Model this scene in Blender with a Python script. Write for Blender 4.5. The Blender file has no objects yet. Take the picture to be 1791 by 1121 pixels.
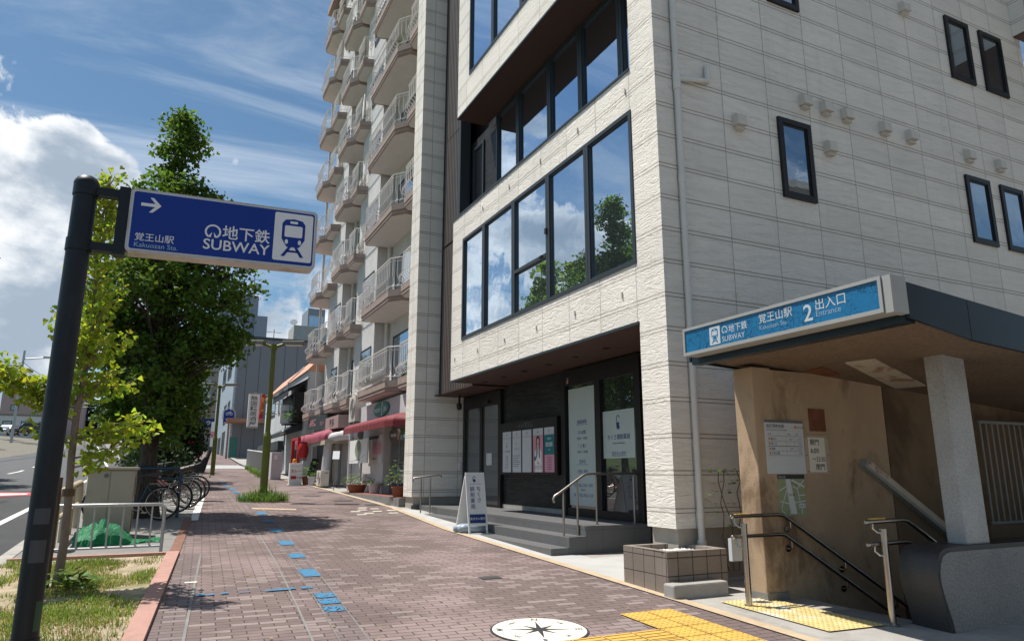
import bpy, bmesh, math, random
from mathutils import Vector, Matrix
import mathutils.noise as mnoise
R = math.radians
rnd = random.Random(7)
SC = bpy.context.scene
COL = SC.collection

# ------------------------------------------------------------------ camera
cam_data = bpy.data.cameras.new("camera")
cam = bpy.data.objects.new("camera", cam_data); COL.objects.link(cam)
cam_data.sensor_width = 36; cam_data.lens = 24.6
cam_data.clip_start = 0.05; cam_data.clip_end = 3000
cam.location = (0, 0, 1.55)
cam.rotation_euler = (R(90 + 12.2385), 0, R(-26.0418))
SC.camera = cam

# ------------------------------------------------------------------ sun, sky, exposure
SUN_EL, SUN_AZ = 66.0, -45.0            # azimuth clockwise from +Y
sd = bpy.data.lights.new("sun", "SUN"); sd.energy = 5.0; sd.angle = R(0.5); sd.color = (1.0, 0.945, 0.87)
sun = bpy.data.objects.new("sun", sd); COL.objects.link(sun)
sun.rotation_euler = (R(90 - SUN_EL), 0, R(-SUN_AZ + 180))
sun.location = (-20, 20, 50)
SC.view_settings.view_transform = 'Standard'; SC.view_settings.look = 'None'
SC.view_settings.gamma = 1.0; SC.view_settings.use_curve_mapping = False
SC.view_settings.exposure = 0.42

def N(nt, kind, **kw):
    n = nt.nodes.new(kind)
    for k, v in kw.items():
        if k == 'ins':
            for a, b in v.items(): n.inputs[a].default_value = b
        else: setattr(n, k, v)
    return n

def build_world():
    w = bpy.data.worlds.new("World"); SC.world = w; w.use_nodes = True
    nt = w.node_tree; nt.nodes.clear(); L = nt.links.new
    out = N(nt, 'ShaderNodeOutputWorld'); bg = N(nt, 'ShaderNodeBackground')
    bg.inputs['Strength'].default_value = 0.074
    sky = N(nt, 'ShaderNodeTexSky'); sky.sky_type = 'NISHITA'; sky.sun_disc = False
    sky.sun_elevation = R(SUN_EL); sky.sun_rotation = R(SUN_AZ)
    sky.air_density = 1.0; sky.dust_density = 0.6; sky.ozone_density = 2.2; sky.altitude = 50
    tc = N(nt, 'ShaderNodeTexCoord')
    D = tc.outputs['Generated']
    sep = N(nt, 'ShaderNodeSeparateXYZ'); L(D, sep.inputs[0])
    def m(op, a, b=None, c=None, clamp=False):
        n = N(nt, 'ShaderNodeMath', operation=op, use_clamp=clamp)
        for i, v in enumerate((a, b, c)):
            if v is None: continue
            if isinstance(v, (int, float)): n.inputs[i].default_value = v
            else: L(v, n.inputs[i])
        return n.outputs[0]
    # a flat cloud deck seen in perspective: direction divided by its height
    zc = m('ADD', m('MAXIMUM', sep.outputs['Z'], 0.0), 0.14)
    px = m('DIVIDE', sep.outputs['X'], zc); py = m('DIVIDE', sep.outputs['Y'], zc)
    cx = N(nt, 'ShaderNodeCombineXYZ'); L(px, cx.inputs[0]); L(py, cx.inputs[1])
    n1 = N(nt, 'ShaderNodeTexNoise', ins={'Scale': 1.15, 'Detail': 9.0, 'Roughness': 0.56, 'Distortion': 0.25})
    mp = N(nt, 'ShaderNodeMapping'); mp.inputs['Location'].default_value = (3.1, 1.7, 0.0)
    L(cx.outputs[0], mp.inputs[0]); L(mp.outputs[0], n1.inputs['Vector'])
    n2 = N(nt, 'ShaderNodeTexNoise', ins={'Scale': 2.1, 'Detail': 8.0, 'Roughness': 0.62, 'Distortion': 0.9})
    mp2 = N(nt, 'ShaderNodeMapping'); mp2.inputs['Rotation'].default_value = (0, 0, R(50)); mp2.inputs['Scale'].default_value = (0.35, 1.5, 1)
    L(cx.outputs[0], mp2.inputs[0]); L(mp2.outputs[0], n2.inputs['Vector'])
    n3 = N(nt, 'ShaderNodeTexNoise', ins={'Scale': 7.5, 'Detail': 11.0, 'Roughness': 0.62, 'Distortion': 0.35})
    L(D, n3.inputs['Vector'])
    # cumulus banks: soft discs of sky directions that raise the coverage
    def disc(v, rad, amp):
        v = Vector(v).normalized()
        dp = N(nt, 'ShaderNodeVectorMath', operation='DOT_PRODUCT'); L(D, dp.inputs[0]); dp.inputs[1].default_value = v
        mr = N(nt, 'ShaderNodeMapRange', interpolation_type='SMOOTHSTEP')
        L(dp.outputs['Value'], mr.inputs['Value'])
        mr.inputs['From Min'].default_value = math.cos(R(rad)); mr.inputs['From Max'].default_value = math.cos(R(rad * 0.25))
        mr.inputs['To Min'].default_value = 0; mr.inputs['To Max'].default_value = amp
        return mr.outputs[0]
    blobs = None
    for v, rad, amp in SKY_BANKS:
        d = disc(v, rad, amp)
        blobs = d if blobs is None else m('ADD', blobs, d)
    cov = m('ADD', m('ADD', m('MULTIPLY', n1.outputs['Fac'], 0.34), m('MULTIPLY', n3.outputs['Fac'], 1.05)), blobs)
    mask = N(nt, 'ShaderNodeMapRange', interpolation_type='SMOOTHSTEP')
    L(cov, mask.inputs['Value'])
    mask.inputs['From Min'].default_value = 0.835; mask.inputs['From Max'].default_value = 0.925
    wis = N(nt, 'ShaderNodeMapRange', interpolation_type='SMOOTHSTEP'); L(n2.outputs['Fac'], wis.inputs['Value'])
    wis.inputs['From Min'].default_value = 0.40; wis.inputs['From Max'].default_value = 0.72; wis.inputs['To Max'].default_value = 0.55
    # cloud brightness: sunlit tops, blue-grey bases
    n4 = N(nt, 'ShaderNodeTexNoise', ins={'Scale': 4.2, 'Detail': 7.0, 'Roughness': 0.55})
    mp4 = N(nt, 'ShaderNodeMapping'); mp4.inputs['Location'].default_value = (0.0, 0.3, -0.04); mp4.inputs['Scale'].default_value = (1, 1, 1.7)
    L(D, mp4.inputs[0]); L(mp4.outputs[0], n4.inputs['Vector'])
    sh = N(nt, 'ShaderNodeMapRange', interpolation_type='SMOOTHSTEP')
    L(m('ADD', n4.outputs['Fac'], m('MULTIPLY', m('SUBTRACT', cov, 0.95), -0.45)), sh.inputs['Value'])
    sh.inputs['From Min'].default_value = 0.36; sh.inputs['From Max'].default_value = 0.58
    ccol = N(nt, 'ShaderNodeMix', data_type='RGBA')
    L(sh.outputs[0], ccol.inputs[0])
    ccol.inputs[6].default_value = (4.0, 4.9, 6.0, 1); ccol.inputs[7].default_value = (11.2, 11.4, 11.6, 1)
    skc = N(nt, 'ShaderNodeMix', data_type='RGBA', blend_type='MULTIPLY'); skc.inputs[0].default_value = 1
    L(sky.outputs[0], skc.inputs[6]); skc.inputs[7].default_value = SKY_TINT
    m1 = N(nt, 'ShaderNodeMix', data_type='RGBA'); L(wis.outputs[0], m1.inputs[0]); L(skc.outputs[2], m1.inputs[6]); m1.inputs[7].default_value = (7.4, 8.2, 9.2, 1)
    m2 = N(nt, 'ShaderNodeMix', data_type='RGBA'); L(mask.outputs[0], m2.inputs[0]); L(m1.outputs[2], m2.inputs[6]); L(ccol.outputs[2], m2.inputs[7])
    L(m2.outputs[2], bg.inputs['Color']); L(bg.outputs[0], out.inputs[0])
SKY_TINT = (0.80, 1.0, 1.02, 1)
SKY_BANKS = [((-0.19, 0.913, 0.36), 7.5, 0.22), ((-0.11, 0.928, 0.335), 5.5, 0.16), ((-0.17, 0.955, 0.25), 11, 0.27), ((-0.12, 0.975, 0.17), 9, 0.16), ((0.115, 0.966, 0.225), 8, 0.20), ((-0.20, 0.868, 0.455), 3.2, 0.16),
             ((0.04, 0.91, 0.41), 2.2, 0.16), ((-0.132, 0.905, 0.402), 2.0, 0.12), ((0.03, 0.88, 0.5), 14, -0.12), ((-0.1, 0.82, 0.56), 12, -0.14), ((0.3, 0.75, 0.6), 18, -0.12),
             ((-0.42, 0.86, 0.29), 11, 0.19), ((-0.485, 0.81, 0.325), 6, 0.14), ((-0.39, 0.81, 0.44), 5, 0.28), ((-0.455, 0.75, 0.48), 4, 0.2), ((-0.54, 0.73, 0.42), 5, -0.2), ((-0.8, 0.1, 0.4), 25, 0.08), ((0.8, -0.5, 0.3), 20, 0.06)]
build_world()

# ------------------------------------------------------------------ ground profile (a street that climbs away from the camera)
def gz_raw(y): return 0.0376 * y if y < 60 else 2.256 + 0.050 * (y - 60)
def gz(y):
    a = math.floor(y / 5.0) * 5.0; t = (y - a) / 5.0
    return gz_raw(a) * (1 - t) + gz_raw(a + 5) * t

# ------------------------------------------------------------------ materials
def newmat(name):
    m = bpy.data.materials.new(name); m.use_nodes = True
    nt = m.node_tree; b = nt.nodes['Principled BSDF']
    return m, nt, b
MATS = {}
def mat(name, col, rough=0.6, metal=0.0, var=0.12, vscale=3.0, bump=0.0, bscale=40.0, spec=0.4, dirt=0.0, dirtcol=(0.12, 0.10, 0.08), dscale=1.5, stretch=(1, 1, 1), coat=0.0):
    if name in MATS: return MATS[name]
    m, nt, b = newmat(name); L = nt.links.new
    b.inputs['Roughness'].default_value = rough; b.inputs['Metallic'].default_value = metal
    b.inputs['Specular IOR Level'].default_value = spec; b.inputs['Coat Weight'].default_value = coat
    tc = N(nt, 'ShaderNodeTexCoord'); mp = N(nt, 'ShaderNodeMapping'); mp.inputs['Scale'].default_value = stretch
    L(tc.outputs['Object'], mp.inputs[0])
    n = N(nt, 'ShaderNodeTexNoise', ins={'Scale': vscale, 'Detail': 6.0, 'Roughness': 0.6}); L(mp.outputs[0], n.inputs['Vector'])
    hv = N(nt, 'ShaderNodeHueSaturation'); hv.inputs['Color'].default_value = (*col, 1)
    mr = N(nt, 'ShaderNodeMapRange'); L(n.outputs['Fac'], mr.inputs[0]); mr.inputs[1].default_value = 0.25; mr.inputs[2].default_value = 0.75
    mr.inputs[3].default_value = 1 - var; mr.inputs[4].default_value = 1 + var
    L(mr.outputs[0], hv.inputs['Value'])
    c = hv.outputs[0]
    if dirt > 0:
        n2 = N(nt, 'ShaderNodeTexNoise', ins={'Scale': dscale, 'Detail': 8.0, 'Roughness': 0.7, 'Distortion': 0.4}); L(mp.outputs[0], n2.inputs['Vector'])
        r2 = N(nt, 'ShaderNodeMapRange', interpolation_type='SMOOTHSTEP'); L(n2.outputs['Fac'], r2.inputs[0])
        r2.inputs[1].default_value = 0.49; r2.inputs[2].default_value = 0.66; r2.inputs[4].default_value = dirt
        mx = N(nt, 'ShaderNodeMix', data_type='RGBA'); L(r2.outputs[0], mx.inputs[0]); L(c, mx.inputs[6]); mx.inputs[7].default_value = (*dirtcol, 1)
        c = mx.outputs[2]
    L(c, b.inputs['Base Color'])
    rr = N(nt, 'ShaderNodeMapRange'); L(n.outputs['Fac'], rr.inputs[0]); rr.inputs[3].default_value = max(0.03, rough - 0.1); rr.inputs[4].default_value = min(1, rough + 0.1)
    L(rr.outputs[0], b.inputs['Roughness'])
    if bump > 0:
        n3 = N(nt, 'ShaderNodeTexNoise', ins={'Scale': bscale, 'Detail': 5.0, 'Roughness': 0.6}); L(mp.outputs[0], n3.inputs['Vector'])
        bp = N(nt, 'ShaderNodeBump'); bp.inputs['Strength'].default_value = bump; bp.inputs['Distance'].default_value = 0.02
        L(n3.outputs['Fac'], bp.inputs['Height']); L(bp.outputs[0], b.inputs['Normal'])
    MATS[name] = m
    return m

def grid_coords(nt, L):
    """u along the wall (y on street-facing faces, x on the others), v = z, from object coordinates"""
    tc = N(nt, 'ShaderNodeTexCoord'); s = N(nt, 'ShaderNodeSeparateXYZ'); L(tc.outputs['Object'], s.inputs[0])
    g = N(nt, 'ShaderNodeNewGeometry'); sn = N(nt, 'ShaderNodeSeparateXYZ'); L(g.outputs['True Normal'], sn.inputs[0])
    ab = N(nt, 'ShaderNodeMath', operation='ABSOLUTE'); L(sn.outputs[0], ab.inputs[0])
    gt = N(nt, 'ShaderNodeMath', operation='GREATER_THAN'); L(ab.outputs[0], gt.inputs[0]); gt.inputs[1].default_value = 0.6
    mx = N(nt, 'ShaderNodeMix', data_type='FLOAT'); L(gt.outputs[0], mx.inputs[0]); L(s.outputs[0], mx.inputs[2]); L(s.outputs[1], mx.inputs[3])
    return tc, mx.outputs[0], s.outputs[2], gt.outputs[0]

def siding_mat(name, col, rough_bump=1.0):
    m, nt, b = newmat(name); L = nt.links.new
    tc, u, v, isf = grid_coords(nt, L)
    def M(op, a, bb=None, clamp=False):
        n = N(nt, 'ShaderNodeMath', operation=op, use_clamp=clamp)
        for i, q in enumerate((a, bb)):
            if q is None: continue
            if isinstance(q, (int, float)): n.inputs[i].default_value = q
            else: L(q, n.inputs[i])
        return n.outputs[0]
    def line(coord, period, off, width):
        f = M('FRACT', M('ADD', M('DIVIDE', M('ADD', coord, off), period), 50.0))
        d = M('ABSOLUTE', M('SUBTRACT', f, 0.5))
        return M('LESS_THAN', d, width / period / 2)
    H = 0.455
    g1 = line(v, H, H / 2, 0.012); g2 = line(v, H, H / 2 - 0.052, 0.012)
    grooves = M('MAXIMUM', g1, g2)
    j = line(u, 0.91, 0.455 + 0.30, 0.012)
    pu, pv = M('FLOOR', M('DIVIDE', M('ADD', u, 0.30), 0.91)), M('FLOOR', M('DIVIDE', v, H))
    pc_ = N(nt, 'ShaderNodeCombineXYZ'); L(pu, pc_.inputs[0]); L(pv, pc_.inputs[1]); wn = N(nt, 'ShaderNodeTexWhiteNoise', noise_dimensions='3D'); L(pc_.outputs[0], wn.inputs['Vector']); pan = wn.outputs['Value']
    cu = N(nt, 'ShaderNodeCombineXYZ'); L(M('ADD', M('MULTIPLY', u, 2.6), M('MULTIPLY', pan, 37.0)), cu.inputs[0]); L(M('MULTIPLY', v, 11.0), cu.inputs[1]); L(M('MULTIPLY', pan, 11.0), cu.inputs[2])
    # chiselled stone face: two octaves of ragged ledges
    rot = N(nt, 'ShaderNodeVectorRotate', rotation_type='Z_AXIS'); rot.inputs['Angle'].default_value = R(9); L(cu.outputs[0], rot.inputs['Vector'])
    n1 = N(nt, 'ShaderNodeTexNoise', ins={'Scale': 1.0, 'Detail': 7.0, 'Roughness': 0.62, 'Distortion': 1.3}); L(rot.outputs[0], n1.inputs['Vector'])
    n2 = N(nt, 'ShaderNodeTexNoise', ins={'Scale': 3.6, 'Detail': 5.0, 'Roughness': 0.6, 'Distortion': 2.2}); L(rot.outputs[0], n2.inputs['Vector'])
    led = M('ADD', M('PINGPONG', M('MULTIPLY', n1.outputs['Fac'], 3.0), 0.5), M('MULTIPLY', n2.outputs['Fac'], 0.45))
    inb = M('SUBTRACT', 1.0, M('MAXIMUM', grooves, j))
    hgt = M('ADD', M('MULTIPLY', M('MULTIPLY', led, inb), 0.55), M('MULTIPLY', inb, 0.9))
    bp = N(nt, 'ShaderNodeBump'); bp.inputs['Strength'].default_value = rough_bump; bp.inputs['Distance'].default_value = 0.026
    L(hgt, bp.inputs['Height']); L(bp.outputs[0], b.inputs['Normal'])
    n3 = N(nt, 'ShaderNodeTexNoise', ins={'Scale': 0.7, 'Detail': 8.0, 'Roughness': 0.7}); L(tc.outputs['Object'], n3.inputs['Vector'])
    mr = N(nt, 'ShaderNodeMapRange'); L(n3.outputs['Fac'], mr.inputs[0]); mr.inputs[1].default_value = 0.3; mr.inputs[2].default_value = 0.7; mr.inputs[3].default_value = 0.93; mr.inputs[4].default_value = 1.05
    ns_ = N(nt, 'ShaderNodeTexNoise', ins={'Scale': 1.0, 'Detail': 5.0, 'Roughness': 0.6}); cs_ = N(nt, 'ShaderNodeCombineXYZ'); L(M('MULTIPLY', u, 3.5), cs_.inputs[0]); L(M('MULTIPLY', v, 0.22), cs_.inputs[1]); L(cs_.outputs[0], ns_.inputs['Vector'])
    rs_ = N(nt, 'ShaderNodeMapRange', interpolation_type='SMOOTHSTEP'); L(ns_.outputs['Fac'], rs_.inputs[0]); rs_.inputs[1].default_value = 0.52; rs_.inputs[2].default_value = 0.74; rs_.inputs[3].default_value = 1.0; rs_.inputs[4].default_value = 0.93
    hv = N(nt, 'ShaderNodeHueSaturation'); hv.inputs['Color'].default_value = (*col, 1); L(M('MULTIPLY', M('MULTIPLY', mr.outputs[0], rs_.outputs[0]), M('ADD', 0.955, M('MULTIPLY', pan, 0.09))), hv.inputs['Value'])
    mx = N(nt, 'ShaderNodeMix', data_type='RGBA'); L(M('MULTIPLY', grooves, 0.75), mx.inputs[0]); L(hv.outputs[0], mx.inputs[6]); mx.inputs[7].default_value = (0.20, 0.155, 0.11, 1)
    mj = N(nt, 'ShaderNodeMix', data_type='RGBA'); L(M('MULTIPLY', j, 0.85), mj.inputs[0]); L(mx.outputs[2], mj.inputs[6]); mj.inputs[7].default_value = (0.27, 0.28, 0.29, 1)
    # narrow cracks in the ledges keep dirt
    cr = N(nt, 'ShaderNodeMapRange', interpolation_type='SMOOTHSTEP'); L(n2.outputs['Fac'], cr.inputs[0]); cr.inputs[1].default_value = 0.36; cr.inputs[2].default_value = 0.28; cr.inputs[4].default_value = 0.35
    mc = N(nt, 'ShaderNodeMix', data_type='RGBA'); L(cr.outputs[0], mc.inputs[0]); L(mj.outputs[2], mc.inputs[6]); mc.inputs[7].default_value = (0.30, 0.27, 0.24, 1)
    L(mc.outputs[2], b.inputs['Base Color'])
    b.inputs['Roughness'].default_value = 0.75; b.inputs['Specular IOR Level'].default_value = 0.25
    MATS[name] = m; return m

def brick_mat(name, c1, c2, cm, bw, bh, mortar=0.01, rough=0.8, bump=0.5, var=0.2, plane='wall', off=0.5, bias=0.0, patches=None, mott=0.0):
    m, nt, b = newmat(name); L = nt.links.new
    if plane == 'wall':
        tc, u, v, isf = grid_coords(nt, L); c = N(nt, 'ShaderNodeCombineXYZ'); L(u, c.inputs[0]); L(v, c.inputs[1]); vec = c.outputs[0]
    else:
        tc = N(nt, 'ShaderNodeTexCoord'); mp = N(nt, 'ShaderNodeMapping'); mp.inputs['Rotation'].default_value = (0, 0, plane); L(tc.outputs['Object'], mp.inputs[0]); vec = mp.outputs[0]
    br = N(nt, 'ShaderNodeTexBrick'); br.offset = off; br.inputs['Scale'].default_value = 1.0
    br.inputs['Brick Width'].default_value = bw; br.inputs['Row Height'].default_value = bh; br.inputs['Mortar Size'].default_value = mortar
    br.inputs['Mortar Smooth'].default_value = 0.15; br.inputs['Bias'].default_value = bias
    br.inputs['Color1'].default_value = (*c1, 1); br.inputs['Color2'].default_value = (*c2, 1); br.inputs['Mortar'].default_value = (*cm, 1)
    L(vec, br.inputs['Vector'])
    n = N(nt, 'ShaderNodeTexNoise', ins={'Scale': 60.0, 'Detail': 5.0, 'Roughness': 0.75}); L(tc.outputs['Object'], n.inputs['Vector'])
    n0 = N(nt, 'ShaderNodeTexNoise', ins={'Scale': 0.9, 'Detail': 6.0, 'Roughness': 0.6}); L(tc.outputs['Object'], n0.inputs['Vector'])
    ad = N(nt, 'ShaderNodeMath', operation='ADD'); L(n.outputs['Fac'], ad.inputs[0]); L(n0.outputs['Fac'], ad.inputs[1])
    mr = N(nt, 'ShaderNodeMapRange'); L(ad.outputs[0], mr.inputs[0]); mr.inputs[1].default_value = 0.65; mr.inputs[2].default_value = 1.35; mr.inputs[3].default_value = 1 - var; mr.inputs[4].default_value = 1 + var
    src = br.outputs['Color']
    if patches:      # some pavers are a paler batch: pick them brick by brick, more of them in some areas
        b2 = N(nt, 'ShaderNodeTexBrick'); b2.offset = off; b2.inputs['Scale'].default_value = 1.0
        for k_, v_ in (('Brick Width', bw), ('Row Height', bh), ('Mortar Size', mortar), ('Mortar Smooth', 0.15), ('Bias', 0.0)): b2.inputs[k_].default_value = v_
        b2.inputs['Color1'].default_value = (0, 0, 0, 1); b2.inputs['Color2'].default_value = (1, 1, 1, 1); b2.inputs['Mortar'].default_value = (0, 0, 0, 1); L(vec, b2.inputs['Vector'])
        nq = N(nt, 'ShaderNodeTexNoise', ins={'Scale': 0.8, 'Detail': 3.0}); L(tc.outputs['Object'], nq.inputs['Vector'])
        aq = N(nt, 'ShaderNodeMath', operation='MULTIPLY_ADD'); L(nq.outputs['Fac'], aq.inputs[0]); aq.inputs[1].default_value = 0.9; L(b2.outputs['Color'], aq.inputs[2])
        rq = N(nt, 'ShaderNodeMapRange'); L(aq.outputs[0], rq.inputs[0]); rq.inputs[1].default_value = 1.19; rq.inputs[2].default_value = 1.27
        mq = N(nt, 'ShaderNodeMix', data_type='RGBA'); L(rq.outputs[0], mq.inputs[0]); L(br.outputs['Color'], mq.inputs[6]); mq.inputs[7].default_value = (c2[0] * 1.18, c2[1] * 1.18, c2[2] * 1.18, 1); src = mq.outputs[2]
    hv = N(nt, 'ShaderNodeHueSaturation'); L(src, hv.inputs['Color']); L(mr.outputs[0], hv.inputs['Value'])
    colout = hv.outputs[0]
    if patches:
        n5 = N(nt, 'ShaderNodeTexNoise', ins={'Scale': 0.55, 'Detail': 5.0, 'Roughness': 0.55, 'Distortion': 0.3}); L(tc.outputs['Object'], n5.inputs['Vector'])
        r5 = N(nt, 'ShaderNodeMapRange', interpolation_type='SMOOTHSTEP'); L(n5.outputs['Fac'], r5.inputs[0]); r5.inputs[1].default_value = 0.47; r5.inputs[2].default_value = 0.66; r5.inputs[4].default_value = 0.8
        mm = N(nt, 'ShaderNodeMath', operation='MULTIPLY'); L(r5.outputs[0], mm.inputs[0])
        iv = N(nt, 'ShaderNodeMath', operation='SUBTRACT'); iv.inputs[0].default_value = 1.0; L(br.outputs['Fac'], iv.inputs[1]); L(iv.outputs[0], mm.inputs[1])
        mx = N(nt, 'ShaderNodeMix', data_type='RGBA'); L(mm.outputs[0], mx.inputs[0]); L(colout, mx.inputs[6]); mx.inputs[7].default_value = (*patches, 1); colout = mx.outputs[2]
        # gum, drips and grime
        n6 = N(nt, 'ShaderNodeTexNoise', ins={'Scale': 2.3, 'Detail': 9.0, 'Roughness': 0.75, 'Distortion': 0.8}); L(tc.outputs['Object'], n6.inputs['Vector'])
        r6 = N(nt, 'ShaderNodeMapRange', interpolation_type='SMOOTHSTEP'); L(n6.outputs['Fac'], r6.inputs[0]); r6.inputs[1].default_value = 0.54; r6.inputs[2].default_value = 0.72; r6.inputs[4].default_value = 0.35
        m6 = N(nt, 'ShaderNodeMix', data_type='RGBA'); L(r6.outputs[0], m6.inputs[0]); L(colout, m6.inputs[6]); m6.inputs[7].default_value = (0.065, 0.052, 0.05, 1); colout = m6.outputs[2]
    L(colout, b.inputs['Base Color'])
    hs = N(nt, 'ShaderNodeMath', operation='MULTIPLY_ADD'); L(br.outputs['Fac'], hs.inputs[0]); hs.inputs[1].default_value = -1.0; 
    h2 = N(nt, 'ShaderNodeMath', operation='MULTIPLY'); L(n.outputs['Fac'], h2.inputs[0]); h2.inputs[1].default_value = 0.5; L(h2.outputs[0], hs.inputs[2])
    bp = N(nt, 'ShaderNodeBump'); bp.inputs['Strength'].default_value = bump; bp.inputs['Distance'].default_value = 0.006
    L(hs.outputs[0], bp.inputs['Height']); L(bp.outputs[0], b.inputs['Normal'])
    b.inputs['Roughness'].default_value = rough; b.inputs['Specular IOR Level'].default_value = 0.3
    MATS[name] = m; return m

def glass_mat(name, base=(0.015, 0.018, 0.02), mirror=0.5, tint=(0.75, 0.86, 0.95), wobble=0.02, hatch=False, rough=0.0):
    """coated window glass over a dark room: a mirror layer over a dark base"""
    m, nt, b = newmat(name); L = nt.links.new
    b.inputs['Base Color'].default_value = (*base, 1); b.inputs['Roughness'].default_value = 0.25; b.inputs['Specular IOR Level'].default_value = 0.3
    gl = N(nt, 'ShaderNodeBsdfGlossy'); gl.inputs['Color'].default_value = (*tint, 1); gl.inputs['Roughness'].default_value = rough
    lw = N(nt, 'ShaderNodeFresnel'); lw.inputs['IOR'].default_value = 1.9
    ad = N(nt, 'ShaderNodeMath', operation='MULTIPLY_ADD', use_clamp=True); L(lw.outputs[0], ad.inputs[0]); ad.inputs[1].default_value = 0.8; ad.inputs[2].default_value = mirror
    mx = N(nt, 'ShaderNodeMixShader'); L(ad.outputs[0], mx.inputs[0]); L(b.outputs[0], mx.inputs[1]); L(gl.outputs[0], mx.inputs[2])
    tc = N(nt, 'ShaderNodeTexCoord')
    n = N(nt, 'ShaderNodeTexNoise', ins={'Scale': 1.3, 'Detail': 2.0}); L(tc.outputs['Object'], n.inputs['Vector'])
    hgt = n.outputs['Fac']
    bp = N(nt, 'ShaderNodeBump'); bp.inputs['Strength'].default_value = wobble; bp.inputs['Distance'].default_value = 0.1
    L(hgt, bp.inputs['Height']); L(bp.outputs[0], gl.inputs['Normal'])
    if hatch:   # wired safety glass: fine diagonal wires
        s = N(nt, 'ShaderNodeSeparateXYZ'); L(tc.outputs['Object'], s.inputs[0])
        a = N(nt, 'ShaderNodeMath', operation='ADD'); L(s.outputs[1], a.inputs[0]); L(s.outputs[2], a.inputs[1])
        k = N(nt, 'ShaderNodeMath', operation='MULTIPLY'); L(a.outputs[0], k.inputs[0]); k.inputs[1].default_value = 1 / 0.045
        f = N(nt, 'ShaderNodeMath', operation='FRACT'); L(k.outputs[0], f.inputs[0])
        lt = N(nt, 'ShaderNodeMath', operation='LESS_THAN'); L(f.outputs[0], lt.inputs[0]); lt.inputs[1].default_value = 0.28
        d2 = N(nt, 'ShaderNodeBsdfDiffuse'); d2.inputs['Color'].default_value = (0.12, 0.15, 0.17, 1)
        q = N(nt, 'ShaderNodeMath', operation='MULTIPLY'); L(lt.outputs[0], q.inputs[0]); q.inputs[1].default_value = 0.32
        m2 = N(nt, 'ShaderNodeMixShader'); L(q.outputs[0], m2.inputs[0]); L(mx.outputs[0], m2.inputs[1]); L(d2.outputs[0], m2.inputs[2]); mx = m2
    L(mx.outputs[0], nt.nodes['Material Output'].inputs[0])
    MATS[name] = m; return m

def leaf_mat(name, col, trans=0.45, hue_var=0.03, val_var=0.35):
    m, nt, b = newmat(name); L = nt.links.new
    g = N(nt, 'ShaderNodeNewGeometry')
    hv = N(nt, 'ShaderNodeHueSaturation'); hv.inputs['Color'].default_value = (*col, 1)
    mr = N(nt, 'ShaderNodeMapRange'); L(g.outputs['Random Per Island'], mr.inputs[0]); mr.inputs[3].default_value = 1 - val_var; mr.inputs[4].default_value = 1 + val_var
    ml = N(nt, 'ShaderNodeMath', operation='MULTIPLY'); L(g.outputs['Random Per Island'], ml.inputs[0]); ml.inputs[1].default_value = 7.31
    fr = N(nt, 'ShaderNodeMath', operation='FRACT'); L(ml.outputs[0], fr.inputs[0])
    mh = N(nt, 'ShaderNodeMapRange'); L(fr.outputs[0], mh.inputs[0]); mh.inputs[3].default_value = 0.5 - hue_var; mh.inputs[4].default_value = 0.5 + hue_var
    L(mh.outputs[0], hv.inputs['Hue'])
    tcl = N(nt, 'ShaderNodeTexCoord'); nl_ = N(nt, 'ShaderNodeTexNoise', ins={'Scale': 1.3, 'Detail': 3.0}); L(tcl.outputs['Object'], nl_.inputs['Vector'])
    ml_ = N(nt, 'ShaderNodeMapRange'); L(nl_.outputs['Fac'], ml_.inputs[0]); ml_.inputs[1].default_value = 0.3; ml_.inputs[2].default_value = 0.7; ml_.inputs[3].default_value = 0.72; ml_.inputs[4].default_value = 1.25
    mv_ = N(nt, 'ShaderNodeMath', operation='MULTIPLY'); L(mr.outputs[0], mv_.inputs[0]); L(ml_.outputs[0], mv_.inputs[1]); L(mv_.outputs[0], hv.inputs['Value'])
    L(hv.outputs[0], b.inputs['Base Color']); b.inputs['Roughness'].default_value = 0.55; b.inputs['Specular IOR Level'].default_value = 0.25
    tr = N(nt, 'ShaderNodeBsdfTranslucent'); h2 = N(nt, 'ShaderNodeHueSaturation'); L(hv.outputs[0], h2.inputs['Color']); h2.inputs['Hue'].default_value = 0.49; h2.inputs['Value'].default_value = 1.5; h2.inputs['Saturation'].default_value = 1.1
    L(h2.outputs[0], tr.inputs['Color'])
    mx = N(nt, 'ShaderNodeMixShader'); mx.inputs[0].default_value = trans; L(b.outputs[0], mx.inputs[1]); L(tr.outputs[0], mx.inputs[2])
    L(mx.outputs[0], nt.nodes['Material Output'].inputs[0])
    MATS[name] = m; return m

# ------------------------------------------------------------------ mesh builder
class Frame:
    """a local frame: u to the right as one faces the surface, v up, n towards the viewer"""
    def __init__(s, o, u, v, n): s.o, s.u, s.v, s.n = Vector(o), Vector(u), Vector(v), Vector(n)
    def p(s, a, b, c=0.0): return s.o + s.u * a + s.v * b + s.n * c
def street(x, y=0.0, z=0.0): return Frame((x, y, z), (0, -1, 0), (0, 0, 1), (-1, 0, 0))     # faces the street (-x); u = -y
def near(y, x=0.0, z=0.0): return Frame((x, y, z), (1, 0, 0), (0, 0, 1), (0, -1, 0))        # faces the near side (-y); u = x

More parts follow.
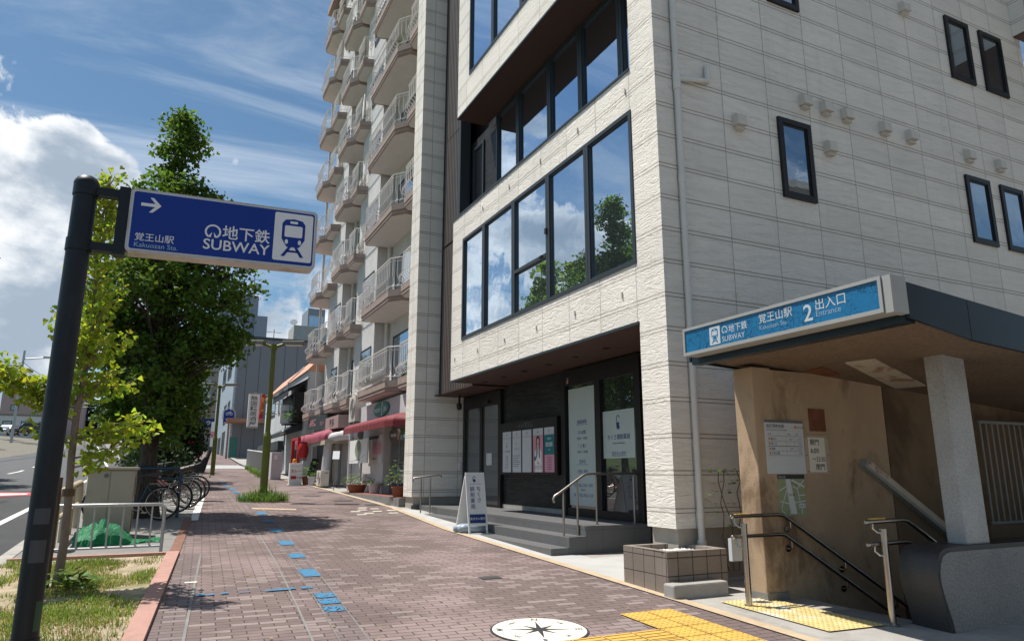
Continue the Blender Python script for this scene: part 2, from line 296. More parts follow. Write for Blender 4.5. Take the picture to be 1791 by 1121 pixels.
class MB:
    def __init__(s): s.v = []; s.f = []
    def poly(s, pts):
        i = len(s.v); s.v += [tuple(p) for p in pts]; s.f.append(tuple(range(i, i + len(pts)))); return s
    def box(s, x0, x1, y0, y1, z0, z1):
        return s.fbox(Frame((0, 0, 0), (1, 0, 0), (0, 1, 0), (0, 0, 1)), x0, x1, y0, y1, z0, z1)
    def fbox(s, F, u0, u1, v0, v1, n0, n1):
        i = len(s.v)
        for c in (n0, n1):
            for a, b in ((u0, v0), (u1, v0), (u1, v1), (u0, v1)): s.v.append(tuple(F.p(a, b, c)))
        fs = [(3, 2, 1, 0), (4, 5, 6, 7), (0, 1, 5, 4), (1, 2, 6, 5), (2, 3, 7, 6), (3, 0, 4, 7)]
        flip = F.u.cross(F.v).dot(F.n) < 0
        for f in fs:
            f = tuple(i + k for k in f); s.f.append(f[::-1] if flip else f)
        return s
    def prism(s, pts, vec):
        """closed polygon pts (3d) swept along vec"""
        n = len(pts); i = len(s.v); vec = Vector(vec)
        s.v += [tuple(p) for p in pts] + [tuple(Vector(p) + vec) for p in pts]
        s.f.append(tuple(range(i, i + n))[::-1]); s.f.append(tuple(range(i + n, i + 2 * n)))
        for k in range(n): k2 = (k + 1) % n; s.f.append((i + k, i + k2, i + n + k2, i + n + k))
        return s
    def plan(s, xy, z0, z1): return s.prism([(x, y, z0) for x, y in xy], (0, 0, z1 - z0))
    def tube(s, pts, r, k=8, cap=True, r2=None):
        pts = [Vector(p) for p in pts]; n = len(pts); i0 = len(s.v); a = None
        rs = r if isinstance(r, (list, tuple)) else ([r + (r2 - r) * j / max(1, n - 1) for j in range(n)] if r2 is not None else [r] * n)
        for j, p in enumerate(pts):
            t = (pts[min(j + 1, n - 1)] - pts[max(j - 1, 0)])
            if t.length < 1e-9: t = Vector((0, 0, 1))
            t.normalize()
            if a is None:
                a = t.cross(Vector((0, 0, 1)));
                if a.length < 0.05: a = t.cross(Vector((0, 1, 0)))
            else: a = a - t * a.dot(t)
            a.normalize(); b = t.cross(a)
            for q in range(k):
                an = 2 * math.pi * (q + 0.5) / k; s.v.append(tuple(p + (a * math.cos(an) + b * math.sin(an)) * rs[j]))
        for j in range(n - 1):
            for q in range(k):
                q2 = (q + 1) % k; A = i0 + j * k
                s.f.append((A + q, A + q2, A + k + q2, A + k + q))
        if cap:
            s.f.append(tuple(i0 + q for q in range(k))[::-1]); s.f.append(tuple(i0 + (n - 1) * k + q for q in range(k)))
        return s
    def lathe(s, c, prof, k=20, axis=(0, 0, 1)):
        """prof: (radius, height) pairs about a point"""
        c = Vector(c); ax = Vector(axis).normalized(); a = ax.cross(Vector((0, 1, 0)) if abs(ax.y) < 0.9 else Vector((1, 0, 0))).normalized(); b = ax.cross(a); i = len(s.v)
        for r, h in prof:
            for q in range(k):
                an = 2 * math.pi * q / k; s.v.append(tuple(c + ax * h + (a * math.cos(an) + b * math.sin(an)) * r))
        for j in range(len(prof) - 1):
            for q in range(k):
                q2 = (q + 1) % k; A = i + j * k; s.f.append((A + q, A + q2, A + k + q2, A + k + q))
        s.f.append(tuple(i + q for q in range(k))[::-1]); s.f.append(tuple(i + (len(prof) - 1) * k + q for q in range(k)))
        return s
    def torus(s, c, ax, Rr, r, k=32, kk=6):
        c = Vector(c); ax = Vector(ax).normalized(); a = ax.cross(Vector((0, 0, 1)) if abs(ax.z) < 0.9 else Vector((1, 0, 0))).normalized(); b = ax.cross(a); i = len(s.v)
        for q in range(k):
            an = 2 * math.pi * q / k; d = a * math.cos(an) + b * math.sin(an)
            for w in range(kk):
                an2 = 2 * math.pi * w / kk; s.v.append(tuple(c + d * (Rr + r * math.cos(an2)) + ax * (r * math.sin(an2))))
        for q in range(k):
            for w in range(kk):
                A = i + q * kk; B = i + ((q + 1) % k) * kk; s.f.append((A + w, B + w, B + (w + 1) % kk, A + (w + 1) % kk))
        return s
    def build(s, name, material, parent=None, smooth=False, bevel=0.0, label=None, seg=2):
        me = bpy.data.meshes.new(name)
        off = Vector((0, 0, 0)); q = parent
        while q is not None: off += q.location; q = q.parent
        me.from_pydata([(x - off.x, y - off.y, z - off.z) for x, y, z in s.v], [], s.f)
        if bevel > 0:
            bm = bmesh.new(); bm.from_mesh(me); bmesh.ops.remove_doubles(bm, verts=bm.verts, dist=1e-5)
            es = [e for e in bm.edges if len(e.link_faces) == 2 and e.calc_face_angle(0) > 0.6]
            bmesh.ops.bevel(bm, geom=es, offset=bevel, segments=seg, affect='EDGES', profile=0.5, clamp_overlap=True); bm.to_mesh(me); bm.free()
        me.validate(); me.update()
        o = bpy.data.objects.new(name, me); COL.objects.link(o)
        if parent is not None: o.parent = parent
        if material is not None: me.materials.append(MATS[material] if isinstance(material, str) else material)
        if smooth:
            me.shade_smooth() if smooth == 'all' else me.set_sharp_from_angle(angle=R(40))
            if smooth != 'all': 
                for p in me.polygons: p.use_smooth = True
        if label: o['label'] = label
        return o

def thing(name, label, cat, loc=(0, 0, 0), group=None, rz=0.0):
    o = bpy.data.objects.new(name, None); COL.objects.link(o); o.location = loc; o.rotation_euler = (0, 0, rz)
    o.empty_display_size = 0.2
    o['label'] = label; o['category'] = cat
    if group: o['group'] = group
    return o
def tag(o, label, cat, group=None):
    o['label'] = label; o['category'] = cat
    if group: o['group'] = group
    return o
def structure(o): o['kind'] = 'structure'; return o
def stuff(o, label=None, cat=None):
    o['kind'] = 'stuff'
    if label: o['label'] = label
    if cat: o['category'] = cat
    return o
def dup(o, loc=None, rz=None, label=None, parent=None):
    """a copy of a thing with its parts and sub-parts; mesh data shared"""
    c = o.copy(); COL.objects.link(c)
    if parent is not None: c.parent = parent
    for ch in list(o.children): dup(ch, parent=c)
    if loc is not None: c.location = loc
    if rz is not None: c.rotation_euler = (0, 0, rz)
    if label: c['label'] = label
    return c

def text_mb(mb, body, size, F, u, v, n=0.002, align='CENTER', bold=0.0, sx=1.0, vertical=False, spacing=1.0):
    """flat lettering laid on frame F with its middle (or left) at u and its baseline at v"""
    if vertical:
        for k, ch in enumerate(body): text_mb(mb, ch, size, F, u, v - size * (k + 0.85) * spacing, n, 'CENTER', bold, sx)
        return mb
    cu = bpy.data.curves.new("lettering", 'FONT'); cu.body = body; cu.size = size; cu.align_x = align; cu.resolution_u = 3
    cu.offset = bold * size; cu.space_character = spacing
    ob = bpy.data.objects.new("lettering", cu); COL.objects.link(ob)
    dg = bpy.context.evaluated_depsgraph_get(); me = bpy.data.meshes.new_from_object(ob.evaluated_get(dg))
    i = len(mb.v)
    for q in me.vertices: mb.v.append(tuple(F.p(u + q.co.x * sx, v + q.co.y, n)))
    for p in me.polygons: mb.f.append(tuple(i + k for k in p.vertices))
    bpy.data.objects.remove(ob); bpy.data.curves.remove(cu); bpy.data.meshes.remove(me)
    return mb
def flat(mb, F, pts, n=0.0): return mb.poly([F.p(a, b, n) for a, b in pts])
def rect(mb, F, u0, u1, v0, v1, n=0.0): return flat(mb, F, [(u0, v0), (u1, v0), (u1, v1), (u0, v1)], n)
def rrect(u0, u1, v0, v1, r, k=5):
    out = []
    for cx, cy, a0 in ((u1 - r, v0 + r, -90), (u1 - r, v1 - r, 0), (u0 + r, v1 - r, 90), (u0 + r, v0 + r, 180)):
        for j in range(k + 1):
            a = R(a0 + 90 * j / k); out.append((cx + r * math.cos(a), cy + r * math.sin(a)))
    return out
def ell(cu, cv, ru, rv, k=28, a0=0, a1=360):
    return [(cu + ru * math.cos(R(a0 + (a1 - a0) * j / k)), cv + rv * math.sin(R(a0 + (a1 - a0) * j / k))) for j in range(k if a1 - a0 >= 360 else k + 1)]
# ------------------------------------------------------------------ material table
siding_mat('siding', (0.81, 0.765, 0.695))
brick_mat('dark_stone', (0.011, 0.011, 0.012), (0.036, 0.037, 0.040), (0.004, 0.004, 0.004), 0.34, 0.042, 0.006, rough=0.5, bump=1.0, var=0.45)
brick_mat('pavers', (0.150, 0.110, 0.104), (0.200, 0.158, 0.150), (0.058, 0.045, 0.042), 0.235, 0.098, 0.006, rough=0.9, bump=0.6, var=0.22, plane=R(2.5), bias=-0.75, patches=(0.270, 0.200, 0.190))
brick_mat('pavers_edge', (0.145, 0.112, 0.107), (0.18, 0.145, 0.14), (0.055, 0.044, 0.042), 0.20, 0.098, 0.006, rough=0.9, bump=0.6, var=0.22, plane=R(2.5), bias=-0.5, patches=(0.20, 0.155, 0.15))
brick_mat('block_wall', (0.215, 0.180, 0.150), (0.245, 0.21, 0.18), (0.06, 0.052, 0.045), 0.205, 0.19, 0.006, rough=0.85, bump=0.6, var=0.3, off=0.0)
brick_mat('step_stone', (0.118, 0.118, 0.120), (0.138, 0.138, 0.138), (0.075, 0.075, 0.075), 0.6, 0.40, 0.004, rough=0.55, bump=0.15, var=0.14)
brick_mat('red_tile', (0.23, 0.085, 0.065), (0.28, 0.11, 0.085), (0.12, 0.08, 0.07), 0.1, 0.1, 0.006, plane=0.0, bump=0.4)
brick_mat('tile_blue_grey', (0.36, 0.43, 0.50), (0.42, 0.49, 0.56), (0.13, 0.15, 0.17), 0.7, 0.26, 0.018, rough=0.5, bump=0.4, var=0.08)
mat('soil', (0.40, 0.32, 0.225), 0.95, var=0.3, vscale=9, bump=0.9, bscale=60, dirt=0.8, dirtcol=(0.17, 0.18, 0.06), dscale=2.0)
mat('earth', (0.16, 0.15, 0.12), 0.95, var=0.25, bump=0.4)
mat('asphalt', (0.050, 0.051, 0.054), 0.85, var=0.22, vscale=1.2, bump=0.7, bscale=180, dirt=0.35, dirtcol=(0.085, 0.085, 0.086), dscale=0.5)
mat('asphalt_old', (0.088, 0.090, 0.094), 0.85, var=0.2, vscale=1.0, bump=0.6, bscale=180)
mat('concrete', (0.34, 0.325, 0.30), 0.85, var=0.16, vscale=4, bump=0.35, bscale=70, dirt=0.45, dirtcol=(0.17, 0.15, 0.12), dscale=2.0)
mat('concrete_pale', (0.42, 0.42, 0.405), 0.8, var=0.1, vscale=2, bump=0.2, bscale=70, dirt=0.2, dirtcol=(0.28, 0.27, 0.25))
mat('concrete_grey', (0.20, 0.195, 0.185), 0.85, var=0.18, vscale=4, bump=0.3, bscale=70, dirt=0.3, dirtcol=(0.11, 0.10, 0.09))
mat('kerb_cream', (0.46, 0.36, 0.24), 0.8, var=0.15, vscale=8, bump=0.3, dirt=0.3, dirtcol=(0.26, 0.21, 0.16), dscale=4)
mat('kerb_pink', (0.40, 0.225, 0.185), 0.85, var=0.14, vscale=6, bump=0.3, dirt=0.4, dirtcol=(0.24, 0.17, 0.14), dscale=3)
mat('brick_orange', (0.20, 0.10, 0.07), 0.85, var=0.3, vscale=12, bump=0.4)
mat('paint_white', (0.72, 0.72, 0.70), 0.7, var=0.1, vscale=8, dirt=0.45, dirtcol=(0.25, 0.25, 0.25), dscale=6)
mat('paint_red', (0.45, 0.05, 0.05), 0.7, dirt=0.4, dirtcol=(0.15, 0.06, 0.06), dscale=6)
mat('paint_blue', (0.035, 0.17, 0.31), 0.8, var=0.2, vscale=20, dirt=0.6, dirtcol=(0.12, 0.14, 0.17), dscale=14)
mat('tactile_yellow', (0.58, 0.36, 0.075), 0.75, var=0.12, vscale=4, bump=0.2, dirt=0.4, dirtcol=(0.36, 0.23, 0.09), dscale=5)
mat('tactile_worn', (0.58, 0.46, 0.20), 0.8, var=0.2, vscale=6, dirt=1.0, dirtcol=(0.60, 0.57, 0.50), dscale=3)
mat('plate_white', (0.66, 0.63, 0.54), 0.6, var=0.06, vscale=5, bump=0.2, bscale=120)
mat('ink', (0.03, 0.03, 0.032), 0.6)
mat('iron', (0.07, 0.07, 0.07), 0.6, metal=0.4, var=0.2, bump=0.3, bscale=50)
mat('soffit_brown', (0.070, 0.036, 0.027), 0.7, var=0.08)
mat('frame_dark', (0.040, 0.050, 0.058), 0.4, metal=0.2, var=0.05)
mat('frame_black', (0.011, 0.009, 0.009), 0.45, metal=0.1, var=0.06)
mat('white_metal', (0.66, 0.65, 0.62), 0.45, var=0.05, dirt=0.25, dirtcol=(0.36, 0.32, 0.27), dscale=3)
mat('pipe_white', (0.64, 0.625, 0.59), 0.45, var=0.06)
mat('vent_beige', (0.58, 0.54, 0.48), 0.6, var=0.08)
mat('steel', (0.42, 0.40, 0.37), 0.22, metal=1.0, var=0.05)
mat('steel_matt', (0.34, 0.31, 0.28), 0.38, metal=0.9, var=0.06)
mat('galvanised', (0.42, 0.43, 0.44), 0.45, metal=0.7, var=0.12, vscale=12, dirt=0.2, dirtcol=(0.25, 0.22, 0.19))
mat('navy_metal', (0.0065, 0.010, 0.015), 0.48, var=0.2, vscale=6, dirt=0.28, dirtcol=(0.035, 0.04, 0.045), dscale=4, spec=0.35, stretch=(1, 1, 0.35))
mat('slat_brown', (0.125, 0.105, 0.098), 0.5, var=0.12, metal=0.2)
mat('black', (0.012, 0.012, 0.013), 0.5)
mat('rubber', (0.018, 0.018, 0.018), 0.8)
mat('white', (0.76, 0.76, 0.74), 0.5, var=0.03)
mat('rail_grey', (0.26, 0.27, 0.27), 0.5, var=0.08)
mat('plinth_tan', (0.36, 0.325, 0.28), 0.85, var=0.12, bump=0.2, bscale=60, dirt=0.3, dirtcol=(0.22, 0.19, 0.16))
mat('pale_grey', (0.52, 0.54, 0.56), 0.5, var=0.05)
mat('poster_pink', (0.62, 0.27, 0.36), 0.45, var=0.02)
mat('poster_teal', (0.0, 0.16, 0.18), 0.45, var=0.02)
mat('skin', (0.62, 0.40, 0.31), 0.6, var=0.02)
mat('navy_ink', (0.012, 0.04, 0.17), 0.5, var=0.02)
mat('grey_ink', (0.13, 0.13, 0.14), 0.6, var=0.02)
mat('sheet_frost', (0.45, 0.51, 0.49), 0.35, var=0.05, vscale=2)
mat('orange_ink', (0.6, 0.22, 0.03), 0.5)
glass_mat('glass_sky', mirror=0.62, tint=(0.70, 0.84, 1.0), wobble=0.012)
glass_mat('glass_wired', mirror=0.64, tint=(0.76, 0.88, 1.0), wobble=0.03, hatch=True)
glass_mat('glass_dark', base=(0.012, 0.013, 0.014), mirror=0.06, tint=(0.9, 0.95, 1), wobble=0.01)
glass_mat('glass_side', base=(0.02, 0.025, 0.03), mirror=0.30, tint=(0.75, 0.88, 1), wobble=0.04)
glass_mat('glass_far', base=(0.03, 0.035, 0.04), mirror=0.15, wobble=0.02)

def inter(tab, y):
    if y <= tab[0][0]:
        (a, xa), (b, xb) = tab[0], tab[1]; return xa + (xb - xa) * (y - a) / (b - a)
    for (a, xa), (b, xb) in zip(tab, tab[1:]):
        if y <= b: return xa + (xb - xa) * (y - a) / (b - a)
    (a, xa), (b, xb) = tab[-2], tab[-1]; return xb + (xb - xa) * (y - b) / (b - a)
T_SOLID = [(-20, -2.88), (46, -2.88), (56.6, -3.45), (94, -6.57), (171, -13.1), (250, -22), (344, -36), (420, -50)]
T_ROADR = [(a, b + 1.03) for a, b in T_SOLID]
T_LEFT = [(-20, -1.8), (7.2, 0.04), (11.3, 0.32), (13.6, 0.47), (17.4, 0.70), (21.6, 0.98), (28.3, 1.32), (33.5, 1.76), (52, 1.9), (75, 1.7), (100, 1.0), (140, -2), (420, -36)]
T_RIGHT = [(-20, 5.15), (5.6, 4.95), (13, 4.90), (18, 5.28), (26, 5.15), (34, 4.7), (50, 5.0), (75, 5.6), (100, 5.0), (140, 2), (420, -30)]
T_BLUE = [(6, 1.52), (7.6, 1.63), (9.2, 1.73), (10.6, 1.81), (12, 1.87), (13.7, 1.96), (15.4, 2.03), (17.1, 2.09), (21, 2.15), (27, 2.2), (33.5, 2.1), (45, 2.0)]
def ys(y0, y1, step=5.0):
    out = [y0]; k = math.floor(y0 / 5.0) * 5.0 + 5.0
    while k < y1 - 1e-6:
        if k > y0 + 1e-6: out.append(k)
        k += 5.0
    out.append(y1); return out
def strip(mb, fl, fr, y0, y1, h, extra=()):
    yy = sorted(set(ys(y0, y1)) | {e for e in extra if y0 < e < y1})
    for a, b in zip(yy, yy[1:]):
        mb.poly([(fl(a), a, gz(a) + h), (fr(a), a, gz(a) + h), (fr(b), b, gz(b) + h), (fl(b), b, gz(b) + h)])
    return mb
def gpoly(mb, pts, h):
    """a small flat polygon lying on the climbing ground"""
    return mb.poly([(x, y, gz(y) + h) for x, y in pts])
solid = lambda y: inter(T_SOLID, y)
roadr = lambda y: inter(T_ROADR, y)
left = lambda y: inter(T_LEFT, y)
right = lambda y: inter(T_RIGHT, y)
LX = tuple(a for a, b in T_LEFT); RX = tuple(a for a, b in T_RIGHT); SX = tuple(a for a, b in T_SOLID)

# ------------------------------------------------------------------ ground, road, pavement
HX0, HX1, HY0, HY1 = 6.42, 12.5, 4.42, 5.98          # the stairwell opening of the subway entrance
mb = MB()
xs = [-400, -60, -30, -12, -1.8, 4.0, HX0, HX1, 40, 120, 400]
yy = sorted(set(ys(-40, 450)) | {HY0, HY1})
for a, b in zip(yy, yy[1:]):
    for c, d in zip(xs, xs[1:]):
        if c >= HX0 and d <= HX1 and a >= HY0 and b <= HY1: continue
        def H(x, y):
            h = gz(y) - 0.16
            if x <= -30 and y > 40: h += min(1.6, (y - 40) * 0.03)
            return h
        mb.poly([(c, a, H(c, a)), (d, a, H(d, a)), (d, b, H(d, b)), (c, b, H(c, b))])
structure(mb.build('ground', 'earth'))
mb = MB(); strip(mb, lambda y: solid(y) - 13.2, roadr, -30, 420, -0.145, SX); structure(mb.build('road', 'asphalt_old'))
mb = MB(); strip(mb, lambda y: solid(y) - 0.35 - 1.9, lambda y: solid(y) + 0.9, -30, 29, -0.141); structure(mb.build('road_patch', 'asphalt'))
mb = MB()
strip(mb, lambda y: solid(y) - 0.075, lambda y: solid(y) + 0.075, -10, 260, -0.136, SX)
for off, st in ((-4.0, 3.0), (-8.0, 6.0)):
    y = st
    while y < 260:
        strip(mb, lambda q: solid(q) + off - 0.07, lambda q: solid(q) + off + 0.07, y, y + 5.0, -0.136, SX); y += 10
strip(mb, lambda y: solid(y) - 12.75, lambda y: solid(y) - 12.6, -10, 400, -0.136, SX)
structure(mb.build('road_marking', 'paint_white'))
mb = MB(); gpoly(mb, [(-5.6, 25.2), (-3.35, 26.6), (-3.35, 27.8), (-5.6, 28.4)], -0.132); structure(mb.build('red_road_marking', 'paint_red'))
mb = MB(); gpoly(mb, [(-5.4, 25.9), (-3.75, 26.85), (-3.75, 27.35), (-5.4, 27.7)], -0.128); structure(mb.build('white_road_marking', 'paint_white'))
# kerb along the road: a run of stone blocks
mb = MB(); y = -12.0
while y < 120:
    y2 = y + (1.0 if y < 30 else 5.0); g = 0.008
    for a, b in [(y + g, y2 - g)]:
        w = 0.17
        P = [(roadr(a), a), (roadr(a) + w, a), (roadr(b) + w, b), (roadr(b), b)]
        lo = [(x, q, gz(q) - 0.3) for x, q in P]; hi = [(x, q, gz(q) + 0.006) for x, q in P]
        i = len(mb.v); mb.v += lo + hi
        for f in ((4, 5, 6, 7), (0, 1, 5, 4), (1, 2, 6, 5), (2, 3, 7, 6), (3, 0, 4, 7)): mb.f.append(tuple(i + k for k in f))
    y = y2
structure(mb.build('kerb', 'concrete'))
# pavement: paver field, lighter edge strips
mb = MB(); strip(mb, left, right, -20, 47.2, 0.0, LX + RX); strip(mb, left, right, 56, 420, 0.0, LX + RX)
structure(mb.build('pavement', 'pavers'))
mb = MB(); strip(mb, lambda y: left(y) + 0.0, lambda y: left(y) + 0.27, -10, 11.3, 0.004, LX); structure(mb.build('pavement_edge', 'pavers_edge'))
blue = lambda y: inter(T_BLUE, y)
mb = MB(); strip(mb, lambda y: blue(y) - 0.12, lambda y: blue(y) + 0.11, 4, 45, 0.004, tuple(a for a, b in T_BLUE)); structure(mb.build('pavement_strip', 'pavers_edge'))
mb = MB()
strip(mb, lambda y: left(y) + 0.27, lambda y: left(y) + 0.295, -10, 11.3, 0.007, LX)
for d in (-0.33, -0.12, 0.105):
    strip(mb, lambda y: blue(y) + d, lambda y: blue(y) + d + (0.02 if d < -0.2 else 0.008), 4, 45, 0.0075, tuple(a for a, b in T_BLUE))
structure(mb.build('pavement_joint', 'concrete_grey'))
mb = MB(); strip(mb, roadr, left, -20, 420, -0.004, LX + SX); structure(mb.build('verge', 'concrete_grey'))
mb = MB(); strip(mb, right, lambda y: right(y) + 0.14, -10, 33, 0.010, RX); structure(mb.build('pavement_border', 'kerb_cream'))
mb = MB()
for a, b in zip(yy, yy[1:]):
    if a < -20 or a > 75: continue
    cells = [(right, lambda y: HX0), (lambda y: HX0, lambda y: HX1), (lambda y: HX1, lambda y: 40)]
    for k, (l, r) in enumerate(cells):
        if k == 1 and a >= HY0 and b <= HY1: continue
        e = sorted({a, b} | {q for q in RX if a < q < b})
        for p, q in zip(e, e[1:]): mb.poly([(l(p) + (0.14 if k == 0 else 0), p, gz(p) - 0.002), (r(p), p, gz(p) - 0.002), (r(q), q, gz(q) - 0.002), (l(q) + (0.14 if k == 0 else 0), q, gz(q) - 0.002)])
structure(mb.build('forecourt', 'concrete'))
mb = MB(); strip(mb, lambda y: right(y) + 0.15, lambda y: 7.0, 6.95, 9.05, 0.003, RX); strip(mb, lambda y: right(y) + 0.15, lambda y: 5.7, 9.05, 17.3, 0.003, RX); structure(mb.build('apron', 'concrete_pale'))
# blue guide dashes, worn at their edges
mb = MB()
def worn(mb, x0, x1, y0, y1, h, nx=26, ny=18, keep=0.86, seed=1):
    for i in range(nx):
        for j in range(ny):
            e = min(i, nx - 1 - i) / nx + 0.0; e2 = min(j, ny - 1 - j) / ny
            w_ = mnoise.fractal(Vector((i * 0.35 + seed * 7.3, j * 0.25, seed)), 0.9, 2.0, 3)
            if w_ > (keep - 0.62) * 1.5 + (0.12 if min(e, e2) > 0.06 else -0.05): continue
            xa, xb = x0 + (x1 - x0) * i / nx, x0 + (x1 - x0) * (i + 1) / nx; ya, yb = y0 + (y1 - y0) * j / ny, y0 + (y1 - y0) * (j + 1) / ny
            gpoly(mb, [(xa, ya), (xb, ya), (xb, yb), (xa, yb)], h)
for k, (yc, ln, kp) in enumerate([(7.15, 0.24, 0.7), (7.5, 0.24, 0.8), (7.8, 0.24, 0.85), (9.18, 0.52, 1), (10.6, 0.40, 0.92), (12.0, 0.52, 1), (13.75, 0.5, 1), (15.4, 0.5, 1), (17.1, 0.55, 1), (21, .8, 1), (22.6, .6, 1), (24.5, .8, 1), (26.2, .8, 1), (28, .8, 1), (30, .8, 1)]):
    b = blue(yc); worn(mb, b - 0.10, b + 0.10, yc - ln / 2, yc + ln / 2, 0.0115, keep=kp, seed=k + 3)
for k, (a, b, kp) in enumerate([(0.43, 0.60, 0.8), (0.66, 0.74, 0.5), (0.80, 0.96, 0.62), (1.06, 1.42, 0.72), (1.48, 1.6, 0.85)]): worn(mb, a, b, 8.22, 8.32, 0.0115, 8, 4, kp, 60 + k)
structure(mb.build('blue_guide_dashes', 'paint_blue'))
# white paver figure near the shop, small light pavers, worn inlays
mb = MB(); q = random.Random(5)
for (a, b) in ((4.1, 17.0), (4.35, 17.35), (4.6, 16.9), (4.72, 17.6), (4.3, 16.5), (4.05, 16.2), (4.85, 16.4), (5.0, 17.1), (4.5, 17.9)):
    gpoly(mb, [(a, b), (a + 0.22, b), (a + 0.22, b + 0.16), (a, b + 0.16)], 0.006)
gpoly(mb, [(0.34, 9.0), (0.47, 9.0), (0.47, 9.07), (0.34, 9.07)], 0.009)
structure(mb.build('white_inlay_pavers', 'plate_white'))
mb = MB(); gpoly(mb, [(2.0, 18.35), (2.95, 17.8), (3.02, 18.12), (2.07, 18.67)], 0.006); structure(mb.build('worn_tactile_strip', 'kerb_cream'))
for k in range(14):
    pass
mb = MB()
for (a, b, w, d) in ((4.4, 20.2, .5, .35), (4.7, 24.0, .6, .4), (3.9, 22.2, .5, .3), (4.9, 18.6, .7, .4), (3.55, 8.05, .26, .16), (4.3, 28, .5, .4)):
    gpoly(mb, [(a, b), (a + w, b), (a + w, b + d), (a, b + d)], 0.007)
structure(mb.build('manhole_cover', 'iron'))
# cycle parking bay beside the pavement: white edge lines
mb = MB(); strip(mb, lambda y: left(y) - 0.02, lambda y: left(y) + 0.13, 16.0, 24.5, 0.006, LX)
for k in range(6): 
    y = 17.0 + k * 1.25; gpoly(mb, [(left(y) - 1.3, y), (left(y) - 0.04, y), (left(y + .08) - 0.04, y + 0.08), (left(y + .08) - 1.3, y + 0.08)], 0.004)
structure(mb.build('parking_bay_marking', 'paint_white'))
mb = MB(); strip(mb, lambda y: left(y) - 0.14, lambda y: left(y), 11.35, 16.5, 0.012, LX); structure(mb.build('brick_edging', 'brick_orange'))
# crossing over the side street
mb = MB(); strip(mb, lambda y: roadr(y), lambda y: 20.0, 47.2, 56, -0.02); structure(mb.build('side_street', 'asphalt_old'))
mb = MB()
for k in range(8): gpoly(mb, [(1.9, 47.9 + k * 0.95), (4.9, 47.9 + k * 0.95), (4.9, 48.4 + k * 0.95), (1.9, 48.4 + k * 0.95)], -0.012)
structure(mb.build('crosswalk', 'paint_white'))

# yellow tactile paving: warning dots and guide bars standing on the tiles
mb = MB(); tx = [(4.04, 5.93), (4.66, 5.97)]
def tile(mb, x, y, w, kind):
    g = 0.006; gpoly(mb, [(x + g, y + g), (x + w - g, y + g), (x + w - g, y + w - g), (x + g, y + w - g)], 0.012)
    if kind == 'bar':
        for k in range(4):
            yy_ = y + w * (k + 0.5) / 4; z = gz(yy_) + 0.012; mb.box(x + 0.02, x + w - 0.02, yy_ - 0.012, yy_ + 0.012, z - 0.004, z + 0.005)
    else:
        for i in range(5):
            for j in range(5):
                cx, cy = x + w * (i + 0.5) / 5, y + w * (j + 0.5) / 5
                mb.lathe((cx, cy, gz(cy) + 0.012), [(0.017, -0.004), (0.015, 0.003), (0.009, 0.005)], k=6)
for i in range(2):
    for j in range(7): tile(mb, 4.04 + 0.305 * i, 5.64 - 0.305 * j, 0.305, 'dot')
for i in range(12):
    for j in range(2): tile(mb, 4.04 - 0.305 * (i + 1), 5.03 - 0.305 * j, 0.305, 'bar')
structure(mb.build('tactile_paving', 'tactile_yellow'))
def quad_grid(mb, P, nu, nv, h, dots=True):
    """worn warning tiles between four ground points"""
    def B(u, v):
        x = (P[0][0] * (1 - u) + P[1][0] * u) * (1 - v) + (P[3][0] * (1 - u) + P[2][0] * u) * v
        y = (P[0][1] * (1 - u) + P[1][1] * u) * (1 - v) + (P[3][1] * (1 - u) + P[2][1] * u) * v
        return x, y
    gpoly(mb, P, h)
    for i in range(nu):
        for j in range(nv):
            x, y = B((i + .5) / nu, (j + .5) / nv); mb.lathe((x, y, gz(y) + h), [(0.016, -0.004), (0.013, 0.005), (0.007, 0.006)], k=6)
mb = MB(); quad_grid(mb, [(5.40, 4.70), (6.10, 4.66), (5.98, 5.98), (5.36, 6.02)], 12, 24, 0.010); structure(mb.build('worn_tactile_paving', 'tactile_worn'))

# compass rose let into the pavement
CR = thing('compass_rose', 'round pale stone compass plate with eight pointed star set into the pavement', 'compass plate', (3.06, 5.72, gz(5.72)))
s_ = 0.0376; nn = Vector((0, -s_, 1)).normalized(); uu = Vector((1, 0, 0)); vv = nn.cross(uu)
CF = Frame((3.06, 5.72, gz(5.72) + 0.006), uu, vv, nn)
mb = MB(); flat(mb, CF, ell(0, 0, 0.43, 0.43, 48), 0.0); mb.build('rim', 'ink', CR)
mb = MB(); flat(mb, CF, ell(0, 0, 0.41, 0.41, 48), 0.003); mb.build('disc', 'plate_white', CR)
mb = MB()
for k in range(8):
    a = R(45 * k - 20); l = 0.29 if k % 2 == 0 else 0.2; w = R(22.5); ri = 0.055
    flat(mb, CF, [(0, 0), (ri * math.cos(a - w), ri * math.sin(a - w)), (l * math.cos(a), l * math.sin(a)), (ri * math.cos(a + w), ri * math.sin(a + w))], 0.005)
for k, ch in enumerate(('E', 'N', 'W', 'S')):
    a = R(90 * k - 20 - 0); F2 = Frame(CF.p(0.345 * math.cos(a), 0.345 * math.sin(a), 0), (uu * math.cos(a - R(90)) + vv * math.sin(a - R(90))), (uu * math.cos(a) + vv * math.sin(a)), nn)
    text_mb(mb, ch, 0.085, F2, 0, -0.03, 0.005, bold=0.02)
for k, ch in enumerate(('NE', 'NW', 'SW', 'SE')):
    a = R(90 * k + 25); F2 = Frame(CF.p(0.31 * math.cos(a), 0.31 * math.sin(a), 0), (uu * math.cos(a - R(90)) + vv * math.sin(a - R(90))), (uu * math.cos(a) + vv * math.sin(a)), nn)
    text_mb(mb, ch, 0.05, F2, 0, -0.02, 0.005, bold=0.01)
mb.build('star_and_letters', 'ink', CR)

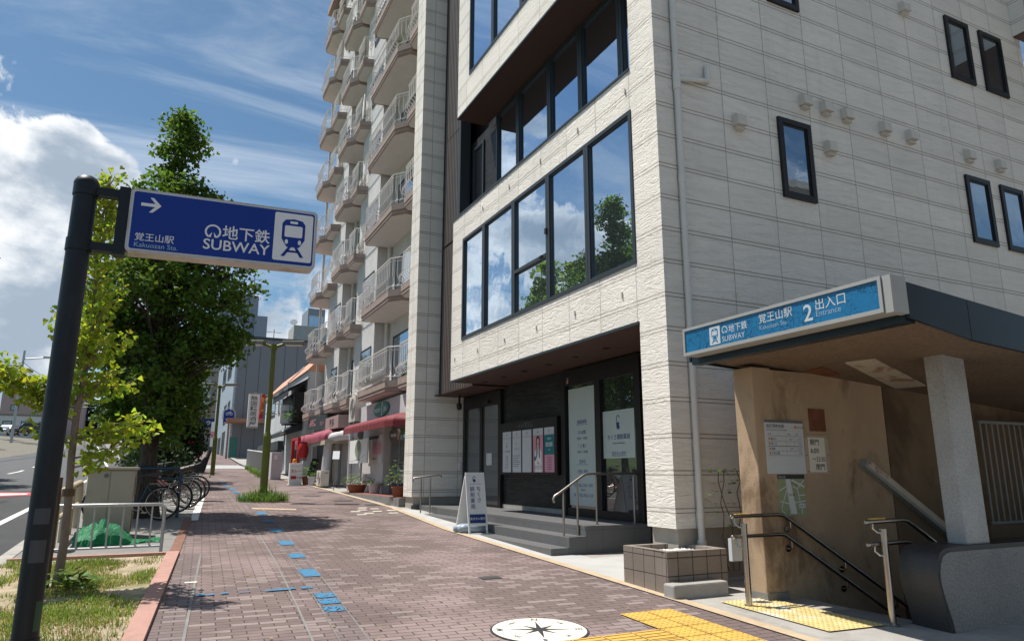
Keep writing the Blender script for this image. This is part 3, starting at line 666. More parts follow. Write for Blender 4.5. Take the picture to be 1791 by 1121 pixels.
# grass bed at the foot of the sign post
mb = MB(); strip(mb, lambda y: roadr(y) + 0.17, lambda y: left(y) - 0.16, -6, 11.25, 0.006, LX); structure(mb.build('planting_bed', 'soil'))
mb = MB(); strip(mb, lambda y: left(y) - 0.16, left, -6, 11.35, 0.045, LX)
strip(mb, lambda y: left(y) - 0.001, lambda y: left(y), -6, 11.35, 0.045)
for a, b in zip(ys(-6, 11.35), ys(-6, 11.35)[1:]):
    mb.poly([(left(a), a, gz(a) - 0.05), (left(b), b, gz(b) - 0.05), (left(b), b, gz(b) + 0.045), (left(a), a, gz(a) + 0.045)])
mb.prism([(roadr(11.3) + 0.17, 11.25, gz(11.25) - 0.1), (left(11.3) - 0.16, 11.25, gz(11.25) - 0.1), (left(11.3) - 0.16, 11.25, gz(11.25) + 0.045), (roadr(11.3) + 0.17, 11.25, gz(11.25) + 0.045)], (0, 0.12, 0))
structure(mb.build('bed_kerb', 'kerb_pink'))

leaf_mat('grass_blade', (0.15, 0.22, 0.04), 0.3, 0.05, 0.45)
leaf_mat('grass_dry', (0.42, 0.33, 0.15), 0.25, 0.03, 0.4)
leaf_mat('weed_leaf', (0.11, 0.19, 0.04), 0.35, 0.04, 0.4)
def blades(mb, q, x, y, z, n, h, spread, w=0.006):
    for _ in range(n):
        a = q.random() * 6.283; r = spread * q.random() ** 0.6; px, py = x + r * math.cos(a), y + r * math.sin(a)
        b = q.random() * 6.283; hh = h * (0.4 + 0.8 * q.random()); ln = hh * (0.2 + 0.7 * q.random()); ww = w * (0.6 + q.random())
        dx, dy = math.cos(b), math.sin(b); sx, sy = -dy * ww, dx * ww
        mb.poly([(px - sx, py - sy, z), (px + sx, py + sy, z), (px + dx * ln * .45 + sx * .7, py + dy * ln * .45 + sy * .7, z + hh * 0.7), (px + dx * ln * .45 - sx * .7, py + dy * ln * .45 - sy * .7, z + hh * 0.7)])
        mb.poly([(px + dx * ln * .45 - sx * .7, py + dy * ln * .45 - sy * .7, z + hh * .7), (px + dx * ln * .45 + sx * .7, py + dy * ln * .45 + sy * .7, z + hh * .7), (px + dx * ln, py + dy * ln, z + hh * (0.85 + 0.2 * q.random()))])
gm, gd = MB(), MB(); q = random.Random(11)
for _ in range(9000):
    y = 5.0 + 6.1 * q.random(); x = roadr(y) + 0.22 + (left(y) - 0.2 - roadr(y) - 0.22) * q.random()
    dens = mnoise.fractal(Vector((x * 1.1, y * 1.1, 3.0)), 1.0, 2.0, 4)
    if dens + 0.30 * q.random() < 0.04 + (0.15 if x > -0.35 else -0.08): continue
    if q.random() < 0.6: blades(gm, q, x, y, gz(y), 5, 0.055 + 0.05 * max(0, dens), 0.07, 0.0035)
    else: blades(gd, q, x, y, gz(y), 5, 0.04, 0.08, 0.0035)
stuff(gm.build('grass', 'grass_blade')); stuff(gd.build('dry_grass', 'grass_dry'))
def leafy(mb, q, x, y, z, n, rad, h, size):
    """a rosette of broad leaves"""
    for _ in range(n):
        a = q.random() * 6.283; r = rad * math.sqrt(q.random()); hh = h * (1 - (r / rad) ** 2 * 0.7) * (0.25 + 0.75 * q.random()); c = Vector((x + r * math.cos(a), y + r * math.sin(a), z + hh))
        d = Vector((math.cos(a + q.uniform(-.6, .6)), math.sin(a + q.uniform(-.6, .6)), q.uniform(-.2, 0.7))).normalized(); s = d.cross(Vector((0, 0, 1))).normalized(); l = size * q.uniform(0.6, 1.3); w = l * 0.32
        mb.poly([c, c + d * l * .45 + s * w, c + d * l - Vector((0, 0, l * .15)), c + d * l * .45 - s * w])
mb = MB(); leafy(mb, q, -0.78, 9.1, gz(9.1), 90, 0.22, 0.22, 0.13); leafy(mb, q, 0.02, 10.8, gz(10.8), 0, 0.1, 0.1, 0.1)
tag(mb.build('weed_clump', 'weed_leaf'), 'broad leafed green weed at the foot of the young ginkgo', 'weed')

# fallen leaves and litter on the pavement and bed
mb = MB(); q = random.Random(77)
for _ in range(150):
    y = 5 + 22 * q.random() ** 1.4; x = left(y) - 1.2 + (5.6) * q.random() ** 1.6; a = q.random() * 6.28; s = q.uniform(.015, .035); z = gz(y) + 0.014 + (0.04 if x < left(y) else 0)
    mb.poly([(x, y, z), (x + s * math.cos(a), y + s * math.sin(a), z + .004), (x + 1.3 * s * math.cos(a + .6), y + 1.3 * s * math.sin(a + .6), z + .001), (x + s * math.cos(a + 1.2), y + s * math.sin(a + 1.2), z + .005)])
stuff(mb.build('fallen_leaves', mat('leaf_fallen', (0.36, 0.25, 0.05), 0.7, var=0.4, vscale=20)))
# ------------------------------------------------------------------ pharmacy building
XF, YS, XW = 5.66, 7.05, 7.05
B = thing('corner_building', 'corner building clad in white rock faced siding with a pharmacy on its ground floor', 'building', (5.36, 7.05, 0.61))
TOP = 20.0
mb = MB()
# pier, with the side wall that runs back from it
mb.box(XF, XW + 0.3, YS, 7.62, 0.88, TOP)
mb.box(XW + 0.3, 15.2, YS, YS + 0.35, 0.70, TOP)
mb.box(14.97, 19.0, 5.3, YS - 0.003, 10.35, TOP)
# first-floor box: a wall round the ribbon window
Y2 = 14.75
def wall_opening(mb, x, t, y0, y1, z0, z1, oy0, oy1, oz0, oz1):
    mb.box(x, x + t, y0, oy0, z0, z1) if oy0 > y0 else None
    mb.box(x, x + t, oy1, y1, z0, z1) if oy1 < y1 else None
    mb.box(x, x + t, oy0, oy1, z0, oz0); mb.box(x, x + t, oy0, oy1, oz1, z1)
wall_opening(mb, XF, 0.30, 7.622, Y2, 3.56, 7.36, 7.63, 14.12, 4.39, 6.73)
wall_opening(mb, XF, 0.30, 7.622, 14.60, 9.95, TOP, 7.63, 13.88, 10.73, 13.1)
# far wing wall
mb.box(XF, 7.6, 17.3, 18.0, 0.95, TOP)
mb.build('siding_wall', 'siding', B)
for b_ in ((XF + 0.06, XW, YS + 0.05, 7.6, 0.2, 0.88), (XF + 0.05, 7.5, 17.34, 17.96, 0.5, 0.95), (XW + 0.002, 14.9, YS + 0.05, YS + 0.3, 0.1, 0.70)): MB().box(*b_).build('plinth', 'plinth_tan', B)
mb = MB()
mb.box(XW, 7.3, 7.62, 17.3, 0.55, 3.56)                      # recessed ground-floor wall
mb.box(6.50, 6.7, 13.98, 15.8, 7.39, 9.93)                   # wall behind the loggia
mb.box(6.32, 6.6, 16.86, 17.3, 3.52, TOP)
mb.build('dark_stone_wall', 'dark_stone', B)
mb = MB(); mb.box(7.32, 15.0, 7.42, 17.9, 0.3, TOP - 0.2); mb.box(6.72, 7.3, 7.64, 17.28, 3.6, TOP - 0.2); mb.box(6.56, 6.715, 7.64, 13.97, 3.6, TOP - 0.2); mb.build('inner_core', 'black', B)
for b_ in ((XF + 0.004, XW, 7.622, Y2, 3.535, 3.558), (6.2, XW, Y2 + 0.002, 17.298, 3.49, 3.515), (XF + 0.004, 6.42, 7.622, 14.60, 9.925, 9.948), (14.98, 19, 5.31, YS - 0.01, 10.325, 10.347)): MB().box(*b_).build('soffit', 'soffit_brown', B)
for b_ in ((XF - 0.012, XF + 0.02, 7.622, Y2 + 0.01, 3.525, 3.565), (XF - 0.012, XF + 0.02, 7.622, 14.61, 9.915, 9.955), (XF - 0.02, XF + 0.32, 7.63, Y2 + 0.01, 7.36, 7.395)): MB().box(*b_).build('edge_trim', 'frame_dark', B)
for k in range(7):
    y = 8.5 + k * 0.98; mb = MB(); mb.lathe((6.35, y, 3.524), [(0.06, 0), (0.055, 0.011)], k=16); mb.build('downlight', 'frame_black', B)
# slatted screen on the stair tower
mb = MB(); y = 14.80
while y < 16.8:
    mb.box(6.20, 6.27, y, y + 0.075, 3.52, 7.35)
    if y > 15.8: mb.box(6.20, 6.27, y, y + 0.075, 7.42, 10.4); mb.box(6.20, 6.27, y, y + 0.075, 10.42, TOP)
    y += 0.115
mb.box(6.28, 6.4, 14.78, 16.85, 3.52, 7.38); mb.box(6.28, 6.4, 15.8, 16.85, 7.38, TOP); mb.build('slatted_screen', 'slat_brown', B)
mb = MB(); mb.box(6.17, 6.45, 15.66, 15.79, 7.4, TOP); mb.build('loggia_post', 'frame_dark', B)

def window(parent, F, u0, u1, v0, v1, fr=0.06, depth=0.07, glass='glass_sky', frame='frame_dark', out=0.03, trans=None, name='window', mull=(), opening=False):
    """frame with jambs proud of the wall, pane set back as a sub-part; trans = heights of cross bars"""
    if not opening: depth = min(depth, out - 0.002)
    mb = MB()
    mb.fbox(F, u0, u0 + fr, v0, v1, out - depth, out); mb.fbox(F, u1 - fr, u1, v0, v1, out - depth, out)
    mb.fbox(F, u0 + fr, u1 - fr, v0, v0 + fr, out - depth, out); mb.fbox(F, u0 + fr, u1 - fr, v1 - fr, v1, out - depth, out)
    for t in (trans or ()):
        mb.fbox(F, u0 + fr, u1 - fr, t - fr * 0.5, t + fr * 0.5, out - depth, out + 0.005)
    for t in mull: mb.fbox(F, t - fr * 0.5, t + fr * 0.5, v0 + fr, v1 - fr, out - depth, out - 0.01)
    # inner sash bead
    b = 0.022; d_ = out - 0.02 if opening else out * 0.7; mb.fbox(F, u0 + fr, u0 + fr + b, v0 + fr, v1 - fr, out - depth, d_); mb.fbox(F, u1 - fr - b, u1 - fr, v0 + fr, v1 - fr, out - depth, d_)
    mb.fbox(F, u0 + fr + b, u1 - fr - b, v0 + fr, v0 + fr + b, out - depth, d_); mb.fbox(F, u0 + fr + b, u1 - fr - b, v1 - fr - b, v1 - fr, out - depth, d_)
    w = mb.build(name, frame, parent)
    mb = MB(); mb.fbox(F, u0 + fr * 0.9, u1 - fr * 0.9, v0 + fr * 0.9, v1 - fr * 0.9, out - depth + 0.002, out - depth + 0.010); mb.build('pane', glass, w)
    return w
F0 = street(XF)
bays = [7.63, 8.87, 10.15, 11.52, 12.94, 14.12]
for k in range(5):
    w = window(B, F0, -bays[k + 1] + 0.004, -bays[k] - 0.004, 4.39, 6.73, fr=0.062, depth=0.06, out=0.015, glass='glass_wired', trans=(5.25,) if k == 2 else None, opening=True)
    if k == 2:
        mb = MB(); mb.fbox(F0, -10.22, -10.16, 5.62, 5.72, 0.012, 0.04); mb.fbox(F0, -10.42, -10.32, 5.235, 5.27, 0.02, 0.045); mb.build('latch', 'black', w)
bays = [7.63, 8.88, 10.19, 11.40, 12.83, 13.98]
F3 = street(6.42)
for k in range(5):
    window(B, F3, -bays[k + 1] + 0.004, -bays[k] - 0.004, 7.40, 9.92, fr=0.07, depth=0.07, out=0.02, trans=(8.15,) if k == 4 else None, opening=True)
bays = [7.63, 8.6, 9.7, 11.15, 12.55, 13.88]
for k in range(5): window(B, F0, -bays[k + 1] + 0.004, -bays[k] - 0.004, 10.73, 13.1, fr=0.062, depth=0.06, out=0.015, opening=True)
window(B, street(6.50), -15.50, -14.85, 8.1, 9.7, fr=0.06, out=0.04, glass='glass_dark')
for z0, z1 in ((4.5, 6.6), (8.6, 10.4), (11.6, 14.0)): window(B, street(6.32), -17.12, -16.75, z0, z1, fr=0.05, out=0.02, glass='glass_side', frame='frame_black')
FS = near(YS)
for x0, x1, z0, z1 in ((7.95, 8.64, 5.57, 6.87), (12.56, 13.28, 5.54, 6.82), (13.61, 14.33, 5.54, 6.82), (12.63, 13.35, 8.79, 10.10), (13.70, 14.42, 8.79, 10.10), (7.96, 8.65, 8.89, 10.2)):
    window(B, FS, x0, x1, z0, z1, fr=0.085, depth=0.10, out=0.045, glass='glass_side', frame='frame_black')
# hooded wall vents
vent0 = None
for x, z in ((7.13, 6.56), (8.56, 7.24), (9.03, 7.24), (9.51, 7.23), (9.03, 6.55), (10.43, 7.21), (11.11, 7.21), (12.74, 7.19), (13.68, 7.19), (11.39, 9.81)):
    mb = MB(); F = near(YS, x, z); pr = [F.p(-0.09, 0.12, 0), F.p(-0.09, 0.12, 0.09), F.p(-0.09, 0.09, 0.12), F.p(-0.09, -0.06, 0.13), F.p(-0.09, -0.06, 0)]
    mb.prism(pr[::-1], (0.18, 0, 0)); mb.fbox(F, -0.065, 0.065, -0.10, -0.062, 0.0, 0.07); mb.fbox(F, -0.07, 0.07, -0.115, -0.102, 0, 0.09)
    mb.build('vent_hood', 'vent_beige', B)
# drainpipe with brackets and side arm
mb = MB(); px, py = 6.0, YS - 0.055
mb.tube([(px, py, 0.66), (px, py, TOP)], 0.042, 12); 
for z in (1.0, 3.3, 5.4, 7.9, 9.6, 11.8): mb.tube([(px, py, z), (px, py, z + 0.09)], 0.049, 12)
mb.tube([(px, py, 0.66), (px, py, 0.74)], 0.055, 12)
for z in (1.9, 4.2, 6.4, 8.6): mb.box(px - 0.015, px + 0.015, py, YS, z, z + 0.025)
mb.tube([(px, py, 6.86), (px + 0.05, py, 6.99), (px + 0.58, py, 7.08)], 0.038, 10); mb.tube([(px + 0.55, py, 7.05), (px + 0.57, py, 7.1), (px + 0.57, py, 7.33)], 0.042, 10)
mb.tube([(px, py, 6.80), (px, py, 7.08)], 0.055, 12); mb.build('drainpipe', 'pipe_white', B, smooth=True)
# small brass drips at the joint ends
for y in (8.0, 9.3, 10.6, 11.9, 13.2, 14.5): MB().fbox(street(XF), -y - 0.012, -y + 0.012, 3.98 + 0.0, 4.06, 0, 0.02).build('joint_clip', 'vent_beige', B)
for y in (7.75, 9.1, 10.4, 11.7, 13.0): MB().fbox(street(XF), -y - 0.012, -y + 0.012, 7.04, 7.12, 0, 0.02).build('joint_clip', 'vent_beige', B)
for x, z in ((6.88, 3.9), (6.88, 8.2), (10.5, 7.9), (13.3, 7.9)): MB().fbox(near(YS), x - 0.012, x + 0.012, z, z + 0.06, 0, 0.02).build('joint_clip', 'vent_beige', B)

# --- ground-floor front: pharmacy door, poster case, stair door
FW = street(XW)
D = MB()
D.fbox(FW, -12.06, -11.90, 0.76, 3.50, 0, 0.09); D.fbox(FW, -9.60, -9.44, 0.76, 3.50, 0, 0.09); D.fbox(FW, -11.90, -9.60, 3.19, 3.50, 0, 0.085)
D.fbox(FW, -11.90, -9.60, 0.76, 0.90, 0, 0.07); D.fbox(FW, -10.84, -10.66, 0.90, 3.19, 0, 0.085)
pd = D.build('pharmacy_door', 'frame_black', B)
mb = MB(); mb.fbox(FW, -11.90, -10.84, 0.90, 3.19, 0.02, 0.03); mb.fbox(FW, -10.66, -9.60, 0.90, 3.19, 0.02, 0.03); mb.build('pane', 'glass_dark', pd)
mb = MB(); mb.fbox(FW, -11.84, -10.90, 0.95, 3.13, 0.031, 0.035); mb.build('frosted_sheet', 'sheet_frost', pd)
mb = MB(); mb.fbox(FW, -10.645, -9.70, 1.79, 2.61, 0.031, 0.036); mb.build('door_notice', 'sheet_frost', pd)
mb = MB()
u = -10.17
def capsule(mb, F, u, v, w, h, n, lw):
    o = [(a, b) for a, b in ell(u, v + h - w, w, w, 14, 0, 180)] + ell(u, v - h + w, w, w, 14, 180, 360)
    i_ = [(a, b) for a, b in ell(u, v + h - w, w - lw, w - lw, 14, 0, 180)] + ell(u, v - h + w, w - lw, w - lw, 14, 180, 360)
    for k in range(len(o)):
        if 0 <= k < 2 : pass
        a, b = k, (k + 1) % len(o)
        if b == 0 or k == len(o) - 1:
            continue
        flat(mb, F, [o[a], o[b], i_[b], i_[a]], n)
    flat(mb, F, [(u - w + lw, v), (u + w - lw, v)] [::-1] + ell(u, v - h + w, w - lw * 1.3, w - lw * 1.3, 10, 180, 360), n)
capsule(mb, FW, u, 2.40, 0.052, 0.125, 0.0385, 0.016)
text_mb(mb, 'ちくさ調剤薬局', 0.098, FW, u, 2.115, 0.0385, bold=0.006)
text_mb(mb, 'CHIKUSA PHARMACY', 0.040, FW, u, 2.03, 0.0385)
text_mb(mb, '処方せん受付', 0.07, FW, u, 1.845, 0.0385); rect(mb, FW, u - 0.21, u + 0.21, 1.825, 1.832, 0.0385)
uu_ = -11.36
for body, sz, v in (('開局時間', 0.085, 2.42), ('〔月-金曜〕', 0.075, 2.23), ('9:00〜19:00', 0.075, 2.12), ('〔 土 曜 〕', 0.075, 1.98), ('9:00〜14:00', 0.075, 1.87), ('定休日', 0.08, 1.69), ('日曜・祝日', 0.075, 1.51), ('TEL. 052-763-1189', 0.085, 1.26), ('(代表番号)', 0.04, 1.19), ('FAX. 052-763-1110', 0.085, 1.08)):
    text_mb(mb, body, sz, FW, uu_, v + 0.03, 0.037)
rect(mb, FW, uu_ - 0.2, uu_ + 0.2, 2.425, 2.431, 0.037); rect(mb, FW, uu_ - 0.2, uu_ + 0.2, 1.69, 1.696, 0.037)
mb.build('door_lettering', 'navy_ink', pd)
mb = MB(); rect(mb, FW, -11.84, -11.74, 3.23, 3.37, 0.0875); mb.build('alarm_sticker', 'navy_ink', pd)
mb = MB(); flat(mb, FW, [(-11.83, 3.25), (-11.75, 3.25), (-11.75, 3.36)], 0.0885); mb.build('sticker_mark', 'orange_ink', pd)
# stair door
D = MB()
D.fbox(FW, -17.18, -17.04, 0.76, 3.46, 0, 0.08); D.fbox(FW, -15.02, -14.88, 0.76, 3.46, 0, 0.08); D.fbox(FW, -17.04, -15.02, 3.14, 3.46, 0, 0.075); D.fbox(FW, -16.12, -15.98, 0.80, 3.14, 0, 0.07); D.fbox(FW, -17.04, -15.02, 0.76, 0.82, 0, 0.06)
sdoor = D.build('stair_door', 'frame_black', B)
glass_mat('glass_hall', base=(0.085, 0.085, 0.085), mirror=0.04, wobble=0.01)
mb = MB(); mb.fbox(FW, -17.04, -16.12, 0.82, 3.14, 0.02, 0.03); mb.fbox(FW, -15.98, -15.02, 0.82, 3.14, 0.02, 0.03); mb.build('pane', 'glass_hall', sdoor)
mb = MB(); mb.fbox(FW, -15.75, -15.45, 1.72, 2.0, 0.031, 0.045); mb.build('intercom_panel', 'pale_grey', sdoor)
mb = MB(); rect(mb, FW, -17.02, -16.93, 3.2, 3.34, 0.078); mb.build('alarm_sticker', 'navy_ink', sdoor)
mb = MB(); mb.fbox(FW, -15.8, -15.5, 3.2, 3.27, 0.075, 0.13); mb.build('door_sensor', 'black', sdoor)
mb = MB(); mb.fbox(near(17.3), 6.93, 7.02, 1.62, 1.80, 0, 0.06); mb.build('card_reader', 'pale_grey', B)
mb = MB(); mb.lathe((6.72, 16.85, 3.2), [(0.03, 0.30), (0.03, 0.10), (0.065, 0.08), (0.07, 0.0), (0.05, -0.07), (0.0, -0.09)], k=16); mb.build('security_camera', 'black', B, smooth=True)
mb = MB(); mb.box(XW - 0.02, XW + 0.002, 12.1, 14.9, 0.76, 0.85); mb.build('wall_base', 'concrete', B)
# poster case with five posters
pc = MB().fbox(FW, -14.74, -12.12, 1.50, 2.64, 0, 0.145).build('poster_case', 'frame_black', B)
slots = [(-14.60, -14.17), (-14.10, -13.68), (-13.62, -13.20), (-13.12, -12.69), (-12.63, -12.23)]
FP = street(XW - 0.145)
for k, (a, b) in enumerate(slots):
    po = MB().fbox(FP, a, b, 1.555, 2.44, 0, 0.004).build('poster', ('pale_grey', 'pale_grey', 'pale_grey', 'poster_pink', 'poster_pink')[k], pc)
    c = (a + b) / 2; ink = MB()
    if k >= 3: MB().fbox(FP, a, b, 2.29, 2.44, 0.004, 0.006).build('poster_head', 'pale_grey', po)
    text_mb(ink, ('1F', '2F', '3F', '4F', '5F')[k], 0.075, FP, c, 2.34, 0.008); rect(ink, FP, a + 0.02, b - 0.02, 2.292, 2.298, 0.008)
    if k == 0:
        capsule(ink, FP, c, 2.14, 0.024, 0.06, 0.006, 0.009); text_mb(ink, 'ちくさ調剤薬局', 0.05, FP, c, 1.99, 0.006)
        for j, t in enumerate(('開局時間', '〔月-金曜〕', '9:00〜19:00', '〔土曜〕', '9:00〜14:00', '定休日', '日曜・祝日')): text_mb(ink, t, 0.034, FP, c, 1.88 - 0.04 * j, 0.006)
    if k == 1:
        text_mb(ink, 'K', 0.08, FP, c - 0.02, 2.14, 0.006, bold=0.01); text_mb(ink, '覚王山 内科', 0.045, FP, c, 2.03, 0.006)
        for j in range(6): rect(ink, FP, a + 0.03, b - 0.03 - 0.05 * (j % 3), 1.90 - 0.045 * j, 1.912 - 0.045 * j, 0.006)
    if k == 3:
        S = MB(); flat(S, FP, ell(c, 2.19, 0.05, 0.07, 20), 0.0062); flat(S, FP, [(c - 0.06, 2.2), (c - 0.05, 1.86), (c - 0.085, 1.80), (c - 0.085, 2.12)], 0.0058); flat(S, FP, [(c + 0.06, 2.2), (c + 0.085, 2.12), (c + 0.09, 1.82), (c + 0.05, 1.86)], 0.0058); flat(S, FP, ell(c, 2.2, 0.085, 0.095, 20), 0.0054); S2 = MB(); flat(S2, FP, ell(c, 2.18, 0.045, 0.062, 20), 0.0066); flat(S2, FP, [(c - 0.02, 2.13), (c + 0.02, 2.13), (c + 0.03, 2.04), (c - 0.03, 2.04)], 0.0064)
        flat(S2, FP, [(c - 0.05, 1.74), (c + 0.06, 1.70), (c + 0.06, 1.74), (c - 0.04, 1.78)], 0.0072)
        S.build('portrait_hair', 'ink', po); S2.build('portrait_face', 'skin', po)
        W_ = MB(); flat(W_, FP, [(c - 0.13, 1.56), (c - 0.14, 1.95), (c - 0.06, 2.06), (c, 1.98), (c + 0.06, 2.06), (c + 0.15, 1.95), (c + 0.16, 1.56)], 0.005); W_.build('portrait_coat', 'white', po)
        flat(ink, FP, [(c - 0.025, 2.03), (c + 0.025, 2.03), (c + 0.008, 1.86), (c - 0.008, 1.86)], 0.0069)
        T_ = MB(); flat(T_, FP, ell(c - 0.13, 1.83, 0.045, 0.05, 16), 0.0074); T_.build('poster_badge', 'poster_teal', po)
        for j in range(3): rect(ink, FP, a + 0.06, b - 0.05, 1.62 + 0.03 * j, 1.628 + 0.03 * j, 0.0075)
    if k == 4:
        T_ = MB(); rect(T_, FP, a, b, 1.90, 2.29, 0.0055); T_.build('poster_band', 'poster_teal', po)
        W_ = MB(); text_mb(W_, 'REXER', 0.115, FP, c, 2.06, 0.0065, bold=0.008, sx=0.85); text_mb(W_, '美容医療', 0.04, FP, c, 2.2, 0.0065); text_mb(W_, '5階', 0.035, FP, c, 1.98, 0.0065); W_.build('poster_title', 'white', po)
        for j in range(6): rect(ink, FP, c - 0.09 + 0.02 * (j % 2), c + 0.09, 1.83 - 0.045 * j, 1.845 - 0.045 * j, 0.006)
    ink.build('poster_lettering', 'grey_ink', po)
mb = MB(); text_mb(mb, 'el sol 覚王山', 0.125, FP, -13.48, 2.50, 0.003, bold=0.004); mb.build('case_lettering', 'grey_ink', pc)

# --- entrance steps
ST = thing('entrance_steps', 'dark grey stone steps and landing in front of the pharmacy', 'steps', (5.23, 9.4, 0.3))
mb = MB(); mb.box(5.23, 5.54, 9.4, 17.3, 0.0, 0.457); mb.box(5.54, 5.85, 9.4, 17.3, 0.0, 0.605); mb.box(5.85, XW, 9.4, 17.3, 0.0, 0.757)
mb.box(XF, XW, 17.3, 17.34, 0.0, 0.757)
mb.build('stairs', 'step_stone', ST, bevel=0.006)

def stepped_rail(name, label, y, path, posts, r=0.019):
    t = thing(name, label, 'handrail', (posts[0][0], y, posts[0][1]))
    mb = MB(); mb.tube([(x, y, z) for x, z in path], r, 10); mb.build('rail', 'steel_matt', t, smooth=True)
    for x, z, zt in posts:
        mb = MB(); mb.tube([(x, y, z), (x, y, zt - 0.05)], 0.017, 10); mb.tube([(x, y, zt - 0.06), (x, y, zt - 0.01)], 0.010, 8); mb.tube([(x, y, z), (x, y, z + 0.012)], 0.03, 12); mb.build('post', 'steel_matt', t, smooth=True)
    return t
stepped_rail('handrail', 'steel handrail of four posts rising over the pharmacy steps', 9.62, [(5.42, 1.10), (5.40, 1.15), (5.43, 1.20), (5.5, 1.235), (5.92, 1.49), (6.0, 1.525), (6.1, 1.53), (7.0, 1.53), (7.06, 1.51), (7.07, 1.45)], [(5.58, 0.457, 1.28), (5.83, 0.605, 1.43), (6.18, 0.757, 1.53), (6.9, 0.757, 1.53)])
stepped_rail('handrail', 'short steel handrail of two posts beside the far wing wall', 16.3, [(5.37, 1.34), (5.35, 1.38), (5.38, 1.42), (5.98, 1.49), (6.06, 1.48), (6.07, 1.43)], [(5.56, 0.6, 1.44), (5.79, 0.6, 1.47)])

# --- sandwich board
A = thing('sandwich_board', 'white folding sandwich board with navy lettering beside the entrance steps', 'sign', (5.26, 12.35, gz(12.3)))
g = gz(12.3); wA = 0.19; cxA = 5.27
FB = Frame((cxA, 12.16, g), (1, 0, 0), Vector((0, 0.22, 1.09)).normalized(), Vector((0, -1.09, 0.22)).normalized())
FBk = Frame((cxA, 12.86, g), (1, 0, 0), Vector((0, -0.46, 1.08)).normalized(), Vector((0, 1.08, 0.46)).normalized())
L_ = 1.11
for Fx, nm in ((FB, 'front_board'), (FBk, 'rear_board')):
    mb = MB(); s1 = 1
    for a, b in ((-wA, -wA + 0.03), (wA - 0.03, wA)): mb.fbox(Fx, a, b, 0.0, L_, -0.025, 0.0)
    mb.fbox(Fx, -wA + 0.03, wA - 0.03, L_ - 0.03, L_, -0.025, 0.0); mb.fbox(Fx, -wA + 0.03, wA - 0.03, 0.14, 0.17, -0.025, 0.0)
    mb.fbox(Fx, -wA + 0.03, wA - 0.03, 0.17, L_ - 0.03, -0.02, -0.006); fb = mb.build(nm, 'white', A)
    if nm == 'front_board':
        ink = MB(); text_mb(ink, 'ちくさ', 0.095, FB, 0.055, 0.86, 0.002, vertical=True, spacing=1.08); text_mb(ink, '調剤薬局', 0.095, FB, -0.075, 0.86, 0.002, vertical=True, spacing=1.12)
        capsule(ink, FB, -0.02, 0.985, 0.03, 0.055, 0.002, 0.010); rect(ink, FB, -0.13, 0.13, 0.895, 0.899, 0.002); rect(ink, FB, -0.155, 0.155, 0.19, 0.345, 0.002); ink.build('board_lettering', 'navy_ink', fb)
        W_ = MB(); text_mb(W_, '処方せん受付', 0.05, FB, 0, 0.25, 0.004, bold=0.01); W_.build('band_lettering', 'white', fb)
for k, (dx, dy) in enumerate(((-0.06, 0.28), (0.03, 0.16))):
    mb = MB(); y0 = 12.2 + dy; 
    path = [(cxA - 0.33 + dx * .5, y0, g + 0.075), (cxA - 0.2, y0, g + 0.085), (cxA + 0.0, y0, g + 0.08), (cxA + 0.2, y0, g + 0.07), (cxA + 0.27, y0, g + 0.06)]
    mb.tube(path, [0.05, 0.085, 0.08, 0.075, 0.035], 12); o = mb.build('water_weight', 'plastic_bluegrey' if 'plastic_bluegrey' in MATS else mat('plastic_bluegrey', (0.30, 0.36, 0.43), 0.4), A, smooth='all')

# ------------------------------------------------------------------ block planter
PL = thing('block_planter', 'low planter of ribbed brown blocks filled with white gravel at the white pier', 'planter', (5.4, 6.9, 0.25))
mb = MB(); g0 = 0.1
mb.box(5.05, 5.9, 6.47, 6.56, g0, 0.70); mb.box(5.05, 5.14, 6.56, 7.30, g0, 0.70); mb.box(5.81, 5.9, 6.56, 7.04, g0, 0.70); mb.box(5.14, 5.655, 7.21, 7.30, g0, 0.70)
mb.build('block_wall', 'block_wall', PL, bevel=0.006)
mb = MB(); mb.box(5.14, 5.81, 6.56, 7.045, g0, 0.64); mb.box(5.14, 5.655, 7.045, 7.21, g0, 0.64); mb.build('fill', 'concrete', PL)
mb = MB(); q = random.Random(9)
for _ in range(520):
    x, y = q.uniform(5.16, 5.79), q.uniform(6.58, 7.03); r = q.uniform(0.008, 0.020); c = Vector((x, y, 0.645 + r * .4)); i = len(mb.v)
    for d in ((1, 0, 0), (0, 1, 0), (-1, 0, 0), (0, -1, 0), (0, 0, .7), (0, 0, -.7)): mb.v.append(tuple(c + Vector([d[j] * r * q.uniform(.7, 1.3) for j in range(3)])))
    for f in ((0, 1, 4), (1, 2, 4), (2, 3, 4), (3, 0, 4), (1, 0, 5), (2, 1, 5), (3, 2, 5), (0, 3, 5)): mb.f.append(tuple(i + k for k in f))
o = mb.build('gravel', 'white', PL); o['kind'] = 'stuff'
mb = MB(); mb.box(4.97, 5.72, 6.27, 6.46, 0.15, 0.385); tag(mb.build('stone_ledge', 'concrete', None, bevel=0.02), 'short grey concrete ledge in front of the block planter', 'ledge')
mb = MB(); q = random.Random(21); VN = MB()
for st in range(3):
    p = Vector((6.18 + 0.08 * st, 6.75, 0.4)); path = [p]
    for k in range(9): p = p + Vector((q.uniform(-0.05, 0.05), q.uniform(-.03, .03), 0.13)); path.append(p)
    VN.tube(path, 0.006, 5)
    for p in path[3:]:
        for _ in range(4):
            a = q.random() * 6.28; c = p + Vector((math.cos(a), math.sin(a) * .5, q.uniform(-.3, .3))) * q.uniform(0.02, 0.16); d = Vector((math.cos(a), math.sin(a), q.uniform(-.3, .4))); s = Vector((-d.y, d.x, 0.2)); l = q.uniform(.04, .08)
            mb.poly([c, c + d * l * .5 + s * l * .35, c + d * l, c + d * l * .5 - s * l * .35])
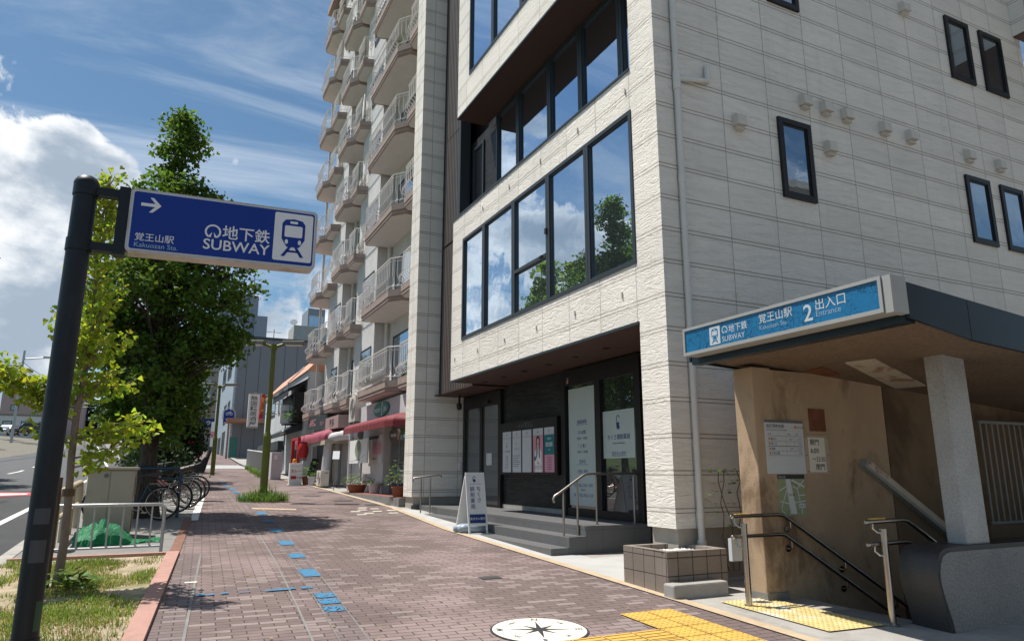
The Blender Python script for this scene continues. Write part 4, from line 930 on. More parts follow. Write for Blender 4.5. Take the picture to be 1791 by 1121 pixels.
vine = tag(mb.build('wall_vine', 'weed_leaf'), 'thin leafy vine in the gap between white wall and subway entrance', 'vine'); VN.build('stem', mat('stem_brown', (0.10, 0.065, 0.04), 0.8), vine)
# ------------------------------------------------------------------ subway sign artwork shared by the two signs
mat('sign_blue', (0.007, 0.036, 0.25), 0.5, var=0.06, spec=0.25)
mat('canopy_blue', (0.012, 0.145, 0.315), 0.3, var=0.1, vscale=5)
mat('sign_white', (0.70, 0.72, 0.74), 0.4, var=0.03)
mat('sign_faded', (0.50, 0.55, 0.58), 0.45, var=0.1, vscale=12)
mat('sign_dim', (0.26, 0.40, 0.54), 0.4, var=0.03)
def subway_mark(mb, F, u, v, r, n):
    for k in range(26):
        a, b = -52 + 284 * k / 26, -52 + 284 * (k + 1) / 26
        t0 = 0.24; flat(mb, F, [(u + r * math.cos(R(a)), v + r * math.sin(R(a))), (u + r * math.cos(R(b)), v + r * math.sin(R(b))), (u + r * (1 - t0) * math.cos(R(b)), v + r * (1 - t0) * math.sin(R(b))), (u + r * (1 - t0) * math.cos(R(a)), v + r * (1 - t0) * math.sin(R(a)))], n)
    for s in (1, -1):
        P = [(s * 0.62 * r, -0.79 * r), (s * 0.22 * r, -0.78 * r), (s * 0.10 * r, -0.05 * r), (s * 0.34 * r, -0.40 * r), (s * 0.5 * r, -0.56 * r)]
        flat(mb, F, [(u + a, v + b) for a, b in (P if s > 0 else P[::-1])], n)
def train(mbW, mbB, F, u0, u1, v0, v1, n):
    """white tile with the front of a train and its track"""
    w, h = u1 - u0, v1 - v0; P = lambda a, b: (u0 + a * w, v0 + b * h)
    flat(mbW, F, rrect(u0, u1, v0, v1, 0.04 * h), n)
    body = [P(.28, .36), P(.34, .29), (u0 + .66 * w, v0 + .29 * h), P(.72, .36), P(.80, .46), P(.80, .78), P(.72, .86), P(.5, .885), P(.28, .86), P(.20, .78), P(.20, .46)]
    flat(mbB, F, body, n + 0.001)
    flat(mbW, F, rrect(u0 + .27 * w, u0 + .73 * w, v0 + .50 * h, v0 + .74 * h, .03 * h), n + 0.002); flat(mbW, F, rrect(u0 + .4 * w, u0 + .6 * w, v0 + .785 * h, v0 + .835 * h, .015 * h), n + 0.002)
    for s in (.33, .67): flat(mbW, F, ell(u0 + s * w, v0 + .40 * h, .042 * w, .05 * h, 16), n + 0.002)
    flat(mbB, F, [P(.38, .29), P(.46, .29), P(.30, .09), P(.20, .09)], n + 0.001); flat(mbB, F, [P(.54, .29), P(.62, .29), P(.80, .09), P(.70, .09)], n + 0.001)
    flat(mbB, F, [P(.34, .18), P(.66, .18), P(.63, .225), P(.37, .225)], n + 0.001)

# ------------------------------------------------------------------ subway entrance
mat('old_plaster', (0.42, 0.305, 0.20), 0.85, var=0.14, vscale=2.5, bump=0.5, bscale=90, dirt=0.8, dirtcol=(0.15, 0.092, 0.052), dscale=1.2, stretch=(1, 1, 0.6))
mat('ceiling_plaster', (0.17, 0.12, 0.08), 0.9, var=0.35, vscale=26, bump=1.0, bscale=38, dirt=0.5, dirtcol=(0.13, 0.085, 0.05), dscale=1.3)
mat('rust', (0.17, 0.06, 0.03), 0.85, var=0.4, vscale=8, bump=0.4)
mat('rusty_white', (0.50, 0.44, 0.36), 0.6, dirt=0.9, dirtcol=(0.22, 0.09, 0.035), dscale=3.0)
mat('fascia_blue', (0.019, 0.030, 0.042), 0.32, var=0.15, vscale=3, metal=0.4)
mat('fascia_frame', (0.33, 0.34, 0.33), 0.45, var=0.06, dirt=0.2, dirtcol=(0.3, 0.28, 0.22))
mat('granite_dark', (0.042, 0.042, 0.044), 0.42, var=0.3, vscale=60, bump=0.25, bscale=60, dirt=0.3, dirtcol=(0.07, 0.065, 0.06), dscale=2)
def speckle(name, col, dark, rough=0.6, amt=0.5, scale=95):
    m, nt, b = newmat(name); L = nt.links.new
    tc = N(nt, 'ShaderNodeTexCoord'); n = N(nt, 'ShaderNodeTexNoise', ins={'Scale': scale, 'Detail': 3.0, 'Roughness': 0.8}); L(tc.outputs['Object'], n.inputs['Vector'])
    n2 = N(nt, 'ShaderNodeTexNoise', ins={'Scale': 1.6, 'Detail': 6.0}); L(tc.outputs['Object'], n2.inputs['Vector'])
    r = N(nt, 'ShaderNodeMapRange', interpolation_type='SMOOTHSTEP'); L(n.outputs['Fac'], r.inputs[0]); r.inputs[1].default_value = 0.42; r.inputs[2].default_value = 0.58; r.inputs[3].default_value = amt; r.inputs[4].default_value = 0
    mx = N(nt, 'ShaderNodeMix', data_type='RGBA'); L(r.outputs[0], mx.inputs[0]); mx.inputs[6].default_value = (*col, 1); mx.inputs[7].default_value = (*dark, 1)
    hv = N(nt, 'ShaderNodeHueSaturation'); L(mx.outputs[2], hv.inputs['Color']); mr = N(nt, 'ShaderNodeMapRange'); L(n2.outputs['Fac'], mr.inputs[0]); mr.inputs[1].default_value = .25; mr.inputs[2].default_value = .75; mr.inputs[3].default_value = .78; mr.inputs[4].default_value = 1.15; L(mr.outputs[0], hv.inputs['Value'])
    L(hv.outputs[0], b.inputs['Base Color']); b.inputs['Roughness'].default_value = rough
    bp = N(nt, 'ShaderNodeBump'); bp.inputs['Strength'].default_value = 0.3; bp.inputs['Distance'].default_value = 0.004; L(n.outputs['Fac'], bp.inputs['Height']); L(bp.outputs[0], b.inputs['Normal'])
    MATS[name] = m
speckle('terrazzo', (0.42, 0.42, 0.41), (0.16, 0.16, 0.17), 0.5)
speckle('washed_concrete', (0.30, 0.295, 0.285), (0.10, 0.098, 0.094), 0.8, 0.6, 75)
S = thing('subway_entrance', 'old subway stair entrance with tan plaster wall, terrazzo post and blue lit fascia sign', 'subway entrance', (5.87, 5.2, 0.2))
# left (far) wall with its pillar
mat('plaster_darker', (0.19, 0.13, 0.08), 0.9, var=0.25, vscale=2, bump=0.5, bscale=90, dirt=0.8, dirtcol=(0.07, 0.045, 0.028), dscale=0.9, stretch=(1, 1, 0.5))  # darker plaster for the wall beyond the joint and the railing kerb
MB().box(6.16, 8.05, 5.87, 6.13, -3.2, 2.70).build('wall', 'old_plaster', S); MB().box(8.065, 13.0, 5.87, 6.13, -3.2, 2.70).build('wall', 'plaster_darker', S)
MB().box(5.87, 6.16, 5.86, 6.15, 0.0, 2.72).build('pillar', 'old_plaster', S, bevel=0.012)
mb = MB(); mb.box(5.86, 6.18, 5.845, 6.16, 0.0, 0.30); mb.build('wall_foot', 'concrete_grey', S)
mb = MB(); mb.box(8.049, 8.066, 5.874, 5.9, -2.5, 2.69); mb.build('wall_joint', 'black', S)
mb = MB(); mb.box(12.9, 13.1, 4.3, 5.87, -3.2, 2.6); mb.box(6.45, 13.0, 4.28, 4.418, -3.2, 0.5); mb.box(6.42, 6.46, 4.42, 5.86, -3.0, 0.17); mb.build('stairwell_lining', 'concrete_grey', S)
mb = MB(); z = 0.16; x = 6.46
mb.box(6.10, 6.46, 4.63, 5.86, 0.05, 0.197)
for k in range(17):
    mb.box(x, x + 0.31, 4.42, 5.86, -3.2, z - 0.165 * (k + 1)); x += 0.30
mb.build('stairs', 'concrete_grey', S)
# low parapet on the right: dark polished cap that bends down over its front end
prof = [(6.44, 0.05), (6.40, 0.25), (6.33, 0.48), (6.305, 0.60), (6.31, 0.70), (6.335, 0.78), (6.38, 0.845), (6.45, 0.875), (6.55, 0.885), (13.0, 0.885), (13.0, 0.05)]
mb = MB(); mb.prism([(x, 4.25, z) for x, z in prof], (0, 0.37, 0)); mb.build('parapet', 'granite_dark', S, smooth=True)
inn = [(6.475, 0.05), (6.435, 0.26), (6.365, 0.485), (6.342, 0.60), (6.348, 0.685), (6.368, 0.75), (6.405, 0.808), (6.46, 0.835), (6.55, 0.843), (13.0, 0.843), (13.0, 0.05)]
mb = MB(); mb.prism([(x, 4.242, z) for x, z in inn], (0, 0.012, 0)); mb.build('parapet_side', 'washed_concrete', S)
mb = MB(); mb.prism([(6.88, 4.30, 0.882), (7.23, 4.30, 0.882), (7.23, 4.50, 0.882), (6.88, 4.50, 0.882)], (-0.02, 0, 1.98)); mb.build('post', 'terrazzo', S, bevel=0.015)
# canopy: sloping roof slab, ceiling, side fascia, sign box along the street
def zt(x): return 3.085 - 0.082 * (x - 5.1)
def zb(x): return 2.80 - 0.15 * (x - 5.1)
mb = MB()
for x0, x1 in ((5.30, 6.082), (6.09, 13.2)):
    mb.prism([(x0, 3.54, zb(x0)), (x1, 3.54, zb(min(x1, 9)) if x1 < 9 else 2.2), (x1, 3.54, zt(x1)), (x0, 3.54, zt(x0))], (0, 0.03, 0))
mb.prism([(5.30, 6.20, 2.78), (13.2, 6.20, 2.3), (13.2, 6.20, zt(13.2)), (5.30, 6.20, zt(5.3))], (0, 0.03, 0))
mb.prism([(5.30, 3.572, zt(5.3) - 0.004), (13.2, 3.572, zt(13.2) - 0.004), (13.2, 3.572, zt(13.2) - 0.06), (5.30, 3.572, zt(5.3) - 0.06)], (0, 2.62, 0))
mb.build('canopy_fascia', 'fascia_blue', S)
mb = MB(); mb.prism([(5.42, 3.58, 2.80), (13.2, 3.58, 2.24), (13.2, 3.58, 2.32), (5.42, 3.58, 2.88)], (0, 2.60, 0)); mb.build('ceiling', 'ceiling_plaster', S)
mb = MB(); mb.box(5.30, 5.42, 3.58, 6.18, 2.74, 2.86); mb.build('canopy_beam', 'fascia_blue', S)
sg = MB(); FSg = street(5.10)
sg.fbox(FSg, -6.08, -3.62, 2.81, 2.845, -0.2, 0.0); sg.fbox(FSg, -6.08, -3.62, 3.085, 3.115, -0.2, 0.0); sg.fbox(FSg, -6.08, -6.05, 2.845, 3.085, -0.2, 0.0); sg.fbox(FSg, -3.65, -3.62, 2.845, 3.085, -0.2, 0.0)
sg.fbox(FSg, -3.615, -3.54, 2.80, 3.11, -0.2, -0.012); sg.fbox(FSg, -6.05, -3.65, 2.845, 3.085, -0.2, -0.03)
sbox = sg.build('sign_box', 'fascia_frame', S)
# peeling film on the sign panel: blue with branching cracks
def cracked(name):
    m, nt, b = newmat(name); L = nt.links.new
    tc = N(nt, 'ShaderNodeTexCoord'); ns = N(nt, 'ShaderNodeTexNoise', ins={'Scale': 14.0, 'Detail': 4.0}); L(tc.outputs['Object'], ns.inputs['Vector'])
    vm = N(nt, 'ShaderNodeVectorMath', operation='MULTIPLY_ADD'); L(ns.outputs['Color'], vm.inputs[0]); vm.inputs[1].default_value = (0.10, 0.10, 0.10); L(tc.outputs['Object'], vm.inputs[2])
    mp = N(nt, 'ShaderNodeMapping'); mp.inputs['Scale'].default_value = (1, 26, 17); mp.inputs['Rotation'].default_value = (R(18), 0, 0); L(vm.outputs[0], mp.inputs[0])
    vo = N(nt, 'ShaderNodeTexVoronoi', feature='DISTANCE_TO_EDGE'); vo.inputs['Scale'].default_value = 1.0; L(mp.outputs[0], vo.inputs['Vector'])
    r = N(nt, 'ShaderNodeMapRange', interpolation_type='SMOOTHSTEP'); L(vo.outputs['Distance'], r.inputs[0]); r.inputs[1].default_value = 0.0; r.inputs[2].default_value = 0.085; r.inputs[3].default_value = 1; r.inputs[4].default_value = 0
    n2 = N(nt, 'ShaderNodeTexNoise', ins={'Scale': 4.5, 'Detail': 3.0}); L(tc.outputs['Object'], n2.inputs['Vector'])
    r2 = N(nt, 'ShaderNodeMapRange', interpolation_type='SMOOTHSTEP'); L(n2.outputs['Fac'], r2.inputs[0]); r2.inputs[1].default_value = 0.40; r2.inputs[2].default_value = 0.55
    ml = N(nt, 'ShaderNodeMath', operation='MULTIPLY'); L(r.outputs[0], ml.inputs[0]); L(r2.outputs[0], ml.inputs[1])
    mx = N(nt, 'ShaderNodeMix', data_type='RGBA'); L(ml.outputs[0], mx.inputs[0]); mx.inputs[6].default_value = (0.010, 0.145, 0.315, 1); mx.inputs[7].default_value = (0.004, 0.040, 0.085, 1)
    L(mx.outputs[2], b.inputs['Base Color']); b.inputs['Roughness'].default_value = 0.3; MATS[name] = m
cracked('cracked_blue')
mb = MB(); mb.fbox(FSg, -6.05, -3.65, 2.845, 3.085, -0.028, -0.012); pn = mb.build('sign_panel', 'cracked_blue', sbox)
W_, Bl, Dm = MB(), MB(), MB()
train(W_, Bl, FSg, -5.66, -5.50, 2.865, 3.06, -0.010)
subway_mark(W_, FSg, -5.43, 2.995, 0.042, -0.010); text_mb(W_, '地下鉄', 0.088, FSg, -5.375, 2.962, -0.010, 'LEFT', bold=0.008); text_mb(W_, 'SUBWAY', 0.080, FSg, -5.475, 2.875, -0.010, 'LEFT', sx=1.0)
text_mb(W_, '覚王山駅', 0.105, FSg, -4.96, 2.975, -0.010, 'LEFT', bold=0.004); text_mb(Dm, 'Kakuozan Sta.', 0.062, FSg, -4.955, 2.905, -0.010, 'LEFT')
text_mb(W_, '2', 0.215, FSg, -4.42, 2.885, -0.010, 'LEFT', bold=0.012); text_mb(W_, '出入口', 0.112, FSg, -4.29, 2.97, -0.010, 'LEFT', bold=0.004); text_mb(Dm, 'Entrance', 0.075, FSg, -4.285, 2.905, -0.010, 'LEFT')
W_.build('sign_lettering', 'sign_faded', sbox); Bl.build('sign_pictogram', 'canopy_blue', sbox); Dm.build('sign_small_lettering', 'sign_dim', sbox)
# ceiling fittings
def ceil_z(x): return 2.80 - 0.072 * (x - 5.42)
mb = MB(); P = [(6.55, 5.17), (6.60, 4.84), (8.3, 5.45), (8.25, 5.82)]; mb.prism([(x, y, ceil_z(x) - 0.012) for x, y in P], (0, 0, 0.03)); mb.build('ceiling_light', 'rusty_white', S)
mb = MB(); P = [(6.66, 5.82), (6.58, 5.5), (7.05, 5.64), (7.08, 5.84)]; mb.prism([(x, y, ceil_z(x) - 0.012) for x, y in P], (0, 0, 0.02)); mb.build('ceiling_hatch', 'rust', S)
# plates on the wall
FI = near(5.87); k_ = 0.979
mb = MB(); mb.fbox(FI, 6.72, 6.98, 2.02, 2.28, 0, 0.012); mb.build('rusty_plate', 'rust', S)
tt = MB().fbox(FI, 5.99 + 0.01, 6.60, 1.535, 2.13, 0, 0.012).build('timetable_board', 'pale_grey', S)
mb = MB(); rect(mb, FI, 6.0, 6.60, 2.10, 2.13, 0.0135); mb.build('board_head', 'grey_ink', tt)
ink, org = MB(), MB(); u0 = 6.03
text_mb(ink, '始終発時刻表', 0.046, FI, u0, 2.045, 0.0135, 'LEFT', bold=0.012); text_mb(ink, 'First and Last Train Timetable', 0.026, FI, u0, 2.012, 0.0135, 'LEFT')
text_mb(ink, '覚王山駅', 0.026, FI, 6.50, 2.045, 0.0135, 'LEFT'); flat(org, FI, ell(6.475, 2.055, 0.016, 0.018, 14), 0.0135)
for x, t in ((6.07, '方面'), (6.37, '始発'), (6.49, '終発')): text_mb(ink, t, 0.022, FI, x, 1.965, 0.0135)
for z in (1.95, 1.89, 1.84, 1.836, 1.785, 1.735): rect(ink, FI, u0, 6.575, z, z + 0.003, 0.0135)
for z, nm, a, b in ((1.908, '藤が丘', '5:51', '0:19'), (1.856, '星ヶ丘', '', '0:34'), (1.80, '高畑', '5:39', '23:53'), (1.75, '中村公園', '', '0:08')):
    text_mb(ink, nm, 0.030, FI, 6.085, z, 0.0135, 'LEFT', bold=0.01); flat(org, FI, ell(6.062, z + 0.011, 0.013, 0.015, 12), 0.0135); text_mb(ink, a, 0.030, FI, 6.42, z, 0.0135, 'RIGHT'); text_mb(ink, b, 0.030, FI, 6.555, z, 0.0135, 'RIGHT')
for x in (6.32, 6.445): rect(ink, FI, x, x + 0.002, 1.735, 1.95, 0.0135)
ink.build('board_lettering', 'grey_ink', tt); org.build('line_mark', 'orange_ink', tt)
hp = MB().fbox(FI, 6.61, 7.00, 1.535, 1.97, 0, 0.010).build('hours_plate', mat('plate_tan', (0.42, 0.33, 0.24), 0.6, dirt=0.3), S)
mb = MB(); mb.fbox(FI, 6.665, 6.93, 1.555, 1.945, 0.010, 0.014); mb.build('hours_sheet', 'plate_white', hp)
ink = MB(); text_mb(ink, '開門', 0.075, FI, 6.69, 1.865, 0.0155, 'LEFT', bold=0.008); text_mb(ink, '6:00', 0.078, FI, 6.69, 1.77, 0.0155, 'LEFT', bold=0.006); text_mb(ink, '〜23:30', 0.072, FI, 6.92, 1.675, 0.0155, 'RIGHT', bold=0.006, sx=0.92); text_mb(ink, '閉門', 0.075, FI, 6.905, 1.585, 0.0155, 'RIGHT', bold=0.008); ink.build('plate_lettering', 'ink', hp)
ink = MB()
for x in (6.63, 6.98):
    for z in (1.56, 1.745, 1.95): flat(ink, FI, ell(x, z, 0.008, 0.008, 10), 0.0115)
ink.build('screw', 'iron', hp)
mp_ = MB().fbox(FI, 6.14, 6.555, 1.08, 1.525, 0, 0.012).build('area_map', mat('map_green', (0.25, 0.30, 0.17), 0.5, var=0.05), S)
mb = MB(); rect(mb, FI, 6.14, 6.555, 1.48, 1.525, 0.0135); mb.build('map_head', 'ink', mp_)
mb = MB()
flat(mb, FI, [(6.26, 1.478), (6.33, 1.478), (6.40, 1.10), (6.30, 1.10)], 0.0132); flat(mb, FI, [(6.36, 1.478), (6.545, 1.40), (6.545, 1.38), (6.34, 1.46)], 0.0134)
def road(a, b, w=0.006):
    d = Vector((b[0] - a[0], b[1] - a[1], 0)).normalized(); s = Vector((-d.y, d.x, 0)) * w; flat(mb, FI, [(a[0] - s.x, a[1] - s.y), (b[0] - s.x, b[1] - s.y), (b[0] + s.x, b[1] + s.y), (a[0] + s.x, a[1] + s.y)], 0.0136)
for a, b in (((6.15, 1.35), (6.27, 1.40)), ((6.28, 1.38), (6.19, 1.21)), ((6.15, 1.24), (6.30, 1.21)), ((6.36, 1.22), (6.545, 1.24)), ((6.43, 1.37), (6.46, 1.22)), ((6.45, 1.30), (6.545, 1.305)), ((6.43, 1.37), (6.545, 1.47)), ((6.19, 1.21), (6.17, 1.14)), ((6.17, 1.14), (6.23, 1.10)), ((6.48, 1.23), (6.48, 1.10)), ((6.43, 1.37), (6.36, 1.40))): road(a, b)
rect(mb, FI, 6.435, 6.54, 1.165, 1.21, 0.0138); mb.build('map_roads', 'pale_grey', mp_)
ink = MB(); text_mb(ink, '覚王山駅', 0.022, FI, 6.34, 1.30, 0.0142, bold=0.01); text_mb(ink, '周辺案内図', 0.02, FI, 6.49, 1.18, 0.0142)
for x, z in ((6.20, 1.41), (6.36, 1.43), (6.41, 1.41), (6.29, 1.13), (6.43, 1.13)): text_mb(ink, '出口', 0.016, FI, x, z, 0.0142)
ink.build('map_lettering', 'ink', mp_)
W_ = MB(); text_mb(W_, '駅周辺図', 0.026, FI, 6.155, 1.49, 0.0145, 'LEFT'); W_.build('map_head_lettering', 'pale_grey', mp_)
# sloping strip lamp on the wall
sl = MB(); a, b = Vector((7.52, 5.80, 1.66)), Vector((9.4, 5.80, 0.55)); d = (b - a).normalized(); up_ = Vector((-d.z, 0, d.x)) if d.x > 0 else Vector((d.z, 0, -d.x))
Fl = Frame(a, d, up_, (0, -1, 0)); sl.fbox(Fl, 0, (b - a).length, -0.05, 0.05, -0.07, 0.02); st_ = sl.build('wall_lamp', 'rail_grey', S)
sl = MB(); sl.fbox(Fl, 0.03, (b - a).length - 0.02, 0.051, 0.066, -0.06, 0.01); sl.fbox(Fl, 0.03, (b - a).length - 0.02, -0.02, 0.05, 0.021, 0.027); sl.build('lamp_cover', 'rusty_white', st_)
# railing at the back of the stairwell
mb = MB(); x0, x1 = 9.55, 12.6
mb.tube([(x0, 5.62, 2.2), (x1, 5.62, 2.2)], 0.022, 8); mb.tube([(x0, 5.62, 0.92), (x1, 5.62, 0.92)], 0.022, 8)
for k in range(24): x = x0 + 0.02 + k * 0.125; mb.tube([(x, 5.62, 0.92), (x, 5.62, 2.2)], 0.012, 6)
mb.build('bar_railing', 'rail_grey', S)
mb = MB(); mb.box(9.45, 12.85, 5.58, 5.68, -0.5, 0.90); mb.build('railing_kerb', 'plaster_darker', S)
MB().fbox(near(6.02), 5.52, 5.66, 0.63, 0.86, 0, 0.05).build('meter_box', 'pale_grey', S)

def double_rail(name, label, y, post_x, gpost, wallside, sgn, brk):
    t = thing(name, label, 'handrail', (post_x, y, gpost))
    yr = y
    for k, (z0, lab) in enumerate(((1.10, 'upper_rail'), (0.895, 'lower_rail'))):
        path = [(post_x - 0.10, yr, z0), (post_x + 0.55, yr, z0 + 0.005), (post_x + 0.62, yr, z0 - 0.005), (post_x + 2.9, yr, z0 - 1.32)]
        if sgn < 0: path = [(post_x - 0.14, yr, z0 - .01), (post_x + 0.36, yr, z0), (post_x + 0.43, yr, z0 - 0.01), (post_x + 2.6, yr, z0 - 1.25)]
        mb = MB(); mb.tube(path, 0.021, 12); mb.lathe((path[0][0] - 0.001, yr, path[0][2]), [(0.024, 0), (0.024, -0.02), (0.016, -0.03)], k=12, axis=(1, 0, 0)); ra = mb.build(lab, 'steel', t, smooth=True)
        if k == 0:
            mb = MB(); mb.fbox(Frame((0, 0, 0), (1, 0, 0), (0, 1, 0), (0, 0, 1)), path[0][0] + 0.03, path[0][0] + 0.24, yr - 0.014, yr + 0.014, z0 + 0.014, z0 + 0.026); mb.build('braille_label', 'tactile_yellow', ra)
    mb = MB(); mb.tube([(post_x, y - 0.05, gpost), (post_x, y - 0.05, 1.03)], 0.032, 14); mb.tube([(post_x, y - 0.05, gpost), (post_x, y - 0.05, gpost + 0.012)], 0.055, 16); mb.build('post', 'steel', t, smooth=True)
    mb = MB()
    for z0 in (1.08, 0.875):
        mb.tube([(post_x, y - 0.05, z0 - 0.09), (post_x - 0.05, y - 0.03, z0 - 0.085), (post_x - 0.075, y, z0 - 0.05), (post_x - 0.07, y, z0)], 0.011, 8)
    for j in range(3):
        if not brk: break
        x = post_x + 0.72 + 0.8 * j
        for z0 in (1.10, 0.895):
            z = z0 - 0.579 * (x - post_x - 0.62) - 0.02; mb.tube([(x, yr, z), (x, yr, z - 0.06), (x, yr + 0.05, z - 0.08)], 0.010, 8); mb.tube([(x, yr + 0.05, z - 0.08), (x, yr + 0.065, z - 0.08)], 0.035, 12)
    mb.build('bracket', 'steel', t, smooth=True)
double_rail('handrail', 'double steel stair handrail along the tan subway wall', 5.80, 5.50, gz(5.8), True, 1, True)
double_rail('handrail', 'double steel stair handrail at the dark rounded subway parapet', 4.70, 6.18, gz(4.7), False, -1, False)

# ------------------------------------------------------------------ street sign on its pole
PX, PY = -0.692, 5.688; g = gz(PY)
T = thing('sign_post', 'dark blue-grey post carrying the blue subway direction sign', 'sign post', (PX, PY, g))
mb = MB(); mb.tube([(PX, PY, g), (PX, PY, 3.60)], 0.076, 28); mb.lathe((PX, PY, 3.60), [(0.076, 0), (0.084, 0.005), (0.084, 0.015), (0.080, 0.03), (0.066, 0.055), (0.04, 0.073), (0.0, 0.08)], k=28); mb.build('pole', 'navy_metal', T, smooth=True)
mb = MB(); mb.tube([(PX, PY, g), (PX, PY, g + 0.3)], 0.084, 28)
mb.build('pole_sleeve', 'navy_metal', T, smooth=True)
arm = MB()
for z in (3.565, 3.145):
    arm.tube([(PX, PY, z - 0.045), (PX, PY, z + 0.045)], 0.083, 28); arm.box(PX + 0.05, -0.475, PY - 0.04, PY + 0.04, z - 0.03, z + 0.03)
arm.box(-0.475, -0.402, PY - 0.055, PY + 0.055, 3.10, 3.62); arm.build('bracket_arm', 'navy_metal', T, smooth=True)
for z, h in ((1.22, 0.10), (0.98, 0.14)):
    mb = MB()
    for k in range(5):
        a0, a1 = R(-115 + 14 * k), R(-115 + 14 * (k + 1)); r = 0.0775; mb.poly([(PX + r * math.cos(a0), PY + r * math.sin(a0), z), (PX + r * math.cos(a1), PY + r * math.sin(a1), z), (PX + r * math.cos(a1), PY + r * math.sin(a1), z + h), (PX + r * math.cos(a0), PY + r * math.sin(a0), z + h)])
    mb.build('sticker', mat('sticker_grey', (0.045, 0.052, 0.062), 0.5), T)
mb = MB()
for k in range(3):
    a0, a1 = R(-55 + 12 * k), R(-55 + 12 * (k + 1)); r = 0.0775; mb.poly([(PX + r * math.cos(a0), PY + r * math.sin(a0), .56), (PX + r * math.cos(a1), PY + r * math.sin(a1), .56), (PX + r * math.cos(a1), PY + r * math.sin(a1), .74), (PX + r * math.cos(a0), PY + r * math.sin(a0), .74)])
mb.build('green_sticker', mat('sticker_green', (0.02, 0.07, 0.04), 0.5), T)
# lit sign cabinet with rounded far corners
sx0, sx1, sz0, sz1 = -0.40, 0.96, 3.125, 3.625
FQ = near(PY - 0.06); slope = 0.03
Vs = Vector((0.0, 0, 1)); FQ = Frame((0, PY - 0.07, 0), Vector((1, 0, 0.022)).normalized(), (0, 0, 1), (0, -1, 0))
def sgn_outline(m, r):
    pts = rrect(sx0 + m, sx1 - m, sz0 + 0.01 + m, sz1 - m, r, 5)
    out = []
    for a, b in pts:
        out.append((a, b))
    return out
mb = MB(); o = [FQ.p(a, b, 0) for a, b in sgn_outline(0, 0.035)]; mb.prism(o[::-1], (0, 0.15, 0)); cab_ = mb.build('sign_cabinet', mat('sign_rim', (0.50, 0.47, 0.43), 0.4, metal=0.4, dirt=0.5, dirtcol=(0.25, 0.18, 0.12), dscale=4), T)
mb = MB(); flat(mb, FQ, sgn_outline(0.012, 0.02), 0.003); mb.build('sign_rim', 'pale_grey', cab_)
mb = MB(); flat(mb, FQ, sgn_outline(0.024, 0.018), 0.005); mb.build('sign_face', 'sign_blue', cab_)
W_, Bl, Dm = MB(), MB(), MB()
train(W_, Bl, FQ, 0.625, 0.925, 3.185, 3.585, 0.006)
subway_mark(W_, FQ, 0.18, 3.355, 0.058, 0.007); text_mb(W_, '地下鉄', 0.118, FQ, 0.245, 3.318, 0.007, 'LEFT', bold=0.012); text_mb(W_, 'SUBWAY', 0.115, FQ, 0.115, 3.215, 0.007, 'LEFT', bold=0.012, sx=1.04)
text_mb(W_, '覚王山駅', 0.066, FQ, -0.345, 3.228, 0.007, 'LEFT', bold=0.004); text_mb(Dm, 'Kakuozan Sta.', 0.052, FQ, -0.345, 3.175, 0.007, 'LEFT', bold=0.004)
u, v = -0.325, 3.505
flat(W_, FQ, [(u, v - 0.012), (u + 0.115, v - 0.012), (u + 0.115, v + 0.012), (u, v + 0.012)], 0.007)
flat(W_, FQ, [(u + 0.135, v), (u + 0.080, v + 0.058), (u + 0.056, v + 0.058), (u + 0.103, v)], 0.0074); flat(W_, FQ, [(u + 0.135, v), (u + 0.103, v), (u + 0.056, v - 0.058), (u + 0.080, v - 0.058)], 0.0074)
W_.build('sign_lettering', 'sign_white', cab_); Bl.build('sign_pictogram', 'sign_blue', cab_); Dm.build('sign_small_lettering', 'sign_dim', cab_)
# ------------------------------------------------------------------ apartment block with balconies and shops below
mat('apt_render', (0.62, 0.61, 0.60), 0.85, var=0.08, vscale=2, bump=1.0, bscale=38, dirt=0.15, dirtcol=(0.40, 0.38, 0.36), dscale=0.8)
mat('apt_slab', (0.34, 0.265, 0.23), 0.8, var=0.14, vscale=3, bump=0.3, dirt=0.35, dirtcol=(0.24, 0.165, 0.13), dscale=2, stretch=(1, 1, 2))
mat('apt_ceiling', (0.62, 0.61, 0.59), 0.85, var=0.06)
mat('rail_white', (0.74, 0.71, 0.68), 0.45, var=0.06)
mat('awning_red', (0.18, 0.022, 0.028), 0.7, var=0.15, vscale=5, dirt=0.25, dirtcol=(0.22, 0.05, 0.05))
mat('awning_pink', (0.28, 0.055, 0.085), 0.7, var=0.12, vscale=3)
mat('awning_cream', (0.42, 0.38, 0.30), 0.8)
mat('awning_navy', (0.02, 0.028, 0.045), 0.7)
mat('sign_green', (0.035, 0.17, 0.145), 0.45)
mat('red_gloss', (0.45, 0.018, 0.022), 0.45, var=0.1)
mat('pink_paint', (0.60, 0.25, 0.30), 0.5)
mat('shop_pink', (0.36, 0.24, 0.235), 0.6)
mat('terracotta', (0.30, 0.10, 0.05), 0.8, var=0.2)
mat('roof_orange', (0.62, 0.30, 0.20), 0.7, var=0.08, vscale=3)
mat('wall_white', (0.56, 0.58, 0.60), 0.75, var=0.07, dirt=0.2, dirtcol=(0.40, 0.40, 0.41), dscale=1.2)
mat('wall_grey', (0.175, 0.188, 0.21), 0.7, var=0.08, vscale=0.4, dirt=0.15, dirtcol=(0.10, 0.105, 0.12), dscale=0.5, stretch=(1, 1, 0.2))
mat('wall_beige', (0.40, 0.335, 0.285), 0.8, var=0.1, vscale=0.4, dirt=0.25, dirtcol=(0.28, 0.23, 0.19), dscale=0.4)
mat('wall_mauve', (0.37, 0.295, 0.285), 0.8, var=0.06)
mat('tower_grey', (0.22, 0.26, 0.32), 0.6, var=0.06)
mat('glass_block', (0.45, 0.52, 0.54), 0.3, var=0.12, vscale=2)
mat('sign_navy', (0.012, 0.045, 0.13), 0.4)
